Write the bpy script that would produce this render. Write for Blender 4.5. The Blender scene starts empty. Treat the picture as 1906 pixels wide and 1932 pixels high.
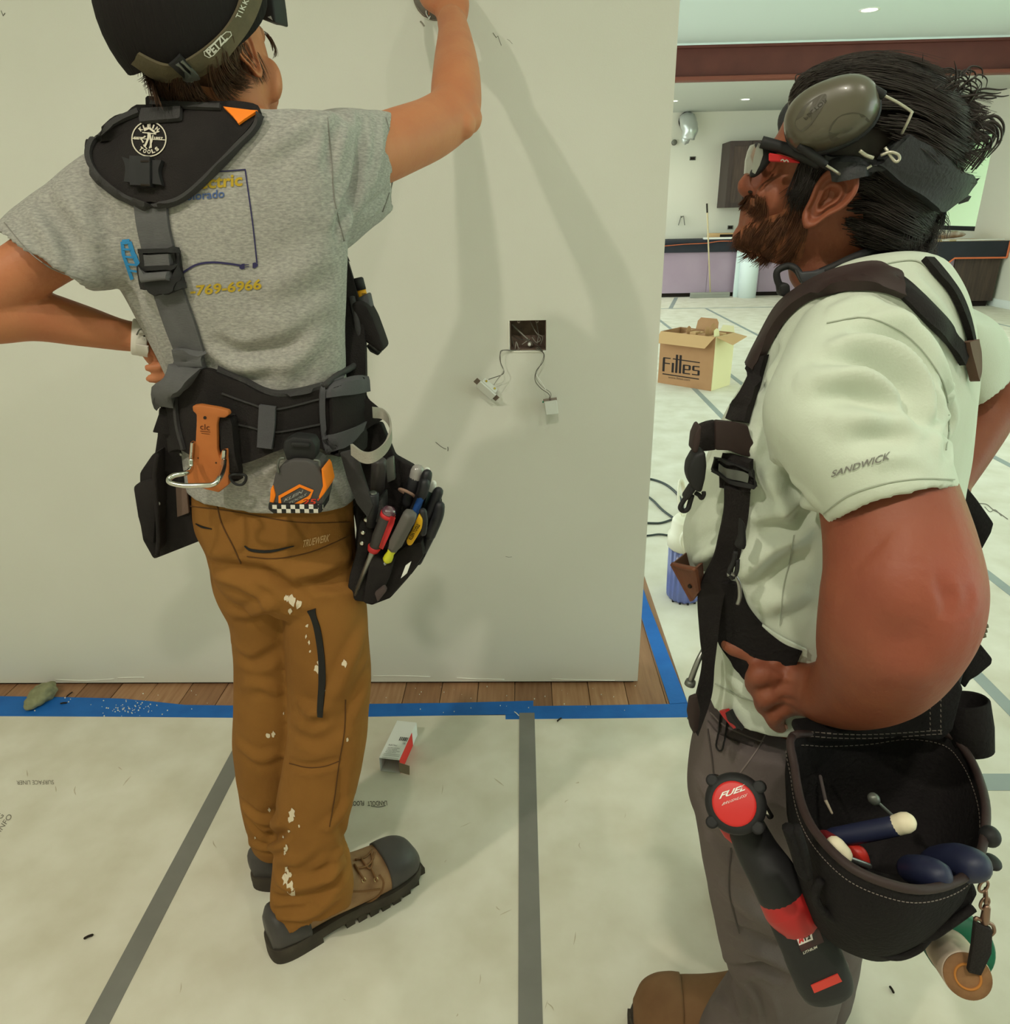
import bpy, bmesh, math, random
import numpy as np
from mathutils import Vector, Matrix, noise
from mathutils.bvhtree import BVHTree

random.seed(7)
rng = np.random.default_rng(7)
sc = bpy.context.scene
COL = sc.collection

# ------------------------------------------------------------------ camera
FPX = 1361.08
PITCH, ROLL, YAW = math.radians(22.4885), math.radians(-1.14425), math.radians(-1.61776)
CAM = np.array([0.0, 0.0, 1.52])
_fw = np.array([math.sin(YAW) * math.cos(PITCH), math.cos(YAW) * math.cos(PITCH), -math.sin(PITCH)])
_rt = np.array([math.cos(YAW), -math.sin(YAW), 0.0])
_up = np.cross(_rt, _fw)
_r2 = _rt * math.cos(ROLL) + _up * math.sin(ROLL)
_u2 = -_rt * math.sin(ROLL) + _up * math.cos(ROLL)
cam_data = bpy.data.cameras.new('camera')
cam_data.sensor_fit = 'HORIZONTAL'
cam_data.sensor_width = 36.0
cam_data.lens = 36.0 * FPX / 1906.0
cam_data.clip_start = 0.05
cam = bpy.data.objects.new('camera', cam_data)
COL.objects.link(cam)
M3 = Matrix([[_r2[i], _u2[i], -_fw[i]] for i in range(3)])
cam.matrix_world = Matrix.Translation(Vector(CAM)) @ M3.to_4x4()
sc.camera = cam

# ------------------------------------------------------------------ light and exposure
sc.view_settings.view_transform = 'Standard'
sc.view_settings.look = 'None'
sc.view_settings.gamma = 1.0
sc.view_settings.use_curve_mapping = False
sc.view_settings.exposure = 0.0
world = bpy.data.worlds.new('world')
sc.world = world
world.use_nodes = True
world.node_tree.nodes['Background'].inputs[0].default_value = (0.88, 1.0, 0.93, 1)
world.node_tree.nodes['Background'].inputs[1].default_value = 3.1
sc.cycles.use_denoising = True
sc.cycles.max_bounces = 6
sc.cycles.diffuse_bounces = 4


def lamp(name, loc, watts, radius, color, target=None, spot=None):
    d = bpy.data.lights.new(name, 'SPOT' if spot else 'AREA')
    d.energy = watts
    d.color = color
    if spot:
        d.spot_size = math.radians(spot)
        d.spot_blend = 0.6
        d.shadow_soft_size = radius
    else:
        d.shape = 'DISK'
        d.size = radius * 2
    o = bpy.data.objects.new(name, d)
    o.location = loc
    if target is not None:
        o.rotation_euler = (Vector(target) - Vector(loc)).to_track_quat('-Z', 'Y').to_euler()
    COL.objects.link(o)
    return o


WARM = (1.0, 0.93, 0.78)
COOL = (0.90, 1.0, 0.92)


# ------------------------------------------------------------------ pixel to place helpers (survey of the room)
def ray(u, v):
    return _fw + _r2 * ((u - 953) / FPX) - _u2 * ((v - 966) / FPX)


def PY(u, v, y):
    d = ray(u, v)
    return CAM + d * (y / d[1])


def PZ(u, v, z=0.0):
    d = ray(u, v)
    return CAM + d * ((z - CAM[2]) / d[2])


def PX(u, v, x):
    d = ray(u, v)
    return CAM + d * (x / d[0])


def pix(X):
    w = np.asarray(X) - CAM
    z = w @ _fw
    return np.array([953 + FPX * (w @ _r2) / z, 966 - FPX * (w @ _u2) / z, z])


def mpp(P):
    """metres per photo pixel at the place P"""
    return float((np.asarray(P) - CAM) @ _fw) / FPX


# ------------------------------------------------------------------ materials
def lin(c):
    c = c / 255.0
    return c / 12.92 if c <= 0.04045 else ((c + 0.055) / 1.055) ** 2.4


def rgb(r, g, b, k=1.0):
    return (min(lin(r) * k, .9), min(lin(g) * k, .9), min(lin(b) * k, .9), 1)


MATS = {}


def mat(name, col, rough=0.8, metal=0.0, var=None, scale=20.0, amt=0.5, stretch=(1, 1, 1), bump=0.0, bscale=None,
        spec=0.3, detail=4.0, trans=0.0, emit=None, estr=1.0, sheen=0.0, alpha=1.0, coat=0.0, sub=0.0, bstretch=None):
    """principled material, optional second colour mixed in by object-space noise and a noise bump"""
    if name in MATS:
        return MATS[name]
    m = bpy.data.materials.new(name)
    m.use_nodes = True
    nt = m.node_tree
    b = nt.nodes['Principled BSDF']
    if len(col) == 3:
        col = rgb(*col)
    b.inputs['Base Color'].default_value = col
    b.inputs['Roughness'].default_value = rough
    b.inputs['Metallic'].default_value = metal
    b.inputs['Specular IOR Level'].default_value = spec
    b.inputs['Transmission Weight'].default_value = trans
    b.inputs['Sheen Weight'].default_value = sheen
    b.inputs['Alpha'].default_value = alpha
    b.inputs['Coat Weight'].default_value = coat
    if sub:
        b.inputs['Subsurface Weight'].default_value = sub
        b.inputs['Subsurface Radius'].default_value = (0.012, 0.004, 0.002)
        b.inputs['Subsurface Scale'].default_value = 1.0
    if emit:
        b.inputs['Emission Color'].default_value = (*emit, 1)
        b.inputs['Emission Strength'].default_value = estr
    tc = nt.nodes.new('ShaderNodeTexCoord')

    def nz(sca, st, det):
        mp = nt.nodes.new('ShaderNodeMapping')
        mp.inputs['Scale'].default_value = st
        nt.links.new(tc.outputs['Object'], mp.inputs['Vector'])
        n = nt.nodes.new('ShaderNodeTexNoise')
        n.inputs['Scale'].default_value = sca
        n.inputs['Detail'].default_value = det
        nt.links.new(mp.outputs['Vector'], n.inputs['Vector'])
        return n
    if var is not None:
        if len(var) == 3:
            var = rgb(*var)
        n = nz(scale, stretch, detail)
        r = nt.nodes.new('ShaderNodeValToRGB')
        r.color_ramp.elements[0].position = 0.5 - 0.5 * (1 - amt) * 0.6 - 0.02
        r.color_ramp.elements[1].position = 0.5 + 0.5 * (1 - amt) * 0.6 + 0.02
        r.color_ramp.elements[0].color = col
        r.color_ramp.elements[1].color = var
        nt.links.new(n.outputs['Fac'], r.inputs['Fac'])
        nt.links.new(r.outputs['Color'], b.inputs['Base Color'])
    if bump:
        n = nz(bscale or scale, bstretch or (1, 1, 1), 3.0)
        bp = nt.nodes.new('ShaderNodeBump')
        bp.inputs['Strength'].default_value = bump
        bp.inputs['Distance'].default_value = 0.004
        nt.links.new(n.outputs['Fac'], bp.inputs['Height'])
        nt.links.new(bp.outputs['Normal'], b.inputs['Normal'])
    MATS[name] = m
    return m


# ------------------------------------------------------------------ object helpers
def tag(o, label=None, cat=None, group=None, kind=None):
    if label:
        o['label'] = label
    if cat:
        o['category'] = cat
    if group:
        o['group'] = group
    if kind:
        o['kind'] = kind
    return o


def link(name, me, m=None, parent=None, smooth=False):
    o = bpy.data.objects.new(name, me)
    COL.objects.link(o)
    if m is not None:
        me.materials.append(m)
    if parent is not None:
        o.parent = parent
        o.matrix_parent_inverse = parent.matrix_world.inverted()
    if smooth:
        me.polygons.foreach_set('use_smooth', [True] * len(me.polygons))
    return o


def empty(name, loc, label=None, cat=None, group=None, rot=None):
    o = bpy.data.objects.new(name, None)
    o.empty_display_size = 0.05
    o.matrix_world = Matrix.Translation(Vector(loc))
    if rot is not None:
        o.matrix_world = Matrix.Translation(Vector(loc)) @ rot.to_4x4()
    COL.objects.link(o)
    tag(o, label, cat, group)
    return o


class MB:
    """gathers verts and faces for one mesh"""

    def __init__(s):
        s.v, s.f = [], []

    def add(s, verts, faces):
        k = len(s.v)
        s.v += [tuple(float(c) for c in p) for p in verts]
        s.f += [tuple(i + k for i in f) for f in faces]
        return s

    def box(s, lo, hi, M=None):
        x0, y0, z0 = lo
        x1, y1, z1 = hi
        vs = [(x0, y0, z0), (x1, y0, z0), (x1, y1, z0), (x0, y1, z0), (x0, y0, z1), (x1, y0, z1), (x1, y1, z1), (x0, y1, z1)]
        if M is not None:
            vs = [M @ Vector(p) for p in vs]
        return s.add(vs, [(0, 3, 2, 1), (4, 5, 6, 7), (0, 1, 5, 4), (1, 2, 6, 5), (2, 3, 7, 6), (3, 0, 4, 7)])

    def rings(s, R, close=True, cap=True):
        n, m = len(R[0]), len(R)
        vs = [p for r in R for p in r]
        fs = []
        for i in range(m - 1):
            for j in range(n if close else n - 1):
                a, b = i * n + j, i * n + (j + 1) % n
                fs.append((a, b, b + n, a + n))
        if cap and close:
            fs.append(tuple(range(n - 1, -1, -1)))
            fs.append(tuple((m - 1) * n + j for j in range(n)))
        return s.add(vs, fs)

    def prism(s, pts, off):
        """polygon pts (3D, planar) extruded by the vector off"""
        n = len(pts)
        off = np.asarray(off, float)
        vs = [np.asarray(p, float) for p in pts] + [np.asarray(p, float) + off for p in pts]
        fs = [tuple(range(n - 1, -1, -1)), tuple(range(n, 2 * n))]
        for i in range(n):
            j = (i + 1) % n
            fs.append((i, j, j + n, i + n))
        return s.add(vs, fs)

    def tube(s, pts, r, n=8, flat=1.0, cap=True, up=None):
        pts = np.asarray(pts, float)
        r = np.broadcast_to(np.asarray(r, float), (len(pts),))
        s.rings(tube_rings(pts, r, n, flat, up), True, cap)
        return s

    def mesh(s, name):
        me = bpy.data.meshes.new(name)
        me.from_pydata(s.v, [], s.f)
        bm = bmesh.new()
        bm.from_mesh(me)
        bmesh.ops.recalc_face_normals(bm, faces=bm.faces)
        bm.to_mesh(me)
        bm.free()
        me.update()
        return me

    def build(s, name, m, parent=None, smooth=False, bevel=0.0, seg=2):
        me = s.mesh(name)
        if bevel:
            bm = bmesh.new()
            bm.from_mesh(me)
            bmesh.ops.bevel(bm, geom=list(bm.edges), offset=bevel, segments=seg, affect='EDGES', profile=0.5, clamp_overlap=True)
            bm.to_mesh(me)
            bm.free()
        o = link(name, me, m, parent, smooth)
        if bevel:
            me.polygons.foreach_set('use_smooth', [True] * len(me.polygons))
            me.set_sharp_from_angle(angle=math.radians(40))
        return o


def nrm(a):
    a = np.asarray(a, float)
    return a / (np.linalg.norm(a) + 1e-12)


def catmull(P, m=6, closed=False):
    """Catmull-Rom through rows of P, m steps a span"""
    P = np.asarray(P, float)
    n = len(P)
    if n < 3 and not closed:
        t = np.linspace(0, 1, m + 1)[:, None]
        return P[0] * (1 - t) + P[-1] * t
    out = []
    for i in range(n if closed else n - 1):
        if closed:
            p0, p1, p2, p3 = P[(i - 1) % n], P[i], P[(i + 1) % n], P[(i + 2) % n]
        else:
            p1, p2 = P[i], P[i + 1]
            p0 = P[i - 1] if i > 0 else 2 * p1 - p2
            p3 = P[i + 2] if i + 2 < n else 2 * p2 - p1
        for k in range(m):
            t = k / m
            out.append(0.5 * ((2 * p1) + (-p0 + p2) * t + (2 * p0 - 5 * p1 + 4 * p2 - p3) * t * t + (-p0 + 3 * p1 - 3 * p2 + p3) * t ** 3))
    if not closed:
        out.append(P[-1])
    return np.array(out)


def tube_rings(pts, r, n=8, flat=1.0, up=None):
    pts = np.asarray(pts, float)
    T = np.gradient(pts, axis=0)
    T = np.array([nrm(t) for t in T])
    u = np.asarray(up, float) if up is not None else (np.array([0, 0, 1.0]) if abs(T[0][2]) < .8 else np.array([1.0, 0, 0]))
    R = []
    a = nrm(np.cross(T[0], u))
    for i in range(len(pts)):
        a = nrm(a - T[i] * (a @ T[i]))
        b = np.cross(T[i], a)
        R.append([pts[i] + r[i] * (math.cos(2 * math.pi * k / n) * a + flat * math.sin(2 * math.pi * k / n) * b) for k in range(n)])
    return R


# sections of a lofted form: centre, half-width vector, half-depth vector, superellipse exponent
def sil(uL, vL, uR, vR, y, t, e=2.2, tilt=None):
    """section seen from the survey point between two outline points; t its half-depth"""
    L, R = PY(uL, vL, y), PY(uR, vR, y)
    a, c = (R - L) / 2, (R + L) / 2
    if tilt is None:
        r_ = ray((uL + uR) / 2, (vL + vR) / 2)
        d = nrm((r_[0], r_[1], 0.0))
    else:
        d = np.asarray(tilt, float)
    d = nrm(d)
    return [*c, *a, *(d * t), e]


def loft_mesh(mb, secs, n=28, m=5, lip0=0.0, lip1=0.0):
    S = np.array([np.array(s, float) for s in secs])
    S = catmull(S, m)
    R = []
    for s in S:
        c, a, b, e = s[:3], s[3:6], s[6:9], max(s[9], 1.6)
        ring = []
        for k in range(n):
            th = 2 * math.pi * k / n
            cx, sx = math.cos(th), math.sin(th)
            ring.append(c + a * math.copysign(abs(cx) ** (2 / e), cx) + b * math.copysign(abs(sx) ** (2 / e), sx))
        R.append(ring)

    def lip(ring, nxt, d):
        ring, nxt = np.array(ring), np.array(nxt)
        c, cn = ring.mean(0), nxt.mean(0)
        ax = nrm(cn - c)
        s1 = [c + (p - c) * 0.93 - ax * 0.0 for p in ring]
        s2 = [c + (p - c) * 0.90 + ax * d for p in ring]
        return s1, s2
    if lip0:
        a, b = lip(R[0], R[1], lip0)
        R = [b, a] + R
    if lip1:
        a, b = lip(R[-1], R[-2], lip1)
        R = R + [a, b]
    mb.rings(R)
    return mb


def ball(mb, c, r, n=14, rot=None):
    """ellipsoid; r radius or three radii"""
    r = np.broadcast_to(np.asarray(r, float), (3,))
    R = []
    for i in range(n + 1):
        ph = math.pi * (0.02 + 0.96 * i / n)
        ring = []
        for k in range(n * 2):
            th = math.pi * k / n
            p = np.array([r[0] * math.sin(ph) * math.cos(th), r[1] * math.sin(ph) * math.sin(th), -r[2] * math.cos(ph)])
            if rot is not None:
                p = np.array(rot @ Vector(p))
            ring.append(np.asarray(c) + p)
        R.append(ring)
    return mb.rings(R)


def smooth_path(pts, radii, m=5):
    P = catmull(np.hstack([np.asarray(pts, float), np.asarray(radii, float)[:, None]]), m)
    return P[:, :3], np.maximum(P[:, 3], 1e-4)


def limb(mb, pts, radii, n=20, m=6, flat=1.0, up=None):
    radii = np.broadcast_to(np.asarray(radii, float), (len(pts),))
    p, r = smooth_path(pts, radii, m)
    d0, d1 = nrm(p[0] - p[1]), nrm(p[-1] - p[-2])
    k0 = [(p[0] + d0 * r[0] * s, r[0] * math.sqrt(max(0.02, 1 - s * s))) for s in (.98, .85, .55)]
    k1 = [(p[-1] + d1 * r[-1] * s, r[-1] * math.sqrt(max(0.02, 1 - s * s))) for s in (.55, .85, .98)]
    p = np.array([k[0] for k in k0] + list(p) + [k[0] for k in k1])
    r = np.array([k[1] for k in k0] + list(r) + [k[1] for k in k1])
    return mb.tube(p, r, n, flat, True, up)


def fuse(name, mb, voxel, smooth=4, fac=0.5, m=None, parent=None):
    """overlapping closed forms melted into one continuous skin"""
    me = mb.mesh(name + '_src')
    o = bpy.data.objects.new(name + '_src', me)
    COL.objects.link(o)
    r = o.modifiers.new('r', 'REMESH')
    r.mode = 'VOXEL'
    r.voxel_size = voxel
    if smooth:
        s = o.modifiers.new('s', 'SMOOTH')
        s.iterations = smooth
        s.factor = fac
    dg = bpy.context.evaluated_depsgraph_get()
    me2 = bpy.data.meshes.new_from_object(o.evaluated_get(dg))
    me2.name = name
    bpy.data.objects.remove(o)
    bpy.data.meshes.remove(me)
    return link(name, me2, m, parent, True)


def vget(o):
    me = o.data
    a = np.empty(len(me.vertices) * 3)
    me.vertices.foreach_get('co', a)
    nn = np.empty(len(me.vertices) * 3)
    me.vertices.foreach_get('normal', nn)
    return a.reshape(-1, 3), nn.reshape(-1, 3)


def vset(o, a):
    o.data.vertices.foreach_set('co', np.ascontiguousarray(a, dtype=float).ravel())
    o.data.update()


def seg_dist(V, pts):
    """distance of each row of V to the polyline pts and the place along it 0..1"""
    best = np.full(len(V), 1e9)
    at = np.zeros(len(V))
    k = len(pts) - 1
    for i in range(k):
        a, b = pts[i], pts[i + 1]
        ab = b - a
        t = np.clip(((V - a) @ ab) / (ab @ ab + 1e-12), 0, 1)
        d = np.linalg.norm(V - a - t[:, None] * ab, axis=1)
        w = d < best
        best[w] = d[w]
        at[w] = (i + t[w]) / k
    return best, at


def bvh_of(*objs):
    vs, fs = [], []
    for o in objs:
        k = len(vs)
        Mw = o.matrix_world
        vs += [Mw @ v.co for v in o.data.vertices]
        fs += [tuple(i + k for i in p.vertices) for p in o.data.polygons]
    return BVHTree.FromPolygons(vs, fs)


def hit(bv, u, v):
    loc, nor, i, d = bv.ray_cast(Vector(CAM), Vector(ray(u, v)).normalized())
    if loc is None:
        return None, None
    return np.array(loc), np.array(nor)


def folds(o, lst, bv=None):
    """press or raise cloth along lines: (pixel points, width m, height m)"""
    V, N = vget(o)
    bv = bv or bvh_of(o)
    D = np.zeros(len(V))
    for px, w, h in lst:
        pts = [hit(bv, *p)[0] for p in catmull(np.array(px, float), 5)]
        pts = [p for p in pts if p is not None]
        if len(pts) < 2:
            continue
        d, t = seg_dist(V, pts)
        fall = np.sin(np.clip(t, 0, 1) * math.pi) ** 0.5
        x = d / w
        D += h * fall * np.exp(-x * x) - 0.45 * h * fall * np.exp(-((x - 1.7) / 0.8) ** 2)
    vset(o, V + N * D[:, None])


def ripple(o, amp, freq, stretch=(1, 1, 1), seed=0.0):
    V, N = vget(o)
    s = np.array(stretch) * freq
    D = np.array([noise.noise(Vector(p * s + seed)) + .5 * noise.noise(Vector(p * s * 2.1 + seed + 9)) for p in V])
    vset(o, V + N * (D * amp)[:, None])


def fill(P, D):
    """fills gaps (None) in a list by the nearest known"""
    known = [i for i, p in enumerate(P) if p is not None]
    if not known:
        return None
    for i in range(len(P)):
        if P[i] is None:
            P[i] = P[min(known, key=lambda k: abs(k - i))]
    return P


def patch(name, Lp, Rp, bv, m, parent, off=0.004, thick=0.004, rows=24, cols=8, bow=0.0, fallback=None, smooth=2, sub=False):
    """cloth or webbing laid on a body: grid between two pixel outlines, settled on the surface bv"""
    L = catmull(np.array(Lp, float), max(1, rows // (len(Lp) - 1)))
    k = len(L) - 1
    R0 = catmull(np.array(Rp, float), max(1, rows // (len(Rp) - 1)))
    ti = np.linspace(0, len(R0) - 1, k + 1)
    R = np.array([[np.interp(t, range(len(R0)), R0[:, c]) for c in (0, 1)] for t in ti])
    Z = np.full((k + 1, cols + 1), np.nan)
    Nn = np.zeros((k + 1, cols + 1, 3))
    UV = np.zeros((k + 1, cols + 1, 2))
    for i in range(k + 1):
        for j in range(cols + 1):
            s = j / cols
            uv = L[i] * (1 - s) + R[i] * s
            UV[i, j] = uv
            p, n = hit(bv, *uv)
            if p is not None:
                Z[i, j] = (p - CAM) @ _fw
    if isinstance(fallback, tuple):
        Z[:] = np.linspace(fallback[0], fallback[1], k + 1)[:, None]
    elif fallback is not None:
        Z[np.isnan(Z)] = fallback
    for _ in range(60):
        bad = np.isnan(Z)
        if not bad.any():
            break
        Z2 = Z.copy()
        for i, j in np.argwhere(bad):
            nb = [Z[a, b] for a, b in ((i - 1, j), (i + 1, j), (i, j - 1), (i, j + 1)) if 0 <= a <= k and 0 <= b <= cols and not np.isnan(Z[a, b])]
            if nb:
                Z2[i, j] = np.mean(nb)
        Z = Z2
    for _ in range(smooth):
        Zp = np.pad(Z, 1, mode='edge')
        Zs = (Zp[:-2, 1:-1] + Zp[2:, 1:-1] + Zp[1:-1, :-2] + Zp[1:-1, 2:]) / 4
        Z = np.minimum(Z, Zs * 0.7 + Z * 0.3)
    G = np.zeros((k + 1, cols + 1, 3))
    for i in range(k + 1):
        for j in range(cols + 1):
            d = ray(*UV[i, j])
            G[i, j] = CAM + d * Z[i, j]
    gu = np.gradient(G, axis=0)
    gv = np.gradient(G, axis=1)
    N = np.cross(gu, gv)
    N /= (np.linalg.norm(N, axis=2, keepdims=True) + 1e-12)
    if ((G - CAM) * N).sum() > 0:
        N = -N
    bo = np.array([bow * math.sin(math.pi * i / k) for i in range(k + 1)])[:, None, None]
    top = G + N * (off + thick) + N * bo
    bot = G + N * off * 0.3 + N * bo * .8
    mb = MB()
    n1 = cols + 1
    vs = [top[i, j] for i in range(k + 1) for j in range(n1)] + [bot[i, j] for i in range(k + 1) for j in range(n1)]
    o2 = (k + 1) * n1
    fs = []
    for i in range(k):
        for j in range(cols):
            a = i * n1 + j
            fs.append((a, a + 1, a + n1 + 1, a + n1))
            fs.append((o2 + a, o2 + a + n1, o2 + a + n1 + 1, o2 + a + 1))
    for j in range(cols):
        fs.append((j, o2 + j, o2 + j + 1, j + 1))
        a = k * n1 + j
        fs.append((a, a + 1, o2 + a + 1, o2 + a))
    for i in range(k):
        a = i * n1
        fs.append((a, a + n1, o2 + a + n1, o2 + a))
        a = i * n1 + cols
        fs.append((a, o2 + a, o2 + a + n1, a + n1))
    mb.add(vs, fs)
    o = mb.build(name, m, parent, True)
    o.data.set_sharp_from_angle(angle=math.radians(50))
    return o


def strap(name, px, w, bv, m, parent, off=0.003, thick=0.003, rows=24, cols=4, fallback=None, smooth=2, bow=0.0):
    """webbing whose pixel centre line is px and whose pixel width is w (number or one per point)"""
    P = np.array(px, float)
    w = np.broadcast_to(np.asarray(w, float), (len(P),))
    T = np.gradient(P, axis=0)
    T /= np.linalg.norm(T, axis=1, keepdims=True)
    Nn = np.stack([T[:, 1], -T[:, 0]], 1)
    return patch(name, P + Nn * w[:, None] / 2, P - Nn * w[:, None] / 2, bv, m, parent, off, thick, rows, cols, bow, fallback, smooth)


def glyphs(text, bold=0.0, shear=0.0, spacing=1.0):
    c = bpy.data.curves.new('t', 'FONT')
    c.body = text
    c.size = 1.0
    c.offset = bold
    c.shear = shear
    c.space_character = spacing
    c.resolution_u = 3
    o = bpy.data.objects.new('t', c)
    COL.objects.link(o)
    dg = bpy.context.evaluated_depsgraph_get()
    me = bpy.data.meshes.new_from_object(o.evaluated_get(dg))
    V = np.array([v.co[:2] for v in me.vertices]) if len(me.vertices) else np.zeros((0, 2))
    F = [tuple(p.vertices) for p in me.polygons]
    bpy.data.objects.remove(o)
    bpy.data.curves.remove(c)
    bpy.data.meshes.remove(me)
    return V, F


def fit_text(text, bold=0.0, shear=0.0, spacing=1.0):
    """letters scaled to the unit square of their own box"""
    V, F = glyphs(text, bold, shear, spacing)
    lo, hi = V.min(0), V.max(0)
    return (V - lo) / (hi - lo), F


def print_on(name, items, bv, m, parent, off=0.0012):
    """flat print on a surface. items: (unit verts, faces, origin px, px vector along, px vector up)"""
    mb = MB()
    for V, F, o, ex, ey in items:
        o, ex, ey = (np.array(a, float) for a in (o, ex, ey))
        P = []
        for x, y in V:
            uv = o + ex * x + ey * y
            p, n = hit(bv, *uv)
            if p is not None:
                if n @ (p - CAM) > 0:
                    n = -n
                p = p + n * off
            P.append(p)
        P = fill(P, None)
        if P is None:
            continue
        mb.add(P, F)
    me = bpy.data.meshes.new(name)
    me.from_pydata(mb.v, [], mb.f)
    return link(name, me, m, parent)


def text_plane(name, text, o, ex, ey, m, parent, bold=0.0, shear=0.0, off=0.0006, spacing=1.0):
    """letters on a flat face: origin, along and up vectors give the box they fill"""
    V, F = fit_text(text, bold, shear, spacing)
    o, ex, ey = (np.array(a, float) for a in (o, ex, ey))
    n = nrm(np.cross(ex, ey))
    if n @ (o - CAM) > 0:
        n = -n
    me = bpy.data.meshes.new(name)
    me.from_pydata([tuple(o + ex * x + ey * y + n * off) for x, y in V], [], F)
    return link(name, me, m, parent)


def line_faces(pts, w):
    """a drawn line of unit space: quads along pts"""
    P = np.array(pts, float)
    T = np.gradient(P, axis=0)
    T /= np.linalg.norm(T, axis=1, keepdims=True) + 1e-12
    N = np.stack([-T[:, 1], T[:, 0]], 1) * w / 2
    V = np.vstack([P + N, P - N])
    n = len(P)
    return V, [(i, i + 1, n + i + 1, n + i) for i in range(n - 1)]


def lathe(mb, prof, base, axis, n=20):
    """profile (distance along, radius) turned round an axis"""
    axis = nrm(axis)
    u = np.array([0, 0, 1.0]) if abs(axis[2]) < .8 else np.array([1.0, 0, 0])
    a = nrm(np.cross(axis, u))
    b = np.cross(axis, a)
    base = np.asarray(base, float)
    R = [[base + axis * h + r * (math.cos(2 * math.pi * k / n) * a + math.sin(2 * math.pi * k / n) * b) for k in range(n)] for h, r in prof]
    return mb.rings(R)


def torus_px(mb, pts, r, n=8, closed=True, m=6):
    P = catmull(np.array(pts, float), m, closed)
    if closed:
        P = np.vstack([P, P[:1]])
    return mb.tube(P, r, n)
# ================================================================== THE ROOM
WALL_Y, XE = 2.10, 0.390
Y_BACK, X_RIGHT = 14.9, 7.55
Z_CEIL, Z_LOW = 3.58, 3.15

m_wall = mat('wall_paint', (216, 215, 205), .62, var=(211, 210, 199), scale=3, amt=.2, bump=.05, bscale=260, spec=.35)
m_wall_far = mat('far_wall_paint', (226, 222, 206), .7, bump=.04, bscale=200)
m_ceil = mat('ceiling_paint', (222, 234, 232), .8)
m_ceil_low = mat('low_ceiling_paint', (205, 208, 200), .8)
m_paper = mat('floor_paper', (224, 219, 205), .78, var=(204, 197, 178), scale=6, amt=.32, bump=.16, bscale=7, detail=9)
m_dark = mat('dark_gap', (40, 32, 26), .9)
m_sub = mat('subfloor', (120, 100, 80), .9)
m_blue = mat('blue_tape', (32, 108, 190), .6, var=(26, 96, 176), scale=14, amt=.3, bump=.12, bscale=60)
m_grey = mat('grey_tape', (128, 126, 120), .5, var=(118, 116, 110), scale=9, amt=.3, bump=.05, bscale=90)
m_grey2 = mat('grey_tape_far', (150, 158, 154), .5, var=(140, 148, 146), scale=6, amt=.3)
WOODS = [mat('oak_%d' % i, c, .5, var=v, scale=9, amt=.35, stretch=(9, .7, 9), bump=.05, bscale=60, detail=7) for i, (c, v) in enumerate(
    [((168, 128, 96), (146, 106, 76)), ((158, 118, 86), (136, 97, 69)), ((178, 138, 104), (154, 112, 80)), ((150, 112, 84), (128, 92, 66))])]

floor = MB().box((-3.4, -2.5, -.05), (9.0, 15.2, -.014)).build('floor', m_sub)
tag(floor, kind='structure')
xs = -2.45
i = 0
while xs < .62:
    w = .127
    y1 = 2.16 if xs + w < XE - .005 else 2.95
    y0 = 1.84
    if y1 > 2.5:
        y0 = 1.90
    # end joint of the row
    yj = None
    mbp = MB().box((xs + .0009, y0, -.014), (xs + w - .0009, y1, -.001 - .0012 * (i % 3) / 2))
    mbp.build('plank', WOODS[(i * 7 + i // 3) % 4], floor, bevel=.0012, seg=1)
    xs += w
    i += 1

# partition wall with the two real openings
wl = MB().box((-3.4, WALL_Y, .010), (XE, WALL_Y + .14, Z_CEIL)).build('wall_left', m_wall)
tag(wl, kind='structure')
SW0, SW1 = PY(961.5, 605, WALL_Y), PY(1030.5, 661, WALL_Y)      # two-gang opening
RB = PY(822, -12, WALL_Y)                                        # centre of the round opening
cut = MB().box((SW0[0], WALL_Y - .05, SW1[2]), (SW1[0], WALL_Y + .075, SW0[2]))
lathe(cut, [(-.05, .056), (.085, .056)], RB, (0, 1, 0), 36)
cme = cut.mesh('cut')
co = link('cut', cme)
bo = wl.modifiers.new('b', 'BOOLEAN')
bo.object = co
bo.operation = 'DIFFERENCE'
bo.solver = 'EXACT'
dg = bpy.context.evaluated_depsgraph_get()
me2 = bpy.data.meshes.new_from_object(wl.evaluated_get(dg))
wl.modifiers.clear()
wl.data = me2
bpy.data.objects.remove(co)
MB().box((-3.4, WALL_Y + .012, -.013), (XE - .012, WALL_Y + .12, .010)).build('sill_plate', m_dark, wl)
m_peel = mat('peeled_paint', (226, 224, 214), .7)
for px in ([(105, 1282), (160, 1284), (215, 1281)], [(705, 1275), (760, 1275), (812, 1277)], [(862, 1279), (905, 1281), (952, 1282)], [(1040, 1281), (1100, 1283), (1160, 1284)], [(222, 1279), (250, 1278), (272, 1278)]):
    MB().tube(smooth_path([PY(u, v, WALL_Y - .0006) for u, v in px], [.0012, .0026, .001], 4)[0], .0022, 6, .7).build('paint_edge', m_peel, wl, True)
m_pen = mat('pencil_mark', (90, 88, 78), .8)
bv_wall = bvh_of(wl)
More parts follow.
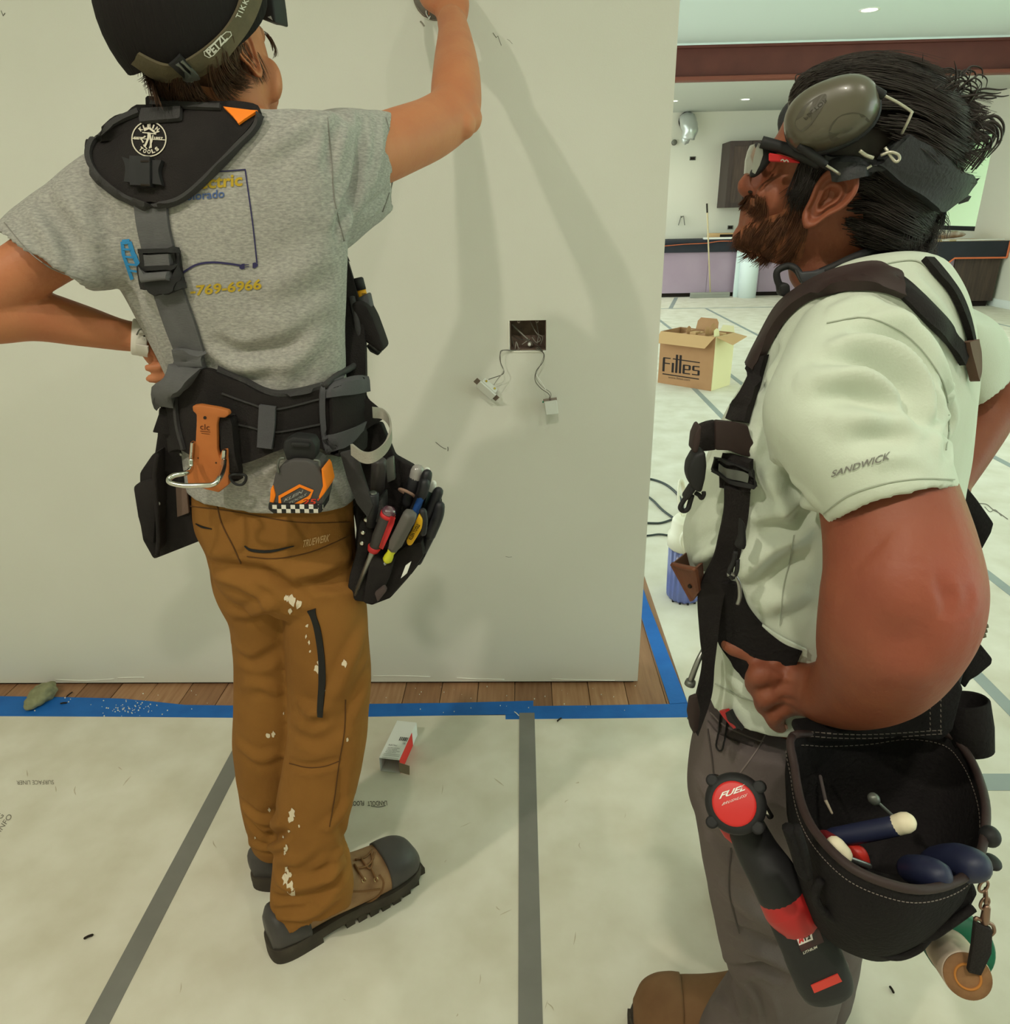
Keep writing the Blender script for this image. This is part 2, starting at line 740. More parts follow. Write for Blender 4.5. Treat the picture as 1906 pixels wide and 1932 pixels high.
print_on('pencil_mark', [(*line_faces([(0, 0), (.5, -.35), (.8, -.5), (1, -.55)], .05), (822, 834), (20, 0), (0, -24)),
                         (*line_faces([(0, 0), (.06, -.5), (.02, -1)], .16), (845, 843), (9, 0), (0, -8)),
                         (*line_faces([(0, 0), (.4, -.3), (.6, -.2), (1, -.8)], .05), (930, 62), (16, 0), (0, -30)),
                         (*line_faces([(0, 0), (.5, -.3), (1, -.9)], .06), (957, 74), (10, 0), (0, -10)),
                         (*line_faces([(0, .2), (.5, .0), (.3, -.6), (.8, -.8)], .12), (892, 84), (5, 0), (0, -6)),
                         (*line_faces([(0, 0), (.5, -.2), (1, -.1)], .1), (954, 1050), (12, 0), (0, -6)),
                         (*line_faces([(0, 0), (.5, -.4), (1, -.2)], .1), (2, 20), (8, 0), (0, -24))], bv_wall, m_pen, wl, .0005)
m_scuff = mat('wall_scuff', (196, 194, 182), .7)

# far shell
wb = MB().box((-3.4, Y_BACK, 0), (9.2, Y_BACK + .15, Z_LOW)).build('wall_back', m_wall_far)
tag(wb, kind='structure')
WIN_Y0, WIN_Y1, WIN_Z0, WIN_Z1 = PX(1840, 430, X_RIGHT)[1], PX(1768, 428, X_RIGHT)[1] + .25, 1.10, 2.62
wr = MB()
wr.box((X_RIGHT, 9.4, 0), (X_RIGHT + .18, Y_BACK, WIN_Z0))
wr.box((X_RIGHT, 9.4, WIN_Z1), (X_RIGHT + .18, Y_BACK, Z_CEIL))
wr.box((X_RIGHT, 9.4, WIN_Z0), (X_RIGHT + .18, WIN_Y0, WIN_Z1))
wr.box((X_RIGHT, WIN_Y1, WIN_Z0), (X_RIGHT + .18, Y_BACK, WIN_Z1))
tag(wr.build('wall_right', m_wall_far), kind='structure')
m_base = mat('baseboard_white', (232, 236, 230), .5)
tag(MB().box((X_RIGHT - .018, 9.4, .001), (X_RIGHT, Y_BACK, .12)).build('baseboard_right', m_base, bevel=.003), kind='structure')
tag(MB().box((-3.5, -2.6, Z_CEIL), (9.2, 11.60, Z_CEIL + .12)).build('ceiling', m_ceil), kind='structure')
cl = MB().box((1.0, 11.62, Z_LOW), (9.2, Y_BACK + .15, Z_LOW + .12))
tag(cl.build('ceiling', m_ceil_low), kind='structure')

tag(MB().box((-3.5, -2.6, 0), (7.55, -2.5, Z_CEIL)).build('wall_rear', m_wall), kind='structure')
tag(MB().box((-3.5, -2.5, 0), (-3.4, WALL_Y, Z_CEIL)).build('wall_side', m_wall), kind='structure')
# steel beam: two flanges and a web
m_steel = mat('red_oxide_steel', (106, 58, 50), .6, var=(92, 50, 44), scale=3, amt=.3, bump=.1, bscale=20)
m_steel2 = mat('red_oxide_flange', (128, 72, 58), .55)
YB = PZ(1275, 152, Z_LOW)[1]
zt = PY(1275, 86, YB)[2]
beam = empty('steel_beam', (1.0, YB, Z_LOW), 'dark red painted steel beam crossing the room under the high ceiling', 'beam')
MB().box((.9, YB + .08, Z_LOW + .02), (9.0, YB + .10, zt - .02)).build('web', m_steel, beam)
MB().box((.9, YB, Z_LOW), (9.0, YB + .20, Z_LOW + .045)).build('flange', m_steel2, beam, bevel=.004)
MB().box((.9, YB, zt - .03), (9.0, YB + .20, zt)).build('flange', m_steel, beam, bevel=.004)
MB().box((.9, YB + .0, zt), (9.0, YB + .22, Z_CEIL)).build('packing_strip', m_ceil, beam)

# window in the right wall
m_black = mat('black_frame', (38, 38, 40), .5)
m_glass = mat('window_glass', (235, 245, 240), .03, trans=1.0, spec=.4)
win = MB()
for (a, b, c, d) in ((WIN_Y0, WIN_Y1, WIN_Z0, WIN_Z0 + .07), (WIN_Y0, WIN_Y1, WIN_Z1 - .06, WIN_Z1), (WIN_Y1 - .06, WIN_Y1, WIN_Z0 + .07, WIN_Z1 - .06)):
    win.box((X_RIGHT + .05, a, c), (X_RIGHT + .11, b, d))
win.box((X_RIGHT + .05, WIN_Y0 + .0, WIN_Z0 + .07), (X_RIGHT + .11, WIN_Y0 + .02, WIN_Z1 - .06))
wo = win.build('window_1', m_black)
tag(wo, kind='structure')
YM = PX(1776, 400, X_RIGHT)[1]
MB().box((X_RIGHT + .055, YM, WIN_Z0 + .07), (X_RIGHT + .105, YM + .10, WIN_Z1 - .06)).build('mullion', m_black, wo)
MB().box((X_RIGHT + .075, WIN_Y0 + .02, WIN_Z0 + .07), (X_RIGHT + .079, YM, WIN_Z1 - .06)).build('pane', m_glass, wo)
MB().box((X_RIGHT + .075, YM + .10, WIN_Z0 + .07), (X_RIGHT + .079, WIN_Y1 - .06, WIN_Z1 - .06)).build('pane', m_glass, wo)
m_hill = mat('sunlit_grass', (150, 214, 130), .9, var=(112, 190, 110), scale=.5, amt=.3, detail=6)
hill = MB()
G = [[(x, y, -1.0 + .36 * (x - 8.5) + .5 * noise.noise(Vector((x * .3, y * .3, 0)))) for y in np.linspace(2, 40, 14)] for x in np.linspace(8.6, 24, 12)]
hill.add([p for r in G for p in r], [(a * 14 + b, a * 14 + b + 1, (a + 1) * 14 + b + 1, (a + 1) * 14 + b) for a in range(11) for b in range(13)])
tag(hill.build('hillside', m_hill, None, True), 'bright green grassy slope outside the window', 'hillside', kind='structure')

# downlights
m_lamp = mat('lamp_lens', (255, 250, 235), .5, emit=(1, .97, .88), estr=9)
m_trimw = mat('lamp_trim', (235, 235, 228), .5)


def downlight(p, r, label, ceil):
    e = empty('downlight', (p[0], p[1], ceil), label, 'light', 'recessed downlights in the ceilings')
    mb = MB()
    R = []
    for (q, h) in ((1.0, 0), (1.0, -.006), (.78, -.008), (.74, 0)):
        R.append([(p[0] + r * q * math.cos(t), p[1] + r * q * math.sin(t), ceil + h) for t in np.linspace(0, 2 * math.pi, 25)[:-1]])
    mb.rings(R, cap=False).build('trim_ring', m_trimw, e, True)
    MB().add([(p[0] + r * .74 * math.cos(t), p[1] + r * .74 * math.sin(t), ceil - .003) for t in np.linspace(0, 2 * math.pi, 25)[:-1]], [tuple(range(24))]).build('lens', m_lamp, e)
    return e


downlight(PZ(1641, 18, Z_CEIL), .115, 'glowing recessed downlight in the high ceiling in front of the beam', Z_CEIL)
downlight(PZ(1407, 187, Z_LOW), .085, 'glowing recessed downlight in the low ceiling right of centre behind the beam', Z_LOW)
downlight(PZ(1273, 190, Z_LOW), .07, 'glowing recessed downlight in the low ceiling half hidden by the wall edge', Z_LOW)
NEAR = [(-1.75, -.75, 165), (-.15, -.70, 110), (1.45, -.6, 60)]
for (x, y, w) in NEAR:
    lamp('lamp', (x, y, Z_CEIL - .02), w, .06, WARM, (x, y + .35, 0), 150)
for (x, y, w) in [(3.4, 4.2, 90), (4.2, 9.8, 130), (6.2, 6.5, 100)]:
    lamp('lamp', (x, y, Z_CEIL - .02), w, .10, COOL, (x, y, 0), 150)
for p in (PZ(1407, 187, Z_LOW), PZ(1273, 190, Z_LOW)):
    lamp('lamp', (p[0], p[1], Z_LOW - .02), 22, .06, (1, .95, .8), (p[0], p[1] + .2, 0), 140)

# ------------------------------------------------------------------ floor covering
T = .0016


def sheet(name, pts, label, m=m_paper, z0=-.001, z1=T):
    o = MB().prism([(x, y, z0) for x, y in pts], (0, 0, z1 - z0)).build(name, m)
    return tag(o, label, 'floor paper')


Y0, Y1, YF = -2.4, 1.93, 12.45
sheet('floor_paper', [(-3.4, Y0), (-.86, Y0), (-.86, Y1), (-3.4, Y1)], 'worn cream floor protection paper left of the long grey tape, lower left corner')
sheet('floor_paper', [(-.858, Y0), (.0, Y0), (.0, Y1 - .003), (-.858, Y1 - .003)], 'cream floor protection paper under the feet of the man in ochre trousers')
sheet('floor_paper', [(.002, Y0), (1.57, Y0), (1.57, YF), (.54, YF), (.54, Y1 - .004), (.002, Y1 - .004)], 'cream floor protection paper along the wall end, right of the middle grey tape')
sheet('floor_paper', [(1.572, Y0), (2.052, Y0), (2.052, YF), (1.572, YF)], 'narrow cream floor paper strip between two grey tapes at the far right')
sheet('floor_paper', [(2.054, Y0), (3.05, Y0), (3.05, YF), (2.054, YF)], 'cream floor paper sheet between grey tapes under the cardboard box')
sheet('floor_paper', [(3.052, Y0), (9.0, Y0), (9.0, YF), (3.052, YF)], 'wide cream floor paper at the right edge of the room')
sheet('floor_paper', [(1.0, YF + .002), (9.0, YF + .002), (9.0, Y_BACK), (1.0, Y_BACK)], 'cream floor paper in front of the kitchen island')


def tape(name, pts, label, m, z=T, th=.0012):
    o = MB().prism([(x, y, z) for x, y in pts], (0, 0, th)).build(name, m)
    return tag(o, label, 'tape')


def strip_y(x, y0, y1, w, label, m):
    return tape('tape_strip', [(x - w / 2, y0), (x + w / 2, y0), (x + w / 2, y1), (x - w / 2, y1)], label, m)


a, b, c, d = PZ(163, 1932), PZ(208, 1932), PZ(352, 1618), PZ(312, 1618)
strip_y(-.883, -1, 1.905, .050, 'long grey tape strip running diagonally at the lower left behind the ochre trousers', m_grey)
strip_y(.004, -1, 1.938, .050, 'straight grey tape strip running from the blue tape down the middle', m_grey)
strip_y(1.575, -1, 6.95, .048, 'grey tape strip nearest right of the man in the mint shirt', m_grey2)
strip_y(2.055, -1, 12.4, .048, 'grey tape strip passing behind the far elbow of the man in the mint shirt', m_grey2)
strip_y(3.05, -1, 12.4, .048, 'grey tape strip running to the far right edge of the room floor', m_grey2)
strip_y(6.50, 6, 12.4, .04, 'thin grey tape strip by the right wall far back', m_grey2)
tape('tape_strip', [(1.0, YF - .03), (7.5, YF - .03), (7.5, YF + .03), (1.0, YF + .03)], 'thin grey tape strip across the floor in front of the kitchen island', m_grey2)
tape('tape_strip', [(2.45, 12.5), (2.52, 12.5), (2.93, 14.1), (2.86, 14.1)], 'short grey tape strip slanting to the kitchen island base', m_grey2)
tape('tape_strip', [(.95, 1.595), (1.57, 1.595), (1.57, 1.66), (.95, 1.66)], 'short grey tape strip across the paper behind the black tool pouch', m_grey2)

bl = []
for (u, v) in [(0, 1314.5), (110, 1316), (230, 1319), (285, 1324), (350, 1331), (437, 1332), (700, 1329), (860, 1327), (1006.5, 1323)]:
    bl.append(PZ(u, v)[:2])
for (u, v) in [(1006, 1350), (954, 1349), (700, 1353), (440, 1355), (200, 1353), (0, 1352)]:
    bl.append(PZ(u, v)[:2])
bl = [(-2.6, bl[0][1])] + bl + [(-2.6, bl[-1][1])]
tape('tape_strip', bl, 'long blue masking tape edging the floor paper along the wall base', m_blue, T, .0008)
br = [PZ(u, v)[:2] for (u, v) in [(954, 1334), (1004, 1333), (1150, 1331), (1264, 1329), (1300, 1327), (1305, 1354), (1150, 1356), (954, 1358)]]
tape('tape_strip', br, 'shorter blue masking tape between the grey tape and the wall corner', m_blue, T - .0006, .0008)
bs = [(.44, 2.9), (.515, 2.9), (.545, 1.92), (.48, 1.92)]
bs = [PZ(1210, 1165)[:2] + np.array([0, .25]), PZ(1221, 1133)[:2] + np.array([0, .25]), PZ(1221, 1133)[:2], PZ(1297, 1327)[:2], PZ(1264, 1329)[:2], PZ(1220, 1196)[:2]]
tape('tape_strip', bs, 'blue masking tape running back past the end of the wall', m_blue, T + .0004, .0007)
# ================================================================== THE KITCHEN END OF THE ROOM
m_darkwood = mat('dark_stained_wood', (86, 70, 60), .55, var=(58, 46, 42), scale=5, amt=.3, stretch=(7, 7, .5), detail=7)
m_darkwood2 = mat('dark_stained_frame', (72, 58, 52), .55, var=(56, 45, 42), scale=6, amt=.3, stretch=(7, 7, .5))
m_purple = mat('mauve_rosin_paper', (176, 156, 172), .75, var=(168, 146, 164), scale=2, amt=.3, bump=.05, bscale=6)
m_blackcover = mat('black_counter_cover', (46, 48, 56), .7, var=(38, 40, 46), scale=4, amt=.3)
m_orange = mat('orange_hem', (226, 120, 76), .6)
m_whitewrap = mat('white_wrap', (226, 238, 236), .5, bump=.08, bscale=14)
m_ply = mat('plywood', (206, 168, 120), .7)
m_white = mat('white_plastic', (232, 232, 226), .45)
m_foil = mat('silver_wrap', (205, 208, 204), .28, metal=.5, bump=.6, bscale=22)
m_bristle = mat('grey_bristle', (150, 150, 140), .9)
m_pole = mat('pole_wood', (200, 184, 146), .6)
m_kraft = mat('kraft_card', (176, 134, 96), .8, var=(168, 126, 88), scale=8, amt=.3)
m_kraft_in = mat('kraft_inside', (196, 158, 112), .8)
m_kraft_pale = mat('kraft_pale', (222, 212, 168), .75)
m_ink = mat('black_ink', (36, 26, 24), .7)

# upper cabinets on the back wall
xl = PY(1358, 330, Y_BACK)[0]
YC = 14.3
zb, zt = PY(1371, 392, YC)[2], PY(1377, 266, YC)[2]
cab = empty('wall_cabinet', (xl + .7, YC, zb), 'dark stained wall cabinet with panelled doors hanging on the far wall', 'cabinet')
MB().box((xl, YC + .022, zb), (xl + 1.52, Y_BACK - .002, zt)).build('body', m_darkwood2, cab)
for k in range(4):
    a = xl + .004 + k * .38
    d = MB()
    for lo, hi in (((a, YC, zb), (a + .07, YC + .022, zt)), ((a + .302, YC, zb), (a + .372, YC + .022, zt)), ((a + .07, YC, zb), (a + .302, YC + .022, zb + .08)), ((a + .07, YC, zt - .08), (a + .302, YC + .022, zt))):
        d.box(lo, hi)
    do = d.build('door', m_darkwood2, cab)
    MB().box((a + .066, YC + .012, zb + .076), (a + .306, YC + .020, zt - .076)).build('panel', m_darkwood, do)
    MB().box((a + .30, YC - .03, zb + .05), (a + .31, YC, zb + .05 + .12)).build('handle', m_black, do)

# fittings on the back wall
p = PY(1299, 246, Y_BACK)
wd = empty('wrapped_duct', (p[0], Y_BACK, p[2]), 'bent duct end wrapped in crumpled plastic sticking out of far wall', 'duct')
mb = MB()
q = [PY(1296, 226, Y_BACK - .02), PY(1299, 232, Y_BACK - .22), PY(1301, 245, Y_BACK - .30), PY(1299, 262, Y_BACK - .28)]
mb.tube(smooth_path(q, [.13, .145, .135, .12], 5)[0], smooth_path(q, [.13, .145, .135, .12], 5)[1], 16)
o = mb.build('wrap', m_foil, wd, True)
ripple(o, .028, 9)
mb = MB()
ball(mb, PY(1293, 262, Y_BACK - .3), (.07, .06, .09), 8)
o = mb.build('loose_end', m_foil, wd, True)
ripple(o, .03, 14)
lathe(MB(), [(0, .15), (.02, .15)], PY(1296, 228, Y_BACK - .021), (0, -1, 0), 20).build('wall_collar', m_dark, wd)
m_box_metal = mat('box_metal', (120, 118, 108), .5, metal=.4)


def wallbox(u, v, w, h, label):
    p = PY(u, v, Y_BACK)
    e = empty('outlet_box', p, label, 'outlet box')
    m = MB()
    for lo, hi in (((-w, -h), (w, -h * .72)), ((-w, h * .72), (w, h)), ((-w, -h * .72), (-w * .8, h * .72)), ((w * .8, -h * .72), (w, h * .72))):
        m.box((p[0] + lo[0], Y_BACK - .016, p[2] + lo[1]), (p[0] + hi[0], Y_BACK - .001, p[2] + hi[1]))
    m.build('rim', m_box_metal, e)
    MB().box((p[0] - w * .78, Y_BACK - .004, p[2] - h * .7), (p[0] + w * .78, Y_BACK - .001, p[2] + h * .7)).build('back', m_dark, e)
    return e


wallbox(1378, 429, .052, .036, 'small dark outlet box on the far wall above the kitchen counter')
wallbox(1307, 299, .055, .032, 'open electrical box on far wall below the wrapped duct')
p = PY(1272, 269, Y_BACK)
lathe(MB(), [(0, .05), (.06, .045), (.065, .02)], p, (0, -1, 0), 16).build('pipe_stub', m_box_metal, None, True)
tag(bpy.data.objects['pipe_stub'], 'small grey pipe stub on far wall left of the duct', 'pipe stub')
p = PY(1286, 410, Y_BACK)
ws = empty('wire_stub', p, 'pair of thin wire ends poking from the far wall under the electrical box', 'wire')
for dx, sg in ((-.02, -1), (.02, 1)):
    MB().tube(catmull([p + (0, -.002, 0), p + (dx, -.05, .02), p + (dx * 1.5, -.07, -.01), p + (dx * 3, -.06, -.14)], 5), .008, 6).build('wire', m_box_metal, ws, True)

# kitchen island front
YI = 14.15
zi = PY(1320, 452, YI)[2]
xi0, xi1 = 2.35, 6.6
isl = empty('kitchen_island', (4.2, YI, 0), 'kitchen island faced with mauve paper under a black cover', 'island')
MB().box((xi0, YI + .012, .09), (xi1, 14.75, zi - .05)).build('body', m_darkwood2, isl)
MB().box((xi0, YI + .05, 0), (xi1, 14.7, .09)).build('toe_kick', m_dark, isl)
for k, (xa, xb) in enumerate(((xi0, PY(1334, 520, YI)[0]), (PY(1334.6, 520, YI)[0], PY(1432, 520, YI)[0]), (PY(1432.6, 520, YI)[0], xi1))):
    MB().box((xa, YI, .075), (xb, YI + .012, zi - .12)).build('paper_panel', m_purple, isl)
MB().box((xi0, YI - .06, zi - .05), (xi1, 14.8, zi)).build('worktop', m_blackcover, isl, bevel=.004)
zc = PY(1320, 476, YI - .03)[2]
MB().box((xi0, YI - .045, zc), (xi1, YI - .03, zi - .04)).build('cover_drop', m_blackcover, isl)
q = [PY(u, v, YI - .055) for u, v in [(1245, 465), (1290, 461), (1330, 459), (1345, 457), (1360, 455), (1390, 455), (1440, 455)]]
MB().tube(catmull(q, 4), .013, 6, .5).build('cover_hem', m_orange, isl, True)

# round post wrapped in white before the island
p = PZ(1413, 563)
col = empty('wrapped_post', p, 'white wrapped round post standing before the mauve island front', 'post')
r = mpp(p) * 17
lathe(MB(), [(0, r), (.5, r), (zi - .06, r)], p + (0, r, 0), (0, 0, 1), 28).build('post', m_whitewrap, col, True)
p2 = PZ(1391, 561)
MB().box((p2[0] - .075, p2[1] + .02, 0), (p2[0] + .075, p2[1] + .04, zi - .06)).build('side_panel', m_whitewrap, col)

# things on the island
def at_top(u, v, y):
    return PY(u, v, y)


p = PY(1340, 446, 14.35)
MB().box((p[0], 14.35, zi), (p[0] + .18, 14.6, zi + .095)).build('wooden_box', m_ply, None, bevel=.003)
tag(bpy.data.objects['wooden_box'], 'small pale wooden box lying on the kitchen island', 'box')
p = PY(1359, 446, 14.36)
tr = empty('tool_tray', (p[0] + .2, 14.4, zi), 'dark shallow tray with pale rim on the island beside the wooden box', 'tray')
MB().box((p[0], 14.36, zi), (p[0] + .5, 14.62, zi + .075)).build('tray_body', m_dark, tr)
MB().box((p[0] - .01, 14.35, zi + .075), (p[0] + .51, 14.63, zi + .092)).build('tray_rim', m_ply, tr)
p = PY(1330, 450, YI - .05)
MB().box((p[0], YI - .055, zi + .001), (p[0] + .66, YI + .1, zi + .032)).build('white_board', m_white, None, bevel=.003)
tag(bpy.data.objects['white_board'], 'narrow white board lying along the front edge of the island top', 'board')

# push broom leaning on the island
p0, p1 = PZ(1303, 563), PZ(1380, 563)
br = empty('push_broom', (p0 + p1) / 2, 'wide push broom with pale wooden handle standing before the island', 'broom')
MB().box((p0[0], p0[1], .055), (p1[0], p0[1] + .07, .10)).build('broom_head', m_bristle, br, bevel=.008)
bm_ = MB()
for k in range(40):
    x = p0[0] + (p1[0] - p0[0]) * (k + .5) / 40
    bm_.box((x - .009, p0[1] + .004, .003), (x + .008, p0[1] + .066, .058))
tag(bm_.build('bristles', m_bristle, br), kind='stuff')
pt = PY(1334, 384, p0[1] + .12)
pb = np.array([PY(1340, 556, p0[1] + .04)[0], p0[1] + .04, .09])
MB().tube([pb, pb + (pt - pb) * .9], .0135, 10).build('handle', m_pole, br, True)
MB().tube([pb + (pt - pb) * .9, pt], .0145, 10).build('grip', m_dark, br, True)

# counter at the right wall
zc = .985
fr = [PZ(1700, 458, zc), PZ(1867, 455, zc), PZ(1880, 433, zc), PZ(1740, 436, zc)]
fr[1][0] = min(fr[1][0], X_RIGHT - .01)
fr[2] = np.array([X_RIGHT - .01, fr[2][1], zc])
yf = (fr[0][1] + fr[1][1]) / 2
rc = empty('side_counter', (6.8, yf, 0), 'counter by the right wall draped in black with an orange hem', 'counter')
xa, xb = fr[0][0], X_RIGHT - .012
MB().box((xa, yf, zc - .035), (xb, yf + 1.0, zc)).build('worktop', m_ply, rc)
xw = PY(1806, 490, yf)[0]
zl = PY(1830, 487, yf)[2]
dp = [(xa, zc + .004), (xb, zc + .004), (xb, zl)]
dv = [PY(u, v, yf) for u, v in [(1800, 487), (1775, 505), (1760, 494), (1728, 490)]]
dp += [(q[0], q[2]) for q in dv] + [(xa, dv[-1][2] + .01)]
MB().prism([(x, yf - .02, z) for x, z in dp], (0, .012, 0)).build('cover_drop', m_blackcover, rc)
hm = [np.array([x, yf - .026, z]) for x, z in [(xb - .006, zc), (xb - .006, zl)]] + [q + (0, -.026, 0) for q in dv]
MB().tube(np.array([hm[0], hm[1]]), .014, 6).build('cover_hem', m_orange, rc)
MB().tube(np.array(hm[1:]), .014, 6).build('cover_hem', m_orange, rc)
MB().box((xw, yf + .03, .09), (xb - .05, yf + .95, zc - .04)).build('cabinet_body', m_darkwood, rc)
MB().box((xw + .05, yf + .09, 0), (xb - .09, yf + .9, .09)).build('toe_kick', m_dark, rc)
MB().box((xa, yf + .06, .03), (xw - .002, yf + .9, zc - .04)).build('paper_panel', m_purple, rc)
# clutter on it
mb = MB()
ball(mb, PY(1790, 431, yf + .62) * (1, 1, 0) + (0, 0, zc + .085), (.30, .13, .06), 10)
o = mb.build('plastic_bag', mat('clear_plastic', (215, 210, 200), .2, var=(150, 120, 96), scale=9, amt=.4, spec=.6), None, True)
ripple(o, .02, 9)
tag(o, 'crumpled clear plastic bag of small parts on the side counter', 'bag')
ss = empty('wood_strip_bundle', (6.6, yf + .2, zc), 'bundle of pale wooden strips lying on the side counter', 'strips')
for k in range(5):
    q0, q1 = PZ(1735, 450 + k * .9, zc + .01), PZ(1845 - 7 * k, 450 + k * 1.0, zc + .01)
    q0[1] = q1[1] = yf + .05 + .03 * k
    q0[2] = q1[2] = zc + .016
    MB().tube([q0, q1], .014, 6).build('wooden_strip', m_pole if k % 2 else m_white, ss)

# ------------------------------------------------------------------ cardboard box
A = PZ(1341, 738.5)
B = PZ(1366, 716)
Lf = PZ(1243, 722.5)
ux = nrm((Lf - A) * (1, 1, 0))
uy = np.array([-ux[1], ux[0], 0])
if uy @ (B - A) < 0:
    uy = -uy
wd_, dp_ = .56, .34
# height from the near right edge
t = np.array([A[0], A[1]])
zs = np.linspace(.1, .6, 200)
hh = zs[np.argmin([abs(pix((A[0], A[1], z))[1] - 636) for z in zs])]
Rb = Matrix([[ux[0], uy[0], 0], [ux[1], uy[1], 0], [0, 0, 1]])
cb = empty('cardboard_box', A + ux * wd_ / 2 + uy * dp_ / 2, 'open brown cardboard box with printed black lettering, filled with small cartons, behind the wall end', 'box')


def bx(x, y, z):
    return A + ux * x + uy * y + np.array([0, 0, z])


def slab(name, pts, th, m, parent, smooth=False):
    n = nrm(np.cross(pts[1] - pts[0], pts[2] - pts[0]))
    return MB().prism(pts, n * th).build(name, m, parent)


z0 = T + .001
slab('front_panel', [bx(0, 0, z0), bx(wd_, 0, z0), bx(wd_, 0, hh), bx(0, 0, hh)], .004, m_kraft, cb)
slab('side_panel', [bx(0, .004, z0), bx(0, dp_, z0), bx(0, dp_, hh), bx(0, .004, hh)], .004, m_kraft_pale, cb)
slab('side_panel', [bx(wd_, .004, z0), bx(wd_, dp_, z0), bx(wd_, dp_, hh), bx(wd_, .004, hh)], -.004, m_kraft, cb)
slab('back_panel', [bx(0, dp_, z0), bx(wd_, dp_, z0), bx(wd_, dp_, hh), bx(0, dp_, hh)], -.004, m_kraft, cb)
MB().prism([bx(.005, .005, .01), bx(wd_ - .005, .005, .01), bx(wd_ - .005, dp_ - .005, .01), bx(.005, dp_ - .005, .01)], (0, 0, .004)).build('bottom', m_kraft, cb)
slab('flap', [bx(.002, -.002, hh), bx(wd_, -.002, hh), bx(wd_, -.085, hh - .095), bx(.05, -.085, hh - .095)], .003, m_kraft_in, cb)
slab('flap', [bx(-.002, .01, hh), bx(-.002, dp_ - .01, hh), bx(-.155, dp_ - .06, hh - .012), bx(-.155, .03, hh - .055)], .003, m_kraft_in, cb)
slab('flap', [bx(.17, dp_, hh - .01), bx(.40, dp_, hh - .01), bx(.40, dp_ + .03, hh + .07), bx(.375, dp_ + .04, hh + .10), bx(.21, dp_ + .04, hh + .10), bx(.185, dp_ + .03, hh + .07)], .003, m_kraft, cb)
slab('flap', [bx(.0, dp_, hh - .01), bx(.15, dp_, hh - .01), bx(.15, dp_ + .05, hh + .05), bx(.04, dp_ + .05, hh + .05)], .003, m_kraft_pale, cb)
slab('packing_tape', [bx(-.0015, .16, hh), bx(-.0015, .185, hh), bx(-.0015, .185, hh - .09), bx(-.0015, .16, hh - .09)], .0006, m_white, cb)
# lettering drawn as on the box, strokes of the wordmark
fb = bvh_of(bpy.data.objects['front_panel'])
S = []


def stroke(a, b, w=.062):
    S.append((*line_faces([a, b], w), (1250.5, 700.5), (69, 8.3), (1.8, -33)))


for a, b in [((0.02, .0), (.02, .76)), ((0, .78), (.2, .78)), ((.02, .48), (.19, .48)), ((.27, .0), (.27, .55)), ((.26, .78), (1.0, .74)), ((.37, .0), (.37, 1.04)), ((.47, .0), (.47, 1.04)),
             ((.57, .03), (.57, .50)), ((.55, .50), (.74, .50)), ((.73, .5), (.73, .26)), ((.57, .26), (.74, .26)), ((.55, .03), (.75, .03)),
             ((.82, .5), (1.0, .5)), ((.83, .5), (.83, .27)), ((.82, .27), (1.0, .27)), ((.98, .27), (.98, .03)), ((.8, .03), (1.0, .03)), ((0, -.14), (1.0, -.2))]:
    stroke(a, b)
V, F = fit_text('www.fittes.com')
S.append((V, F, (1261, 713.5), (41, 5.6), (0.3, -4.2)))
print_on('lettering', S, fb, m_ink, cb, .0008)
# small cartons inside
spots = [(.06, .07, 62, 95), (.15, .06, 70, 85), (.24, .06, 60, 80), (.33, .06, 60, 75), (.06, .20, 75, 60), (.17, .20, 66, 92), (.28, .20, 64, 90), (.37, .20, 50, 90)]
for k, (x, y, w, d) in enumerate(spots):
    w, d = w / 1000, d / 1000
    c = empty('small_carton', bx(x, y, .2), ['small pale carton with raised open lid at the near right corner of the big box', 'small brown carton with standing flap inside the big cardboard box'][k > 0], 'carton', 'small cartons packed in the box')
    if k > 0:
        c['label'] = ['', 'small brown carton second from the right in the front row in the box', 'small brown carton third from the right in the front row in the box', 'small brown carton at the left end of the front row in the box', 'small brown carton at the right of the back row in the box', 'small brown carton second in the back row of the box', 'small brown carton third in the back row of the box', 'small brown carton at the left end of the back row in the box'][k]
    h0 = hh - .11
    mbx = MB().prism([bx(x - w / 2, y - d / 2, h0), bx(x + w / 2, y - d / 2, h0), bx(x + w / 2, y + d / 2, h0), bx(x - w / 2, y + d / 2, h0)], (0, 0, .105 + .012 * (k % 3)))
    mbx.build('carton_body', [m_kraft_in, m_kraft][k % 2], c)
    zt_ = h0 + .105 + .012 * (k % 3)
    if k in (0, 1, 3, 5):
        slab('lid', [bx(x - w / 2, y - d / 2, zt_), bx(x - w / 2, y + d / 2, zt_), bx(x - w / 2 + .008, y + d / 2 - .005, zt_ + .055), bx(x - w / 2 + .008, y, zt_ + .07), bx(x - w / 2 + .008, y - d / 2 + .005, zt_ + .055)], .002, m_kraft_pale if k == 0 else m_kraft, c)

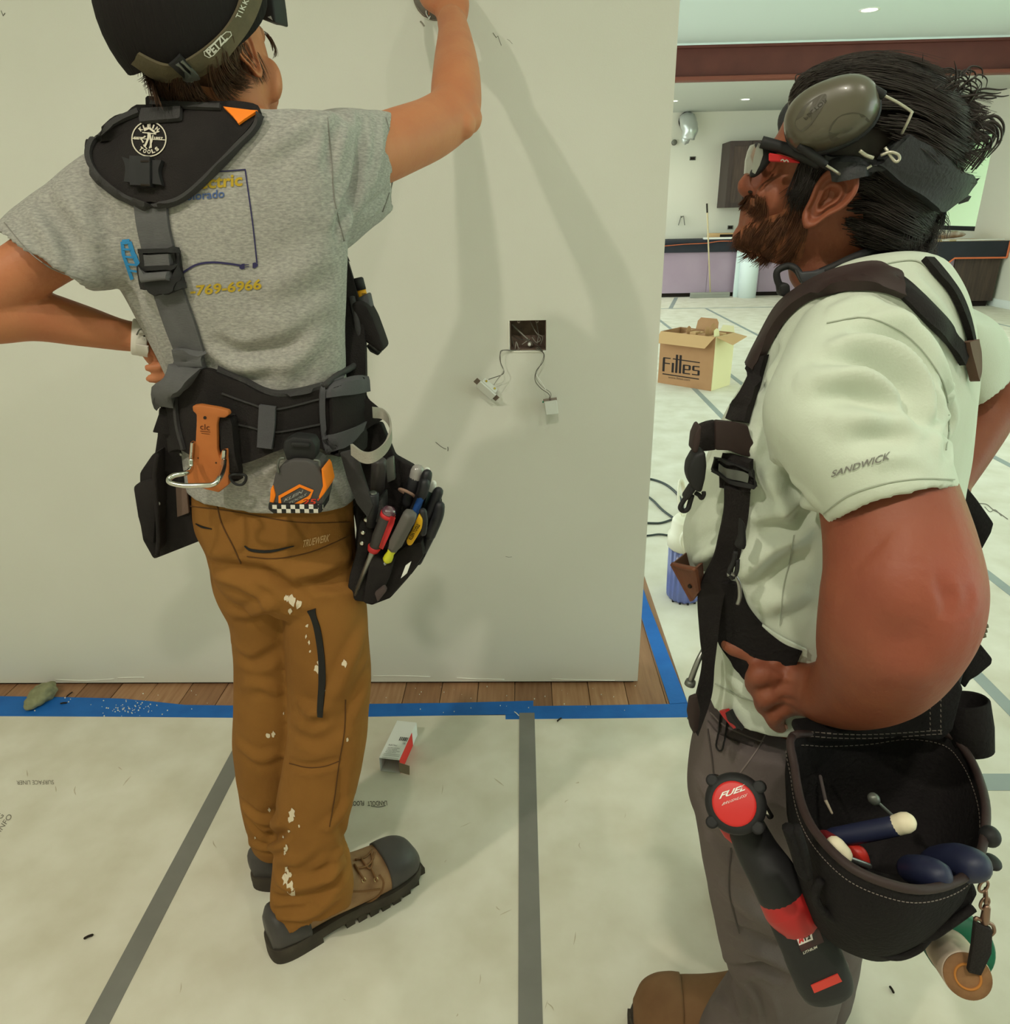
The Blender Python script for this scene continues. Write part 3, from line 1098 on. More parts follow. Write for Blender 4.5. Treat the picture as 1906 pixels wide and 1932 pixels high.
# ------------------------------------------------------------------ filter canister with cords behind the wall end
PB = PZ(1290, 1141)
m_bluecl = mat('clear_blue_plastic', (128, 140, 205), .22, trans=.45, spec=.5)
m_cream = mat('cream_plastic', (226, 222, 200), .4)
cx_, cy_ = PB[0] + .012, PB[1] + .06
fc = empty('filter_canister', (cx_, cy_, T), 'upright filter canister with ribbed clear blue bowl and cream cap on the floor', 'canister')
rr = mpp(PB) * 34
H1 = .235
mb = MB()
R = []
for h, q in ((0, .82), (.008, .9), (.02, .94), (.04, .95), (H1, 1.0)):
    R.append([(cx_ + rr * q * (1 + .05 * math.cos(18 * t)) * math.cos(t), cy_ + rr * q * (1 + .05 * math.cos(18 * t)) * math.sin(t), T + .004 + h) for t in np.linspace(0, 2 * math.pi, 109)[:-1]])
mb.rings(R)
mb.build('bowl', m_bluecl, fc, True)
lathe(MB(), [(0, rr * 1.02), (.01, rr * 1.13), (.06, rr * 1.13), (.066, rr * 1.02), (.12, rr * .95), (.135, rr * .8), (.14, rr * .3)], (cx_, cy_, T + H1), (0, 0, 1), 32).build('cap', m_cream, fc, True)
kd = nrm(np.array([-.05, -1, .28]))
kb = np.array([cx_ + .012, cy_, T + H1 + .045]) + kd * rr * .9
lathe(MB(), [(0, rr * .82), (.035, rr * .86), (.04, rr * .80), (.034, rr * .7), (.03, .01)], kb, kd, 28).build('dial', m_cream, fc, True)
for k in range(5):
    a_ = math.pi * (1.2 + k * .16)
    MB().box((cx_ + rr * .86 * math.cos(a_) - .004, cy_ + rr * .86 * math.sin(a_) - .004, T + .0004), (cx_ + rr * .86 * math.cos(a_) + .004, cy_ + rr * .86 * math.sin(a_) + .004, T + .008)).build('foot', m_black, fc)
MB().tube(catmull([(cx_ - .03, cy_, T + H1 + .12), (cx_ - .045, cy_ + .04, T + H1 + .2), (cx_ - .03, cy_ + .09, T + H1 + .26), (cx_ + .01, cy_ + .07, T + H1 + .14)], 6), .011, 8, .5).build('carry_loop', m_cream, fc, True)
m_cord = mat('black_cord', (52, 60, 58), .5)


def cord(pts, label, r=.006):
    q = catmull([PZ(u, v, .008) for u, v in pts], 6)
    return tag(MB().tube(q, r, 8).build('cord', m_cord, None, True), label, 'cord')


cord([(1205, 902), (1233, 905), (1258, 915), (1278, 932), (1287, 948), (1290, 975)], 'black cord arching behind the wall end to the canister cap', .007)
cord([(1205, 925), (1231, 943), (1250, 962), (1276, 981)], 'black cord running straight to the canister between two others')
cord([(1200, 985), (1229, 987), (1250, 986), (1276, 977)], 'black cord curving along the floor below the straight one')
cord([(1200, 1012), (1227, 1010), (1245, 1008), (1268, 1011)], 'lowest black cord lying flat on the paper beside the canister', .005)
# ================================================================== THE MAN AT THE WALL
m_skinL = mat('tanned_skin', (190, 126, 86), .55, var=(176, 106, 72), scale=14, amt=.15, bump=.12, bscale=160, spec=.35, sub=.12)
m_tee = mat('heather_grey_jersey', (172, 168, 160), .95, var=(132, 130, 126), scale=150, amt=.25, stretch=(1, 1, 3), bump=.25, bscale=220, detail=3, sheen=.1, spec=.1)
m_pants = mat('ochre_canvas', (146, 101, 50), .9, var=(126, 85, 40), scale=6, amt=.2, bump=.15, bscale=300, spec=.12)
m_blk = mat('black_nylon', (42, 38, 37), .85, var=(33, 30, 30), scale=18, amt=.3, bump=.3, bscale=420, spec=.15)
m_blk2 = mat('black_rubber', (34, 33, 34), .6, spec=.3, bump=.1, bscale=90)
m_cap = mat('black_ribbed_cap', (34, 31, 30), .9, bump=.7, bscale=60, bstretch=(7, .4, .4), spec=.1)
m_hairL = mat('brown_hair', (88, 60, 40), .6, var=(60, 40, 28), scale=60, amt=.2, stretch=(3, 3, .4), spec=.3)
m_bootbrown = mat('worn_brown_leather', (168, 132, 96), .7, var=(120, 88, 60), scale=16, amt=.25, bump=.25, bscale=40)
m_bootblack = mat('scuffed_black_leather', (58, 54, 53), .5, var=(78, 74, 72), scale=14, amt=.3, bump=.15, bscale=40)
m_sole = mat('dark_sole_rubber', (52, 46, 40), .8, var=(72, 64, 54), scale=20, amt=.3, bump=.2, bscale=40)
m_lace = mat('brown_lace', (120, 84, 52), .8)
m_brass = mat('brass_eyelet', (214, 190, 140), .3, metal=.9)

hipL = PY(512, 1000, 1.21)
manL = empty('person', (hipL[0] + .02, 1.2, 0), 'tall man in grey tee and ochre trousers reaching up to the wall', 'person')

# ---- continuous body: head, neck, arms, hands, trunk and legs
Yh = 1.20
mb = MB()
# trunk and legs inside the clothes
loft_mesh(mb, [sil(420, 190, 482, 205, 1.20, .055), sil(330, 245, 590, 240, 1.2, .07), sil(240, 330, 620, 320, 1.2, .085), sil(250, 480, 625, 470, 1.2, .095),
               sil(300, 620, 625, 620, 1.2, .09), sil(360, 760, 630, 760, 1.2, .085), sil(395, 940, 630, 950, 1.2, .085), sil(440, 1060, 640, 1070, 1.2, .08)], 28, 5)
limb(mb, [PY(480, 1050, 1.22), PY(500, 1180, 1.245), PY(503, 1330, 1.255), PY(502, 1480, 1.275), PY(507, 1625, 1.325)], [.05, .042, .036, .032, .028])
limb(mb, [PY(595, 1070, 1.185), PY(612, 1200, 1.165), PY(616, 1330, 1.155), PY(602, 1480, 1.145), PY(590, 1600, 1.14), PY(590, 1700, 1.16)], [.055, .05, .046, .042, .036, .030])
# right arm raised to the wall
limb(mb, [PY(610, 300, 1.25), PY(690, 290, 1.31), PY(765, 263, 1.40), PY(818, 240, 1.48), PY(856, 208, 1.54), PY(861, 160, 1.60), PY(860, 110, 1.70), PY(857, 62, 1.80), PY(852, 40, 1.85)],
     [.056, .054, .0525, .051, .049, .048, .043, .034, .031], 22, 6)
ball(mb, PY(872, 236, 1.50), .0255)
ball(mb, PY(880, 222, 1.53), .030)
# right hand gripping at the round box
limb(mb, [PY(853, 44, 1.85), PY(852, 10, 1.90), PY(850, -18, 1.94)], [.031, .040, .038], 18, 5, .7, (0, 0.3, 1))
for pts, r in (([(868, -5, 1.93), (856, -40, 1.99), (838, -58, 2.03), (826, -50, 2.055)], .0115), ([(858, -20, 1.93), (843, -52, 1.985), (826, -66, 2.03), (815, -54, 2.06)], .0118),
               ([(845, -25, 1.93), (828, -52, 1.985), (812, -60, 2.03), (803, -46, 2.06)], .0112), ([(832, -22, 1.93), (815, -42, 1.98), (803, -46, 2.02), (796, -34, 2.05)], .010),
               ([(828, 18, 1.88), (806, 4, 1.92), (798, -14, 1.975), (800, -26, 2.02)], .0125)):
    limb(mb, [PY(*p) for p in pts], [r * 1.15, r * 1.05, r, r * .82], 12, 5)
# left arm, hand on the hip
limb(mb, [PY(262, 390, 1.20), PY(160, 440, 1.18), PY(60, 502, 1.13), PY(-20, 555, 1.11), PY(-52, 590, 1.10), PY(-18, 598, 1.11), PY(60, 594, 1.14), PY(150, 613, 1.17), PY(225, 631, 1.195), PY(274, 638, 1.21)],
     [.056, .049, .043, .042, .042, .041, .0405, .034, .0265, .0240], 22, 6)
limb(mb, [PY(274, 640, 1.21), PY(297, 664, 1.225), PY(327, 694, 1.235)], [.023, .029, .028], 16, 5, .72)
for pts, r in (([(338, 682, 1.22), (318, 686, 1.20), (298, 693, 1.19), (279, 694, 1.187)], .0080), ([(342, 704, 1.22), (322, 707, 1.20), (300, 714, 1.192), (281, 715, 1.19)], .0078),
               ([(345, 724, 1.22), (328, 728, 1.21), (314, 731, 1.205), (302, 730, 1.20)], .0076), ([(348, 740, 1.23), (334, 744, 1.215), (322, 745, 1.21), (314, 744, 1.205)], .0070),
               ([(302, 655, 1.215), (326, 655, 1.205), (342, 668, 1.195), (350, 680, 1.19)], .0100)):
    limb(mb, [PY(*p) for p in pts], [r * 1.1, r * 1.05, r, r * .85], 12, 5)
# head looking up and to the right, neck
HC = PY(380, 68, 1.19)
fL = nrm((.32, .86, .40))
lL = nrm(np.cross(fL, (0, 0, 1)))
uL_ = np.cross(lL, fL)


def HL(f, l, u):
    return HC + fL * f + lL * l + uL_ * u


def headsec(u, fr, bk, w, e=2.3):
    c = HL((fr + bk) / 2, 0, u)
    return [*c, *(lL * w), *(fL * (fr - bk) / 2), e]


loft_mesh(mb, [headsec(-.135, .062, .00, .030), headsec(-.118, .082, -.035, .044), headsec(-.09, .090, -.065, .056), headsec(-.06, .092, -.08, .062), headsec(-.03, .092, -.092, .068), headsec(0, .088, -.1, .074), headsec(.03, .09, -.104, .076),
               headsec(.07, .082, -.1, .073), headsec(.11, .05, -.075, .055), headsec(.128, .02, -.04, .025)], 30, 4)
limb(mb, [PY(425, 235, 1.2), PY(430, 180, 1.205), PY(432, 130, 1.21)], [.066, .058, .056])
limb(mb, [HL(.085, 0, .02), HL(.105, 0, -.01), HL(.118, 0, -.028)], [.011, .013, .016])
ball(mb, HL(.092, 0, -.062), (.022, .026, .014))
ball(mb, HL(.085, 0, -.105), .024)
ball(mb, HL(.03, .066, -.07), (.018, .016, .03))
bodyL = fuse('body', mb, .0042, 5, .5, m_skinL, manL)
# right ear with rim and bowl
def ear(name, c, up, back, out, s, m, parent):
    up, back, out = nrm(up), nrm(back), nrm(out)
    prof = [(-.50, .02), (-.36, -.13), (-.12, -.18), (.15, -.24), (.38, -.18), (.50, .04), (.46, .26), (.28, .38), (.02, .36), (-.22, .22), (-.42, .14)]
    P = catmull(np.array(prof), 4, True)
    cx = np.array([.02, .06])
    rows = []
    for q, h in ((1.0, -.10), (1.03, .02), (1.0, .12), (.90, .15), (.80, .10), (.70, .02), (.60, -.01), (.50, .05), (.42, .06), (.34, -.02), (.2, -.10), (.04, -.12)):
        rows.append([c + (up * (cx[0] + (p[0] - cx[0]) * q) + back * (cx[1] + (p[1] - cx[1]) * q) + out * h * (1.0 if p[1] > -.1 else .55)) * s for p in P])
    return MB().rings(rows).build(name, m, parent, True)


earL = ear('ear', HL(-.012, .080, -.022), uL_ + fL * -.15, -fL + uL_ * -.1, lL * .8 - fL * .5, .066, m_skinL, manL)

# ---- T-shirt
mb = MB()
loft_mesh(mb, [sil(345, 205, 500, 212, 1.2, .066), sil(318, 222, 545, 216, 1.2, .078), sil(232, 258, 622, 214, 1.21, .10), sil(186, 310, 662, 250, 1.21, .12), sil(178, 400, 660, 360, 1.2, .128), sil(192, 480, 655, 460, 1.2, .13),
               sil(226, 545, 652, 540, 1.2, .128), sil(262, 610, 652, 610, 1.2, .124), sil(300, 680, 650, 690, 1.2, .12), sil(326, 740, 655, 750, 1.2, .122), sil(338, 830, 662, 830, 1.2, .128), sil(343, 880, 666, 890, 1.2, .132), sil(345, 915, 670, 928, 1.2, .134)], 40, 5, 0, .02)
loft_mesh(mb, [sil(230, 270, 350, 480, 1.2, .085), sil(165, 285, 300, 505, 1.19, .088), sil(78, 350, 246, 535, 1.17, .086), sil(25, 392, 205, 546, 1.145, .082), sil(-14, 432, 170, 547, 1.125, .078)], 30, 5, 0, .03)
loft_mesh(mb, [sil(580, 212, 640, 480, 1.24, .085), sil(640, 203, 672, 458, 1.26, .086), sil(690, 206, 706, 428, 1.30, .084), sil(742, 212, 740, 396, 1.37, .078)], 30, 5, 0, .03)
tee = fuse('t_shirt', mb, .005, 5, .5, m_tee, manL)
bvT = bvh_of(tee)
folds(tee, [([(150, 300), (185, 360), (205, 430), (222, 520)], .012, -.009), ([(110, 340), (150, 400), (185, 470)], .014, .008), ([(75, 375), (120, 430), (150, 500)], .012, -.006), ([(60, 400), (95, 455), (120, 510)], .011, .006), ([(190, 400), (215, 470), (240, 540)], .012, .007),
            ([(690, 215), (676, 300), (650, 400), (632, 450)], .011, -.010), ([(725, 225), (712, 300), (695, 360)], .010, .007), ([(705, 330), (670, 400), (640, 440)], .012, .007), ([(748, 330), (720, 370), (690, 400)], .009, -.006), ([(650, 215), (630, 260), (615, 330)], .010, -.006), ([(600, 215), (540, 260), (480, 300)], .012, .006),
            ([(630, 470), (560, 520), (480, 560)], .022, .006), ([(640, 560), (560, 600), (470, 620)], .02, .005), ([(400, 640), (450, 665), (510, 660), (570, 640)], .012, -.007), ([(395, 655), (440, 690), (500, 690), (560, 680)], .013, .008), ([(620, 620), (560, 680), (520, 730)], .014, .007), ([(262, 560), (290, 620), (318, 690)], .013, .007),
            ([(240, 540), (275, 600), (300, 650)], .01, -.006), ([(480, 905), (520, 880), (545, 850)], .012, .007), ([(640, 870), (560, 900), (520, 925)], .012, .006), ([(355, 860), (375, 890), (400, 925)], .01, .006)], bvT)
ripple(tee, .0028, 14, (1, 1, .6), 3)

# ---- ochre trousers
mb = MB()
loft_mesh(mb, [sil(362, 900, 664, 915, 1.2, .118), sil(357, 930, 668, 955, 1.2, .124), sil(360, 985, 670, 1010, 1.2, .130), sil(384, 1035, 676, 1060, 1.2, .132), sil(396, 1075, 684, 1110, 1.2, .128), sil(420, 1110, 680, 1140, 1.2, .10)], 40, 5)
loft_mesh(mb, [sil(392, 1050, 545, 1085, 1.225, .10), sil(402, 1110, 555, 1140, 1.235, .10), sil(432, 1175, 560, 1190, 1.245, .094), sil(441, 1255, 565, 1265, 1.25, .086), sil(440, 1330, 562, 1335, 1.255, .08), sil(437, 1410, 560, 1412, 1.26, .076), sil(446, 1480, 552, 1485, 1.27, .072),
               sil(458, 1545, 545, 1548, 1.285, .068), sil(470, 1590, 545, 1592, 1.30, .064), sil(474, 1612, 540, 1614, 1.315, .06, 2.2, (-.25, .73, -.65)), sil(476, 1636, 535, 1638, 1.32, .058, 2.2, (-.24, .70, -.69))], 32, 5, 0, .02)
loft_mesh(mb, [sil(520, 1060, 682, 1080, 1.175, .102), sil(528, 1120, 690, 1140, 1.17, .10), sil(534, 1180, 695, 1195, 1.165, .094), sil(540, 1250, 699, 1258, 1.16, .088), sil(542, 1320, 696, 1325, 1.155, .084), sil(540, 1390, 688, 1395, 1.15, .08), sil(530, 1460, 676, 1462, 1.145, .076),
               sil(519, 1530, 660, 1525, 1.14, .074), sil(514, 1590, 648, 1575, 1.14, .073), sil(513, 1640, 660, 1608, 1.142, .078, 2.2, (-.28, .82, -.5)), sil(510, 1710, 668, 1662, 1.138, .083, 2.2, (-.25, .73, -.65)), sil(509, 1772, 662, 1708, 1.136, .084, 2.2, (-.24, .70, -.69))], 32, 5, 0, .02)
pants = fuse('trousers', mb, .0055, 5, .5, m_pants, manL)
bvP = bvh_of(pants)
folds(pants, [([(385, 1065), (450, 1072), (520, 1085), (560, 1120)], .013, -.011), ([(400, 1085), (470, 1110), (535, 1160)], .014, .009), ([(490, 1070), (540, 1110), (590, 1130)], .012, -.010), ([(540, 1080), (600, 1075), (665, 1040)], .013, .008), ([(560, 1105), (620, 1095), (680, 1070)], .013, -.008),
              ([(430, 1160), (480, 1155), (525, 1130)], .012, .008), ([(440, 1230), (480, 1250), (530, 1220)], .013, -.007), ([(690, 1170), (665, 1240), (630, 1310), (560, 1370)], .013, .009), ([(697, 1250), (672, 1310), (640, 1370)], .012, -.008), ([(560, 1330), (600, 1345), (640, 1330)], .013, .007),
              ([(545, 1380), (600, 1400), (660, 1360)], .013, -.006), ([(545, 1440), (590, 1446), (650, 1430)], .01, -.005), ([(440, 1300), (490, 1290), (530, 1310)], .014, .007), ([(440, 1400), (490, 1430), (535, 1420)], .014, .006), ([(460, 1540), (490, 1570), (520, 1580), (545, 1565)], .011, -.012), ([(455, 1520), (490, 1545), (530, 1550)], .012, .010), ([(470, 1590), (505, 1600), (540, 1590)], .010, .008),
              ([(660, 1640), (600, 1690), (540, 1700), (515, 1690)], .012, -.012), ([(665, 1610), (610, 1655), (550, 1672), (518, 1660)], .013, .012), ([(640, 1690), (580, 1728), (520, 1728)], .011, .009), ([(655, 1570), (635, 1620), (620, 1660)], .012, .010), ([(640, 1550), (652, 1600), (660, 1650)], .01, -.006), ([(516, 1720), (560, 1715), (600, 1705)], .01, -.009), ([(520, 1640), (570, 1640), (620, 1600)], .012, -.006),
              ([(665, 1500), (640, 1540), (610, 1570)], .012, .007), ([(645, 1440), (642, 1500), (632, 1560)], .008, -.004)], bvP)
ripple(pants, .0034, 11, (1, 1, .7), 1)
bvP = bvh_of(pants)
bvT = bvh_of(tee)
m_seam = mat('dark_seam', (84, 54, 24), .9)
m_zip = mat('black_zip', (24, 22, 22), .6)
m_pale = mat('pale_thread', (196, 160, 112), .8)
m_paintspot = mat('dried_white_plaster', (214, 200, 176), .9)
strap('seat_seam', [(408, 940), (418, 985), (440, 1030), (455, 1063)], 2.2, bvP, m_seam, pants, .0004, .0008, 16, 1)
strap('pocket_slit', [(462, 1030), (475, 1038), (510, 1040), (555, 1030)], [2, 5, 5, 1.5], bvP, m_zip, pants, .0006, .0012, 14, 2)
strap('pocket_slit', [(370, 988), (382, 994), (400, 998)], [1.5, 3.5, 1.5], bvP, m_zip, pants, .0004, .001, 10, 1)
strap('pocket_seam', [(466, 1050), (520, 1054), (590, 1040), (660, 1010)], 1.8, bvP, m_seam, pants, .0003, .0007, 14, 1)
strap('pocket_seam', [(360, 955), (440, 965), (560, 985), (660, 985)], 1.8, bvP, m_seam, pants, .0003, .0007, 16, 1)
strap('belt_loop', [(429, 935), (428, 958)], 5, bvP, m_seam, pants, .0012, .0014, 6, 2)
strap('thigh_zip', [(588, 1150), (592, 1163), (600, 1190), (607, 1240), (608, 1290), (604, 1352)], [17, 11, 12, 12, 13, 10], bvP, m_zip, pants, .0008, .0018, 30, 3)
strap('side_seam', [(652, 1320), (650, 1380), (640, 1440), (632, 1500), (622, 1560)], 2.0, bvP, m_seam, pants, .0003, .0007, 20, 1)
strap('knee_seam', [(546, 1440), (580, 1448), (612, 1446), (640, 1436)], 1.6, bvP, m_seam, pants, .0003, .0007, 12, 1)
V, F = fit_text('TRUEWERK', .01)
print_on('lettering', [(V, F, (570, 1033), (50, -12), (3, -14))], bvP, m_pale, pants)
sp = []
rs = random.Random(4)
for (u, v, r) in [(552, 1135, 11), (565, 1140, 8), (540, 1128, 6), (548, 1152, 5), (598, 1262, 8), (602, 1250, 5), (612, 1305, 4), (650, 1252, 6), (580, 1180, 4), (578, 1200, 3.5), (584, 1212, 3.5), (586, 1228, 3), (552, 1535, 8), (550, 1545, 7), (540, 1600, 5), (538, 1608, 4), (540, 1660, 10), (548, 1672, 11), (545, 1650, 8), (553, 1684, 7), (541, 1640, 5), (546, 1568, 3), (535, 1580, 2.5), (565, 1558, 2.5), (508, 1528, 4), (482, 1580, 2.5), (655, 1395, 3), (516, 1385, 5), (506, 1388, 5), (605, 1280, 3), (535, 1345, 2)]:
    n = 11
    ph = [rs.uniform(.45, 1.2) for _ in range(n)]
    P = [(u + r * ph[k] * .75 * math.cos(2 * math.pi * k / n), v + r * 1.25 * ph[k] * math.sin(2 * math.pi * k / n)) for k in range(n)]
    sp.append((np.array([(0, 0)] + P) - (0, 0), [(0, k + 1, (k + 1) % n + 1) for k in range(n)], (0, 0), (1, 0), (0, 1)))
for it in sp:
    it[0][0] = it[0][1:].mean(0)
o = print_on('plaster_spots', sp, bvP, m_paintspot, pants, .001)
tag(o, kind='stuff')

# ---- print on the back of the T-shirt
m_navy = mat('navy_print', (52, 48, 84), .9)
m_yel = mat('yellow_print', (176, 148, 44), .9)
m_blu = mat('blue_print', (70, 92, 140), .9)
m_azure = mat('azure_print', (52, 132, 186), .9)


def L_(pts, w):
    return (*line_faces(pts, w), (0, 0), (1, 0), (0, 1))


print_on('print_frame', [L_(catmull([(394, 325), (430, 323), (464, 320)], 6), 2.6), L_(catmull([(463, 320), (470, 370), (478, 430), (485, 496)], 8), 2.6),
                         L_(catmull([(340, 518), (370, 500), (400, 495), (430, 497), (455, 501)], 5), 4),
                         ([(0, 0), (0, 1), (.5, 1.05), (1, .7), (1, .3), (.5, -.05)], [(0, 1, 2, 3, 4, 5)], (462, 497), (-10, 2), (0, 10)),
                         ([(0, 0), (0, 1), (.5, 1.05), (1, .7), (1, .3), (.5, -.05)], [(0, 1, 2, 3, 4, 5)], (477, 496), (10, -1), (0, 10)),
                         L_([(462, 499), (470, 499)], 1.5), L_([(462, 504), (470, 503)], 1.5)], bvT, m_navy, tee)
V, F = fit_text('Electric', .028)
print_on('lettering', [(V, F, (352, 360), (106, -9), (0, -24))], bvT, m_yel, tee)
V, F = fit_text('Colorado', .012)
print_on('lettering', [(V, F, (336, 380), (88, -7), (0, -16))], bvT, m_blu, tee)
V, F = fit_text('-769-6966', .03)
print_on('lettering', [(V, F, (360, 559), (134, -13), (0, -20))], bvT, m_yel, tee)
print_on('print_bridge', [L_([(231, 456), (233, 480), (240, 500), (250, 527)], 7), L_([(245, 456), (252, 478), (262, 500), (270, 522)], 9), L_([(231, 457), (246, 455)], 9), L_([(231, 470), (250, 471)], 4), L_([(235, 484), (256, 486)], 4), L_([(240, 498), (262, 500)], 4), L_([(244, 510), (266, 513)], 4), L_([(256, 480), (264, 512)], 6)], bvT, m_azure, tee)
m_stitch = mat('tee_stitch', (128, 124, 118), .95)
strap('sleeve_seam', [(618, 222), (626, 300), (632, 380), (650, 455)], 2, bvT, m_stitch, tee, .0003, .0008, 20, 1)
strap('cuff_seam', [(728, 222), (742, 280), (741, 340), (722, 400)], 1.6, bvT, m_stitch, tee, .0003, .0007, 16, 1)
strap('cuff_seam', [(8, 420), (60, 480), (110, 512), (160, 528)], 1.6, bvT, m_stitch, tee, .0003, .0007, 16, 1)

# ---- boots
def boot(name, heel, d, L, mats, parent, full=True):
    up_m, cap_m, sole_m = mats
    heel = np.array([heel[0], heel[1], 0.0])
    d = nrm((d[0], d[1], 0))
    l = np.array([d[1], -d[0], 0])
    z = np.array([0, 0, 1.0])
    zf = T + .0005

    def Q(s, w, h):
        return heel + d * (s * L) + l * w + z * (h + zf)

    def sec(s, w, z0, z1, e=2.4, off=0):
        w *= 1.12
        z1 = z0 + (z1 - z0) * 1.32
        c = Q(s, off, (z0 + z1) / 2)
        return [*c, *(l * w), *(z * (z1 - z0) / 2), e]
    o = MB()
    loft_mesh(o, [sec(.035, .024, .03, .060), sec(.07, .034, .028, .078), sec(.15, .039, .026, .10), sec(.26, .043, .026, .150), sec(.38, .044, .026, .148), sec(.50, .047, .026, .122), sec(.62, .050, .026, .105), sec(.74, .052, .026, .095), sec(.86, .048, .026, .088), sec(.94, .036, .027, .075), sec(.985, .018, .03, .055)], 26, 4)
    limb(o, [Q(.27, 0, .09), Q(.27, 0, .14), Q(.27, 0, .19)], [.040, .040, .040])
    up = fuse(name, o, .004, 3, .5, up_m, parent)
    c = MB()
    loft_mesh(c, [sec(.745, .0535, .024, .0985), sec(.80, .0535, .024, .098), sec(.88, .049, .024, .094), sec(.95, .038, .025, .082), sec(.995, .018, .03, .058)], 24, 4)
    c.build('toe_cap', cap_m, up, True)
    c = MB()
    loft_mesh(c, [sec(.018, .026, .024, .085), sec(.06, .040, .024, .098), sec(.14, .0445, .024, .088), sec(.235, .0452, .024, .075)], 24, 4)
    c.build('heel_counter', cap_m, up, True)
    out = catmull(np.array([(.0, 0), (.02, .030), (.10, .042), (.25, .043), (.42, .041), (.58, .047), (.74, .0555), (.88, .050), (.97, .032), (1.012, 0), (.97, -.034), (.88, -.05), (.74, -.0545), (.58, -.048), (.42, -.042), (.25, -.043), (.10, -.042), (.02, -.030)]), 4, True)
    out[:, 1] *= 1.12
    mbx = MB()
    mbx.rings([[Q(s, w * .97, h) for s, w in out] for h in (.014,)] + [[Q(s, w, h) for s, w in out] for h in (.018, .034)] + [[Q(s, w * .95, h) for s, w in out] for h in (.040,)])
    so = mbx.build('sole', sole_m, up, True)
    so.data.set_sharp_from_angle(angle=math.radians(35))
    mbx = MB()
    hs = [(s, w) for s, w in out if s < .30]
    hs = sorted(hs, key=lambda q: math.atan2(q[1], q[0] - .15))
    mbx.rings([[Q(s, w * .98, h) for s, w in hs] for h in (0, .018)])
    k = 0
    for s0 in np.arange(.44, .98, .075):
        ww = 1.1 * float(np.interp(s0 + .03, [.42, .74, .9, 1.0], [.040, .054, .045, .02]))
        mbx.add([Q(s0, -ww, 0), Q(s0 + .055, -ww, 0), Q(s0 + .055, ww, 0), Q(s0, ww, 0), Q(s0, -ww, .018), Q(s0 + .055, -ww, .018), Q(s0 + .055, ww, .018), Q(s0, ww, .018)], [(0, 3, 2, 1), (4, 5, 6, 7), (0, 1, 5, 4), (1, 2, 6, 5), (2, 3, 7, 6), (3, 0, 4, 7)])
    tag(mbx.build('tread', sole_m, so), kind='stuff')
    return up, Q, l, d


RH, RT = PZ(516, 1822), PZ(800, 1655)
dR = nrm(RT - RH)
Lb = float(np.linalg.norm(RT - RH)) * 1.0
bootR, Q, l, d = boot('boot', RH + dR * 0 + np.array([-dR[1], dR[0], 0]) * .030, dR, Lb, (m_bootbrown, m_bootblack, m_sole), manL)
bvB = bvh_of(bootR)
for (u, v) in [(686, 1660), (709, 1659)]:
    p, n = hit(bvB, u, v)
    e1 = nrm(np.cross(n, (0, 0, 1)))
    e2 = np.cross(n, e1)
    mb = MB()
    mb.tube([p + n * .001 + .0042 * (math.cos(t) * e1 + math.sin(t) * e2) for t in np.linspace(0, 2 * math.pi, 15)], .0014, 6, 1, False)
    mb.build('eyelet', m_brass, bootR, True)


def cordpx(name, pts, r, bv, m, parent, off=.003):
    P = fill([hit(bv, *p)[0] for p in catmull(np.array(pts, float), 6)], None)
    nn = fill([hit(bv, *p)[1] for p in catmull(np.array(pts, float), 6)], None)
    return MB().tube([p + n * off for p, n in zip(P, nn)], r, 8).build(name, m, parent, True)


for q in ([(668, 1632), (676, 1645), (688, 1662)], [(700, 1640), (706, 1652), (711, 1662)], [(670, 1624), (690, 1618), (702, 1606)], [(672, 1640), (690, 1636), (702, 1625), (706, 1610)], [(680, 1620), (695, 1640), (702, 1630), (700, 1608)]):
    cordpx('lace', q, .0026, bvB, m_lace, bootR)
for q in ([(660, 1682), (690, 1681), (718, 1677)], [(645, 1750), (660, 1726), (690, 1706), (716, 1688), (724, 1665), (716, 1650)]):
    strap('leather_seam', q, 3.5, bvB, m_lace, bootR, .0003, .0010, 18, 1)
LH = PZ(492, 1684)
boot('boot', LH + np.array([.012, .0, 0]), (.10, .99), Lb, (m_bootbrown, m_bootblack, m_sole), manL)
# ---- cap, hair and head strap of the man at the wall
def HE(c, rf, rl, ru, ph, th):
    return HL(c[0] + rf * math.sin(ph) * math.cos(th), c[1] + rl * math.sin(ph) * math.sin(th), c[2] + ru * math.cos(ph))


R = []
for k in range(15):
    ring = []
    for j in range(40):
        th = 2 * math.pi * j / 40
        low = 1.62 + .26 * (-math.cos(th)) + .20 * abs(math.sin(th))      # lower edge: deeper at the back
        ph = .03 + (low - .03) * k / 14
        ring.append(HE((-.012, 0, .030), .122, .106, .122, ph, th))
    R.append(ring)
ring = np.array(R[-1])
c0 = ring.mean(0)
R.append([c0 + (p - c0) * .95 for p in ring])
capL = MB().rings(R).build('cap', m_cap, manL, True)
capL.data.set_sharp_from_angle(angle=math.radians(60))
# brim
bp = []
for (f_, l_, u_) in [(.085, -.075, .035), (.15, -.06, .02), (.185, 0, .022), (.15, .06, .02), (.085, .075, .035)]:
    bp.append(HL(f_, l_, u_ + .012))
bp = catmull(np.array(bp), 5)
MB().prism([p for p in bp], uL_ * .006).build('brim', m_blk2, capL)
MB().prism([PY(u, v, 1.27) for u, v in [(474, -34), (510, -34), (516, 8), (520, 43), (508, 39), (494, 37), (486, 30), (480, 12)]], (.01, .035, 0)).build('peak', m_blk2, capL, False, .003, 2)
MB().prism([PY(u, v, 1.269) for u, v in [(505, 32), (511, 30), (514, 38)]], (0, .002, 0)).build('peak_highlight', mat('pale_highlight', (170, 170, 165), .4), capL)  # whitish highlight on the black peak, put in as a pale chip
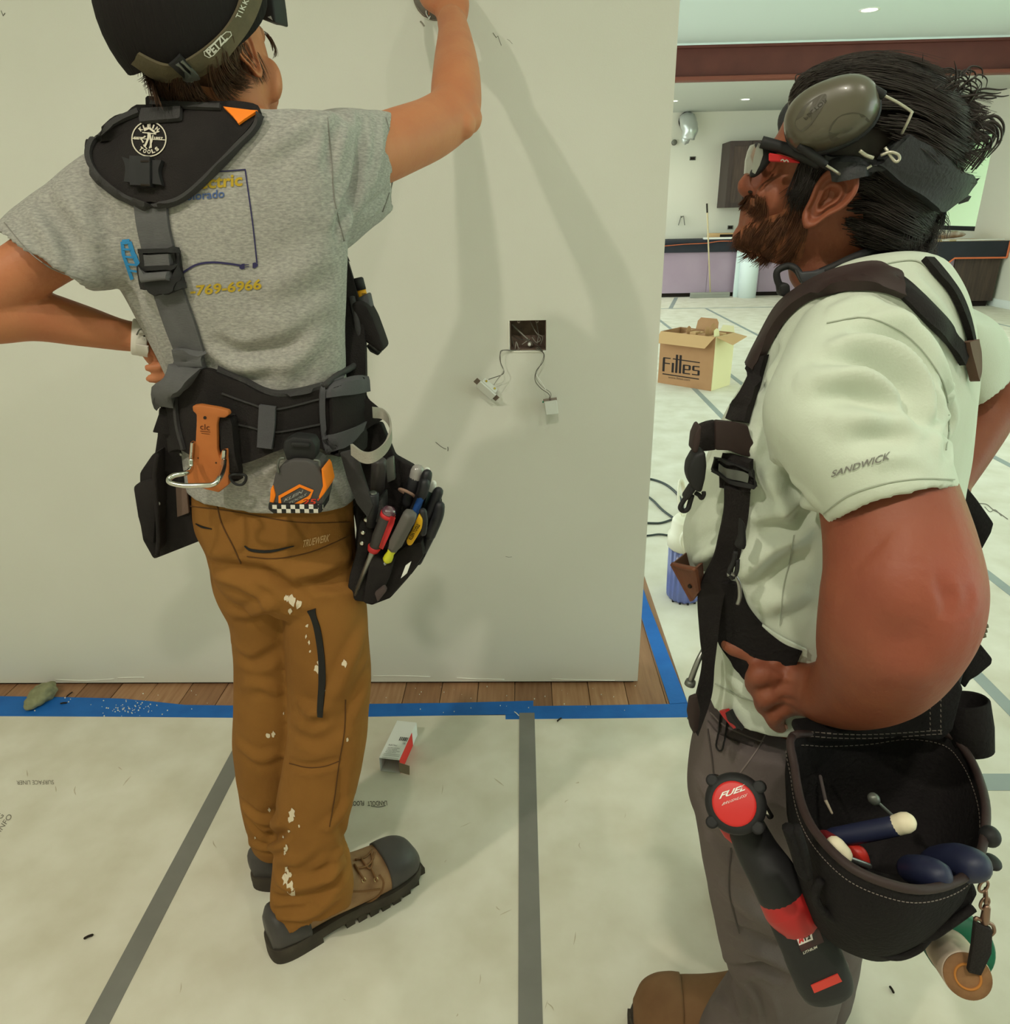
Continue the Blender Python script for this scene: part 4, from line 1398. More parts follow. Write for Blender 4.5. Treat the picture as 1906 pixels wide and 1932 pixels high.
# nape and side hair: base volume and locks
mb = MB()
loft_mesh(mb, [sil(258, 60, 458, 10, 1.175, .100), sil(270, 105, 458, 60, 1.175, .100), sil(282, 135, 456, 100, 1.18, .096), sil(291, 162, 450, 138, 1.185, .088), sil(300, 185, 434, 172, 1.195, .076), sil(310, 205, 415, 200, 1.205, .062)], 28, 4)
hairL = fuse('hair', mb, .005, 3, .5, m_hairL, manL)
ripple(hairL, .004, 26, (1, 1, .3), 5)
bvH = bvh_of(hairL, bodyL)


def strands(name, guides, n, bv, m, parent, spread=6, lift=.004, r=.0011, seed=1, z_miss=None, curl=0):
    """locks of hair: each follows a guide line of pixels moved sideways, settled on bv and lifted off it"""
    rs = random.Random(seed)
    Vs, Fs, k = [], [], 0
    G = [catmull(np.array(g, float), 4) for g in guides]
    for i in range(n):
        P = G[rs.randrange(len(G))]
        k0 = rs.randrange(0, max(1, len(P) // 3))
        P = P[k0:max(k0 + 4, len(P) - rs.randrange(0, max(1, len(P) // 4)))]
        dx, dy = rs.gauss(0, spread), rs.gauss(0, spread * .7)
        ph = rs.uniform(0, 6.3)
        lf = lift * rs.uniform(.1, 1)
        pts = []
        zl = None
        for j, (u, v) in enumerate(P):
            t = j / max(1, len(P) - 1)
            uu, vv = u + dx * (.5 + .7 * t) + curl * math.sin(ph + 5 * t), v + dy + curl * math.cos(ph + 4 * t)
            p, nn = hit(bv, uu, vv)
            z = (p - CAM) @ _fw if p is not None else (zl or z_miss)
            if z is None:
                continue
            if zl is not None and abs(z - zl) > .05:
                z = zl
            zl = z
            d = ray(uu, vv)
            pts.append(CAM + d * (z - lf * (1 + t)))
        if len(pts) < 4:
            continue
        pts = np.array(pts)
        q = len(pts)
        T_ = np.gradient(pts, axis=0)
        a_ = np.cross(T_, pts - CAM)
        a_ /= np.linalg.norm(a_, axis=1, keepdims=True) + 1e-12
        b_ = np.cross(T_, a_)
        b_ /= np.linalg.norm(b_, axis=1, keepdims=True) + 1e-12
        rr = (r * rs.uniform(.6, 1.3) * np.linspace(1, .2, q) ** .6)[:, None]
        Vs.append(np.concatenate([pts + a_ * rr, pts - a_ * rr * .5 + b_ * rr * .85, pts - a_ * rr * .5 - b_ * rr * .85]))
        for j in range(q - 1):
            for c in range(3):
                d_ = (c + 1) % 3
                Fs.append((k + c * q + j, k + d_ * q + j, k + d_ * q + j + 1, k + c * q + j + 1))
        k += 3 * q
    me = bpy.data.meshes.new(name)
    me.from_pydata(np.concatenate(Vs).tolist(), [], Fs)
    return tag(link(name, me, m, parent, True), kind='stuff')


strands('locks', [[(275, 110), (282, 140), (292, 170), (300, 195)], [(300, 125), (300, 155), (306, 185), (312, 200)], [(330, 140), (330, 165), (335, 190), (345, 205)], [(360, 135), (365, 160), (375, 185), (392, 198)], [(400, 115), (405, 145), (418, 170), (436, 190)],
                  [(425, 100), (432, 125), (445, 142), (460, 152)], [(445, 75), (452, 95), (460, 115), (468, 130)], [(420, 130), (432, 150), (448, 160), (458, 160)], [(345, 150), (352, 175), (362, 195)], [(278, 100), (270, 120), (272, 132)], [(285, 130), (284, 150), (278, 158)]],
        1700, bvH, m_hairL, hairL, 9, .012, .0006, 3)
strands('face_wisps', [[(505, 62), (516, 80), (521, 98), (517, 110)], [(500, 60), (512, 78), (517, 95)]], 26, bvH, m_hairL, hairL, 2.0, .004, .0006, 4, float((PY(505, 85, 1.25) - CAM) @ _fw))
strands('jaw_stubble', [[(478, 95), (492, 125), (500, 150)], [(470, 110), (482, 135), (492, 158)]], 60, bvH, m_hairL, hairL, 6, .002, .0004, 9)

bvC = bvh_of(capL, hairL, bodyL)
m_olive = mat('olive_webbing', (94, 84, 62), .8, var=(80, 72, 54), scale=40, amt=.3, bump=.2, bscale=300)
m_whiteprint = mat('white_print', (206, 202, 190), .8)
hlamp = empty('headlamp', HL(0, .1, .03), 'olive headlamp strap with white lettering worn round the black cap', 'headlamp')
hs = strap('head_strap', [(258, 108), (290, 126), (320, 135), (345, 132), (372, 120), (402, 100), (430, 74), (452, 44), (468, 8), (478, -40)], [24, 27, 30, 34, 38, 40, 40, 40, 40, 40], bvC, m_olive, hlamp, .003, .003, 40, 4, None, 3)
bvS = bvh_of(hs)
V, F = fit_text('PETZL', .035)
print_on('lettering', [(V, F, (397, 107), (33, -34), (-10, -11))] + [L_([(384, 96), (386, 104), (394, 108), (402, 104), (436, 66), (434, 60), (426, 60), (392, 90), (385, 97)], 1.6)], bvS, m_whiteprint, hs)
V, F = fit_text('TIKKA', .01, 0, 1.25)
print_on('lettering', [(V, F, (452, 36), (22, -46), (-9, -4))], bvS, m_whiteprint, hs)
strap('buckle', [(330, 108), (369, 148)], 25, bvC, m_blk2, hlamp, .007, .003, 8, 3, None, 2)
m_greymetal = mat('grey_buckle', (104, 106, 100), .4, metal=.5)
for q in ([(334, 112), (366, 146)], [(342, 107), (372, 139)]):
    strap('buckle_bar', q, 5, bvC, m_greymetal, hlamp, .0105, .003, 8, 2, None, 2)

# ================================================================== HARNESS AND TOOL BELT OF THE MAN AT THE WALL
m_hgrey = mat('grey_webbing', (96, 95, 96), .8, var=(84, 83, 84), scale=30, amt=.3, bump=.3, bscale=500, bstretch=(.3, .3, 2.2))
m_hgrey2 = mat('grey_cordura', (78, 77, 80), .85, bump=.3, bscale=500)
m_charcoal = mat('charcoal_trim', (58, 56, 56), .85, bump=.3, bscale=400)
m_orangeL = mat('bright_orange', (250, 128, 24), .6)
m_leather = mat('tan_saddle_leather', (190, 112, 58), .55, var=(170, 96, 46), scale=14, amt=.25, bump=.12, bscale=60)
m_chrome = mat('chrome', (210, 208, 200), .18, metal=1.0)
m_steelgrey = mat('dull_steel', (150, 150, 146), .35, metal=.9)
bvTB = bvh_of(tee, bodyL, pants)
harn = empty('tool_harness', PY(500, 790, 1.06), 'black and grey padded harness with tool belt worn by the tall man', 'tool belt')
YL = [(286, 192), (264, 214), (216, 234), (182, 262), (169, 290), (178, 320), (202, 348), (238, 372), (282, 388)]
YR = [(418, 204), (492, 213), (480, 243), (452, 273), (428, 300), (398, 330), (366, 360), (332, 380), (292, 389)]
yoke = patch('yoke', YL, YR, bvTB, m_blk, harn, .006, .006, 40, 14, 0, None, 6)
bvY = bvh_of(yoke)
bvYT = bvh_of(yoke, tee, bodyL)


def edging(name, pts, w, m, parent, bv, off=.003, th=.003):
    return strap(name, pts, w, bv, m, parent, off, th, 8 * (len(pts) - 1), 3)


edging('piping', YL[1:] + [(300, 385), (332, 376), (362, 356), (394, 326), (424, 296), (448, 270), (476, 241), (488, 216)], 10, m_charcoal, yoke, bvYT)
edging('piping', [(286, 194), (340, 202), (418, 205)], 9, m_charcoal, yoke, bvYT)
patch('orange_panel', [(424, 206), (440, 222), (451, 235)], [(488, 214), (468, 226), (452, 237)], bvYT, m_orangeL, yoke, .003, .002, 10, 5)
patch('collar_tab', [(272, 212), (268, 228), (270, 236)], [(346, 208), (345, 226), (341, 230)], bvYT, m_charcoal, yoke, .004, .003, 8, 5)
print_on('stitch_box', [L_([(318, 208), (346, 209), (344, 228), (317, 226), (318, 208)], 1.2), L_([(318, 209), (344, 227)], .8), L_([(346, 210), (317, 226)], .8)], bvh_of(bpy.data.objects['collar_tab']), m_charcoal, yoke, .0012)
# round emblem: ring, arc words, line figure of a worker
m_cream_print = mat('cream_print', (206, 198, 180), .8)
E0 = (282.5, 263)


def arc_word(text, a0, a1, r, h, inward=False):
    it = []
    n = len(text)
    for i, ch in enumerate(text):
        a = a0 + (a1 - a0) * i / (n - 1)
        V, F = fit_text(ch, .05)
        w = h * (.35 if ch == 'I' else .8)
        ux_, uy_ = math.cos(a), math.sin(a)
        up_ = np.array([ux_, uy_]) * h
        al = np.array([-uy_, ux_]) * w
        if inward:
            up_, al = -up_, -al
        o = np.array(E0) + np.array([ux_, uy_]) * (r if not inward else r + h) - al / 2
        it.append((V, F, o, al, up_))
    return it


ring = [(E0[0] + 32 * math.cos(t), E0[1] + 32.5 * math.sin(t)) for t in np.linspace(0, 2 * math.pi, 40)]
its = [L_(ring, 2.2)] + arc_word('KLEIN', math.radians(-130), math.radians(-50), 20, 8) + arc_word('TOOLS', math.radians(128), math.radians(52), 20, 8, True)
its += [L_([(252, 262), (313, 265)], 1.6), L_([(273, 247), (283, 243), (293, 250)], 4.0), L_([(270, 251), (296, 254)], 2.0), L_([(282, 251), (281, 262), (277, 272), (274, 278)], 4), L_([(284, 254), (286, 266), (286, 280)], 3.5), L_([(290, 256), (288, 268), (283, 281)], 2.0), L_([(276, 258), (268, 263), (272, 270)], 3), L_([(292, 252), (302, 249)], 2.2), L_([(272, 274), (279, 282)], 1.8)]
for tx, ox in (('EST', 254), ('1857', 292)):
    V, F = fit_text(tx, .05)
    its.append((V, F, (ox, 264), (17, .8), (0, -5)))
print_on('emblem', its, bvY, m_cream_print, yoke, .0014)
# side release buckle on the yoke
bk = patch('buckle', [(256, 300), (254, 324), (256, 354)], [(294, 301), (294, 326), (294, 355)], bvY, m_blk2, yoke, .006, .006, 12, 5)
patch('buckle_prong', [(238, 300), (244, 320), (242, 346)], [(256, 306), (257, 324), (256, 348)], bvY, m_blk2, yoke, .004, .004, 10, 3)
patch('buckle_prong', [(294, 306), (293, 326), (294, 350)], [(312, 306), (306, 326), (312, 352)], bvY, m_blk2, yoke, .004, .004, 10, 3)
patch('buckle_slot', [(266, 303), (266, 306)], [(284, 303), (284, 306)], bvh_of(bk), m_dark, yoke, .0004, .0006, 4, 3)
patch('buckle_slot', [(266, 347), (266, 350)], [(284, 348), (284, 351)], bvh_of(bk), m_dark, yoke, .0004, .0006, 4, 3)

# back strap with ladder buckle
bst = patch('back_strap', [(257, 386), (262, 425), (272, 470), (290, 540), (312, 605), (334, 662)], [(318, 386), (322, 425), (331, 465), (348, 540), (370, 605), (388, 662)], bvT, m_hgrey, harn, .003, .003, 40, 6)
bvBS = bvh_of(bst, tee)
lb = []
for a_, b_, w_ in (((270, 474), (334, 472), 9), ((275, 470), (282, 540), 9), ((334, 470), (343, 545), 14), ((276, 506), (336, 503), 10), ((280, 540), (346, 540), 12)):
    strap('ladder_buckle_bar', [a_, ((a_[0] + b_[0]) / 2, (a_[1] + b_[1]) / 2), b_], w_, bvBS, m_blk2, harn, .006, .006, 10, 3)
patch('ladder_buckle_tongue', [(281, 528), (290, 545), (304, 555)], [(345, 520), (342, 544), (322, 556)], bvBS, m_blk2, harn, .010, .005, 10, 5, 0, None, 3)
patch('strap_turn', [(277, 480), (279, 502)], [(327, 478), (330, 500)], bvBS, m_hgrey, harn, .008, .003, 6, 5)
patch('strap_turn', [(277, 513), (282, 524), (284, 530)], [(330, 510), (333, 521), (334, 527)], bvBS, m_hgrey, harn, .013, .003, 8, 5, .006)
# lower strap, turned over on itself
patch('strap_end', [(335, 655), (342, 685), (348, 690)], [(387, 660), (392, 684), (394, 692)], bvBS, m_hgrey, harn, .010, .003, 10, 5, .004)
patch('strap_fold', [(344, 684), (330, 702), (318, 738), (322, 742)], [(394, 690), (386, 712), (362, 738), (360, 742)], bvBS, m_hgrey, harn, .022, .004, 14, 6, .016, None, 4)
patch('strap_end', [(362, 735), (368, 755), (374, 790)], [(394, 728), (406, 755), (414, 790)], bvTB, m_hgrey2, harn, .012, .003, 12, 5, .004)

# waist belt, hip pads
belt = patch('waist_belt', [(322, 742), (345, 712), (385, 694), (412, 697), (456, 716), (512, 742), (560, 741), (612, 728), (662, 716)], [(338, 852), (360, 846), (390, 862), (422, 870), (468, 872), (520, 852), (570, 838), (622, 852), (664, 858)], bvTB, m_blk, harn, .010, .010, 48, 8, 0, None, 5)
bvW = bvh_of(belt, tee, pants)
edging('piping', [(410, 699), (456, 718), (512, 744), (560, 743), (612, 730)], 7, m_charcoal, belt, bvW)
edging('belt_seam', [(420, 742), (470, 760), (520, 772), (606, 752)], 3, m_charcoal, belt, bvW, .001, .002)
edging('belt_seam', [(412, 792), (470, 805), (520, 815), (606, 800)], 3, m_charcoal, belt, bvW, .001, .002)
edging('piping', [(338, 700), (334, 745), (338, 800), (350, 848)], 5, m_charcoal, belt, bvW)
pad = patch('hip_pad', [(606, 730), (632, 718), (664, 710), (692, 708), (699, 730)], [(612, 836), (618, 856), (654, 846), (684, 810), (696, 775)], bvTB, m_blk, harn, .022, .012, 24, 8, 0, None, 4)
bvPd = bvh_of(pad, belt, tee)
patch('hip_pad_band', [(614, 728), (640, 720), (668, 712), (695, 710)], [(614, 752), (640, 747), (668, 744), (697, 738)], bvPd, m_hgrey2, pad, .001, .002, 14, 4)
patch('hip_pad_band', [(616, 822), (640, 816), (668, 806), (690, 795)], [(618, 852), (640, 848), (662, 836), (684, 812)], bvPd, m_hgrey2, pad, .001, .002, 14, 4)
edging('piping', [(648, 714), (620, 724), (608, 736), (608, 790), (614, 838), (622, 852)], 10, m_hgrey2, pad, bvPd)
patch('belt_loop', [(493, 762), (491, 800), (489, 842)], [(522, 766), (521, 800), (516, 846)], bvW, m_hgrey2, harn, .006, .004, 12, 4)
patch('belt_tab', [(412, 784), (428, 783), (432, 845), (436, 905)], [(430, 784), (450, 786), (456, 845), (462, 900)], bvW, m_blk, harn, .020, .005, 16, 4)
p = PY(449, 900, 1.04)
mb = MB()
a_ = np.array([1.0, 0, 0]) * mpp(p)
b_ = np.array([0, 0, -1.0]) * mpp(p)
torus_px(mb, [p + a_ * x + b_ * y for x, y in [(-13, -4), (13, -4), (14, 6), (6, 15), (-5, 15), (-13, 7)]], .0022, 8, True, 4)
mb.build('d_ring', m_blk2, harn, True)
# front chest strap seen past the right side of the shirt
ZF = float((PY(665, 600, 1.24) - CAM) @ _fw)
patch('front_strap', [(648, 452), (647, 520), (648, 620), (646, 725)], [(657, 488), (672, 540), (690, 620), (694, 728)], bvh_of(MB().box((5, 5, 5), (5.1, 5.1, 5.1)).build('tmp_probe', m_blk)), m_blk, harn, .0, .016, 20, 5, 0, ZF, 0)
bpy.data.objects.remove(bpy.data.objects['tmp_probe'])
mb = MB().tube(smooth_path([PY(u, v, y) for u, v, y in [(664, 560, 1.235), (674, 610, 1.22), (680, 660, 1.215), (670, 688, 1.20), (640, 706, 1.14), (612, 728, 1.09)]], [.005] * 6, 5)[0], .0052, 10)
mb.build('strap_edge', m_charcoal, harn, True)


def block_px(name, poly, y, th, m, parent, bevel=.004, seg=2, plane=None):
    """sewn or moulded piece: outline seen from the survey point, set at depth y, given real thickness away from us"""
    pts = [PY(u, v, y if plane is None else y + plane[0] * (u - poly[0][0]) + plane[1] * (v - poly[0][1])) for u, v in poly]
    return MB().prism(pts, (0, th, 0)).build(name, m, parent, False, bevel, seg)


# phone pouch on the chest strap with a marker in it
pouch = block_px('phone_pouch', [(662, 574), (674, 568), (692, 578), (704, 600), (716, 632), (725, 658), (718, 667), (703, 655), (680, 640), (670, 600)], 1.22, .055, m_blk, harn, .005)
block_px('pouch_sleeve', [(668, 566), (694, 553), (700, 580), (708, 610), (690, 600)], 1.245, .03, m_hgrey2, harn, .004)
block_px('pouch_flap_tip', [(690, 652), (702, 662), (716, 669), (712, 671), (698, 664)], 1.23, .03, m_blk2, harn, .002)
m_yellow = mat('marker_yellow', (226, 162, 36), .45)
mk = empty('marker_pen', PY(680, 560, 1.255), 'black and yellow marker pen standing in the chest pouch of the tall man', 'marker')
q0, q1, q2 = PY(689, 580, 1.262), PY(681, 547, 1.262), PY(675, 524, 1.262)
lathe(MB(), [(0, .0085), (np.linalg.norm(q1 - q0), .0085)], q0, q1 - q0, 16).build('barrel', m_yellow, mk, True)
lathe(MB(), [(0, .0092), (np.linalg.norm(q2 - q1) * .9, .0092), (np.linalg.norm(q2 - q1), .007)], q1, q2 - q1, 16).build('marker_cap', m_blk2, mk, True)
bvM = bvh_of(bpy.data.objects['barrel'])
print_on('barcode', [L_([(683 + i * 1.6, 553), (684.5 + i * 1.6, 563)], .8) for i in range(5)], bvM, m_dark, mk, .0006)

# watch on the left wrist
m_watch = mat('white_silicone', (214, 208, 198), .45)
wt = empty('wrist_watch', PY(264, 637, 1.206), 'white rubber strap watch on the left wrist of the tall man', 'watch')
wc, wx = PY(264, 637, 1.206), nrm(PY(274, 638, 1.21) - PY(225, 631, 1.195))
o = lathe(MB(), [(-.012, .0275), (-.010, .0298), (.010, .0298), (.012, .0275)], wc, wx, 32).build('watch_strap', m_watch, wt, True)
bvWs = bvh_of(o)
print_on('strap_slot', [L_([(270 + 2.2 * k - 4, 620 + 7 * k), (279 + 1.2 * k - 4, 620.5 + 7 * k)], 2.4) for k in range(5)], bvWs, m_dark, o, .0008)
patch('watch_keeper', [(256, 648), (258, 660), (264, 668)], [(281, 652), (281, 662), (277, 669)], bvWs, m_watch, wt, .002, .003, 8, 4)
patch('watch_keeper', [(260, 622), (261, 630)], [(286, 628), (286, 636)], bvWs, m_watch, wt, .0015, .002, 6, 4)
mb = MB()
e1 = nrm(np.cross(wx, (0, 0, 1)))
mb2 = [PY(258, 632, 1.174), PY(264, 622, 1.174), PY(276, 623, 1.174), PY(287, 628, 1.178)]
mb.tube(catmull(mb2, 4), .0012, 6).build('buckle_pin', m_greymetal, wt, True)

# leather hammer holder
hh_ = empty('hammer_holder', PY(395, 850, 1.03), 'tan leather hammer holder with chrome loop on the tool belt', 'hammer holder')
lf = block_px('leather_body', [(362, 766), (376, 764), (412, 770), (430, 775), (433, 782), (424, 789), (412, 788), (409, 800), (410, 850), (414, 862), (418, 850), (430, 846), (432, 880), (431, 915), (412, 930), (388, 924), (354, 914), (352, 900), (356, 862), (358, 834), (368, 838), (370, 800), (370, 782), (363, 776)], 1.038, .012, m_leather, hh_, .0025)
bvL = bvh_of(lf)
print_on('rivet_hole', [([(math.cos(t), math.sin(t)) for t in np.linspace(0, 6.28, 13)[:-1]], [tuple(range(12))], c, (r, 0), (0, r)) for c, r in (((387, 788), 3.2), ((374, 864), 1.2), ((408, 873), 1.6))], bvL, m_dark, lf, .0006)
V, F = fit_text('clc', .0)
print_on('brand_mark', [(V, F, (378, 810), (18, 2), (0, -11)), L_([(378, 813), (397, 815)], 1), L_([(380, 817), (396, 819)], .8)], bvL, mat('burnt_mark', (84, 40, 20), .8), lf, .0006)
for q in ([(359, 835), (364, 836), (362, 870), (357, 868)], [(419, 850), (425, 850), (424, 876), (416, 878)]):
    block_px('rail', q, 1.030, .008, m_chrome, hh_, .0012)
loop = [(361, 866, 1.028), (360, 884, 1.02), (352, 892, .995), (330, 897, .985), (319, 904, .98), (322, 911, .975), (345, 916, .972), (375, 916, .972), (402, 914, .975), (414, 902, .985), (421, 885, 1.01), (423, 868, 1.028)]
MB().tube(catmull([PY(*p) for p in loop], 6), .0038, 10).build('loop', m_chrome, hh_, True)

# tape measure
m_tmgrey = mat('grey_grip_rubber', (76, 72, 71), .75, bump=.2, bscale=90)
tm = empty('tape_measure', PY(560, 930, 1.0), 'black and orange tape measure with checkered edge hanging at the back of the belt', 'tape measure')
tb = block_px('case', [(519, 893), (532, 876), (552, 868), (578, 869), (597, 878), (608, 898), (613, 920), (610, 945), (604, 966), (514, 964), (508, 958), (512, 925)], 1.002, .055, m_tmgrey, tm, .007, 3)
bvTM = bvh_of(tb)
print_on('orange_frame', [L_([(529, 952), (528, 937), (566, 916), (590, 926), (584, 938), (556, 953)], 6)], bvTM, m_orangeL, tm, .0012)
block_px('orange_side', [(510, 924), (515, 915), (520, 935), (514, 958), (508, 956)], 1.000, .05, m_orangeL, tm, .002)
block_px('orange_side', [(606, 884), (611, 892), (617, 920), (613, 930), (602, 944), (601, 938), (609, 918)], 1.000, .05, m_orangeL, tm, .002)
for tx, o_, ex, ey in (('KLEIN', (536, 947), (34, -17), (3, -7)), ('TOOLS', (543, 953), (34, -18), (3, -6))):
    V, F = fit_text(tx, .02)
    print_on('lettering', [(V, F, o_, ex, ey)], bvTM, mat('grey_print', (150, 150, 144), .8), tm, .0012)
V, F = fit_text("25'", .02)
print_on('lettering', [(V, F, (571, 952), (30, -1), (2, -11))], bvTM, mat('red_print', (206, 62, 40), .8), tm, .0012)
ck = block_px('checker_edge', [(506, 948), (520, 951), (608, 953), (606, 969), (516, 970), (505, 962)], .997, .05, m_blk2, tm, .003)
bvK = bvh_of(ck)
its = []
for r_ in range(2):
    for c_ in range(11):
        if (r_ + c_) % 2 == 0:
            u0, v0 = 514 + c_ * 8.6 + r_ * .4, 952.5 + r_ * 7.2
            its.append(([(0, 0), (1, 0), (1, 1), (0, 1)], [(0, 1, 2, 3)], (u0, v0), (8.6, .25), (.4, 7.2)))
print_on('checks', its, bvK, mat('white_checks', (214, 208, 198), .7), ck, .001)
block_px('belt_clip', [(535, 832), (552, 824), (588, 828), (596, 842), (594, 868), (540, 870), (533, 850)], 1.012, .03, m_blk2, tm, .004)
block_px('clip_plate', [(548, 834), (584, 837), (584, 846), (547, 843)], 1.006, .012, m_blk2, tm, .003)
for q in ([(537, 864), (528, 866), (524, 880), (526, 892)], [(592, 868), (602, 870), (604, 880)]):
    MB().tube(catmull([PY(u, v, 1.0) for u, v in q], 5), .0018, 6).build('clip_wire', m_greymetal, tm, True)

# left pouch
lp = empty('tool_pouch', PY(320, 900, 1.16), 'black cloth tool pouch on the left hip of the tall man, nearly empty', 'pouch')
block_px('pouch_back', [(298, 770), (340, 772), (350, 850), (356, 930), (362, 985), (389, 1017), (290, 1056), (283, 1047), (288, 1000), (286, 900), (290, 860), (296, 820)], 1.16, .05, m_blk, lp, .004)
block_px('pouch_pocket', [(286, 858), (296, 852), (296, 905), (297, 980), (300, 1040), (286, 1052), (268, 1020), (262, 985), (262, 893)], 1.13, .10, m_blk, lp, .006)
block_px('pouch_pocket', [(249, 919), (270, 908), (292, 905), (294, 960), (290, 1030), (268, 1012), (258, 975)], 1.12, .09, m_blk, lp, .006)
block_px('pouch_tab', [(303, 769), (342, 774), (336, 824), (287, 816)], 1.135, .008, m_blk, lp, .002)
block_px('suede_panel', [(331, 916), (352, 922), (356, 968), (334, 976)], 1.155, .006, mat('frayed_suede', (112, 92, 82), .95, bump=.4, bscale=120), lp, .001)
edging_pts = [PY(u, v, 1.124) for u, v in [(297, 856), (292, 900), (296, 960), (299, 1010), (297, 1046)]]
MB().tube(catmull(edging_pts, 5), .004, 8).build('binding', m_blk, lp, True)
for u, v in [(327, 829), (341, 857), (292, 905), (299, 950), (298, 1000)]:
    mb = MB()
    ball(mb, PY(u, v, 1.128 if u < 320 else 1.155), (.0035, .002, .0035), 6)
    mb.build('rivet', m_steelgrey, lp, True)

# right pouch full of hand tools
rp = empty('tool_pouch', PY(740, 1000, 1.14), 'black tool pouch on the right hip of the tall man filled with hand tools', 'pouch')
block_px('pouch_back', [(640, 852), (668, 835), (700, 800), (720, 800), (745, 862), (778, 880), (806, 905), (833, 948), (826, 985), (810, 1012), (800, 1052), (770, 1092), (736, 1130), (702, 1143), (660, 1132), (664, 1080), (672, 1000), (660, 930)], 1.17, .02, m_blk, rp, .004)
block_px('pouch_pocket', [(686, 980), (700, 985), (706, 1010), (690, 1060), (702, 1140), (672, 1136), (653, 1128), (658, 1090), (672, 1040), (676, 990)], 1.10, .075, m_blk, rp, .006)
block_px('pouch_pocket', [(700, 1040), (722, 1060), (745, 1055), (735, 1090), (712, 1140), (694, 1142), (684, 1138)], 1.085, .075, m_blk, rp, .007)
block_px('pouch_pocket', [(736, 1052), (765, 1030), (796, 1022), (800, 1050), (770, 1092), (736, 1128), (706, 1140)], 1.105, .07, m_blk, rp, .006)
block_px('pouch_pocket', [(790, 1020), (812, 1005), (822, 985), (815, 1012), (802, 1050), (775, 1086)], 1.13, .05, m_blk, rp, .004)
block_px('pouch_tongue', [(641, 855), (670, 848), (690, 910), (704, 955), (694, 978), (672, 950), (655, 905)], 1.075, .008, m_charcoal, rp, .002)
block_px('pouch_cup', [(690, 962), (722, 940), (724, 968), (716, 985), (700, 990)], 1.09, .05, m_charcoal, rp, .004)
block_px('worn_patch', [(706, 1120), (724, 1106), (730, 1115), (712, 1138)], 1.078, .012, mat('worn_suede', (74, 62, 60), .9), rp, .003)
block_px('leather_tab', [(728, 868), (742, 862), (746, 905), (730, 912)], 1.15, .012, m_greymetal, rp, .002)
for u, v in [(691, 981), (685, 1005), (683, 1025)]:
    mb = MB()
    ball(mb, PY(u, v, 1.094), (.0042, .003, .0042), 8)
    mb.build('rivet', m_chrome, rp, True)
m_loop = mat('pale_grey_webbing', (150, 146, 134), .85, bump=.3, bscale=400)
q = [(664, 848, 1.055), (684, 862, 1.045), (704, 862, 1.04), (726, 846, 1.06), (737, 822, 1.09), (735, 796, 1.12), (722, 781, 1.14), (703, 778, 1.13)]
P_ = catmull([PY(*p) for p in q], 6)
mb = MB()
wv = np.array([0, .2, 1.0])
for sgn in (1,):
    L1 = [p + nrm(wv) * .0085 for p in P_]
    L2 = [p - nrm(wv) * .0085 for p in P_]
    c_ = P_.mean(0)
    th_ = [nrm((p - c_) * (1, 1, 0)) * .002 for p in P_]
    mb.rings([[a - t, b - t, b + t, a + t] for a, b, t in zip(L1, L2, th_)])
mb.build('hammer_strap', m_loop, rp, True).data.set_sharp_from_angle(angle=math.radians(50))
block_px('wire_staple', [(765, 1068), (776, 1060), (768, 1082), (756, 1092)], 1.085, .004, m_white, rp, .001)

m_hdark = mat('dark_grip', (58, 54, 54), .5, spec=.4)
m_hgrip = mat('grey_grip', (92, 88, 84), .55, spec=.4)
m_red = mat('red_grip', (198, 40, 44), .45, spec=.4)
m_lime = mat('lime_plastic', (206, 206, 40), .35, spec=.5)
m_bluegrip = mat('blue_grip', (34, 74, 140), .5)
m_yelgrip = mat('yellow_grip', (228, 170, 22), .5)
m_blackgrip = mat('black_grip', (36, 36, 40), .5, spec=.4)


def driver(name, a, b, r, label, cat, parts, group=None, n=18):
    """hand tool with a handle from a (butt) to b; parts: (name, profile along 0..1 with radius factor, material, flutes)"""
    a, b = PY(*a), PY(*b)
    e = empty(name, a, label, cat, group)
    ax = b - a
    L = np.linalg.norm(ax)
    ax = nrm(ax)
    u = nrm(np.cross(ax, (0, 1, 0)))
    w = np.cross(ax, u)
    for pn, prof, m, fl in parts:
        R = []
        for t, q in prof:
            R.append([a + ax * L * t + (u * math.cos(th) + w * math.sin(th)) * r * q * (1 - (fl * .5 * (1 + math.cos(6 * th)) if fl else 0)) for th in np.linspace(0, 2 * math.pi, (37 if fl else n + 1))[:-1]])
        MB().rings(R).build(pn, m, e, True)
    return e


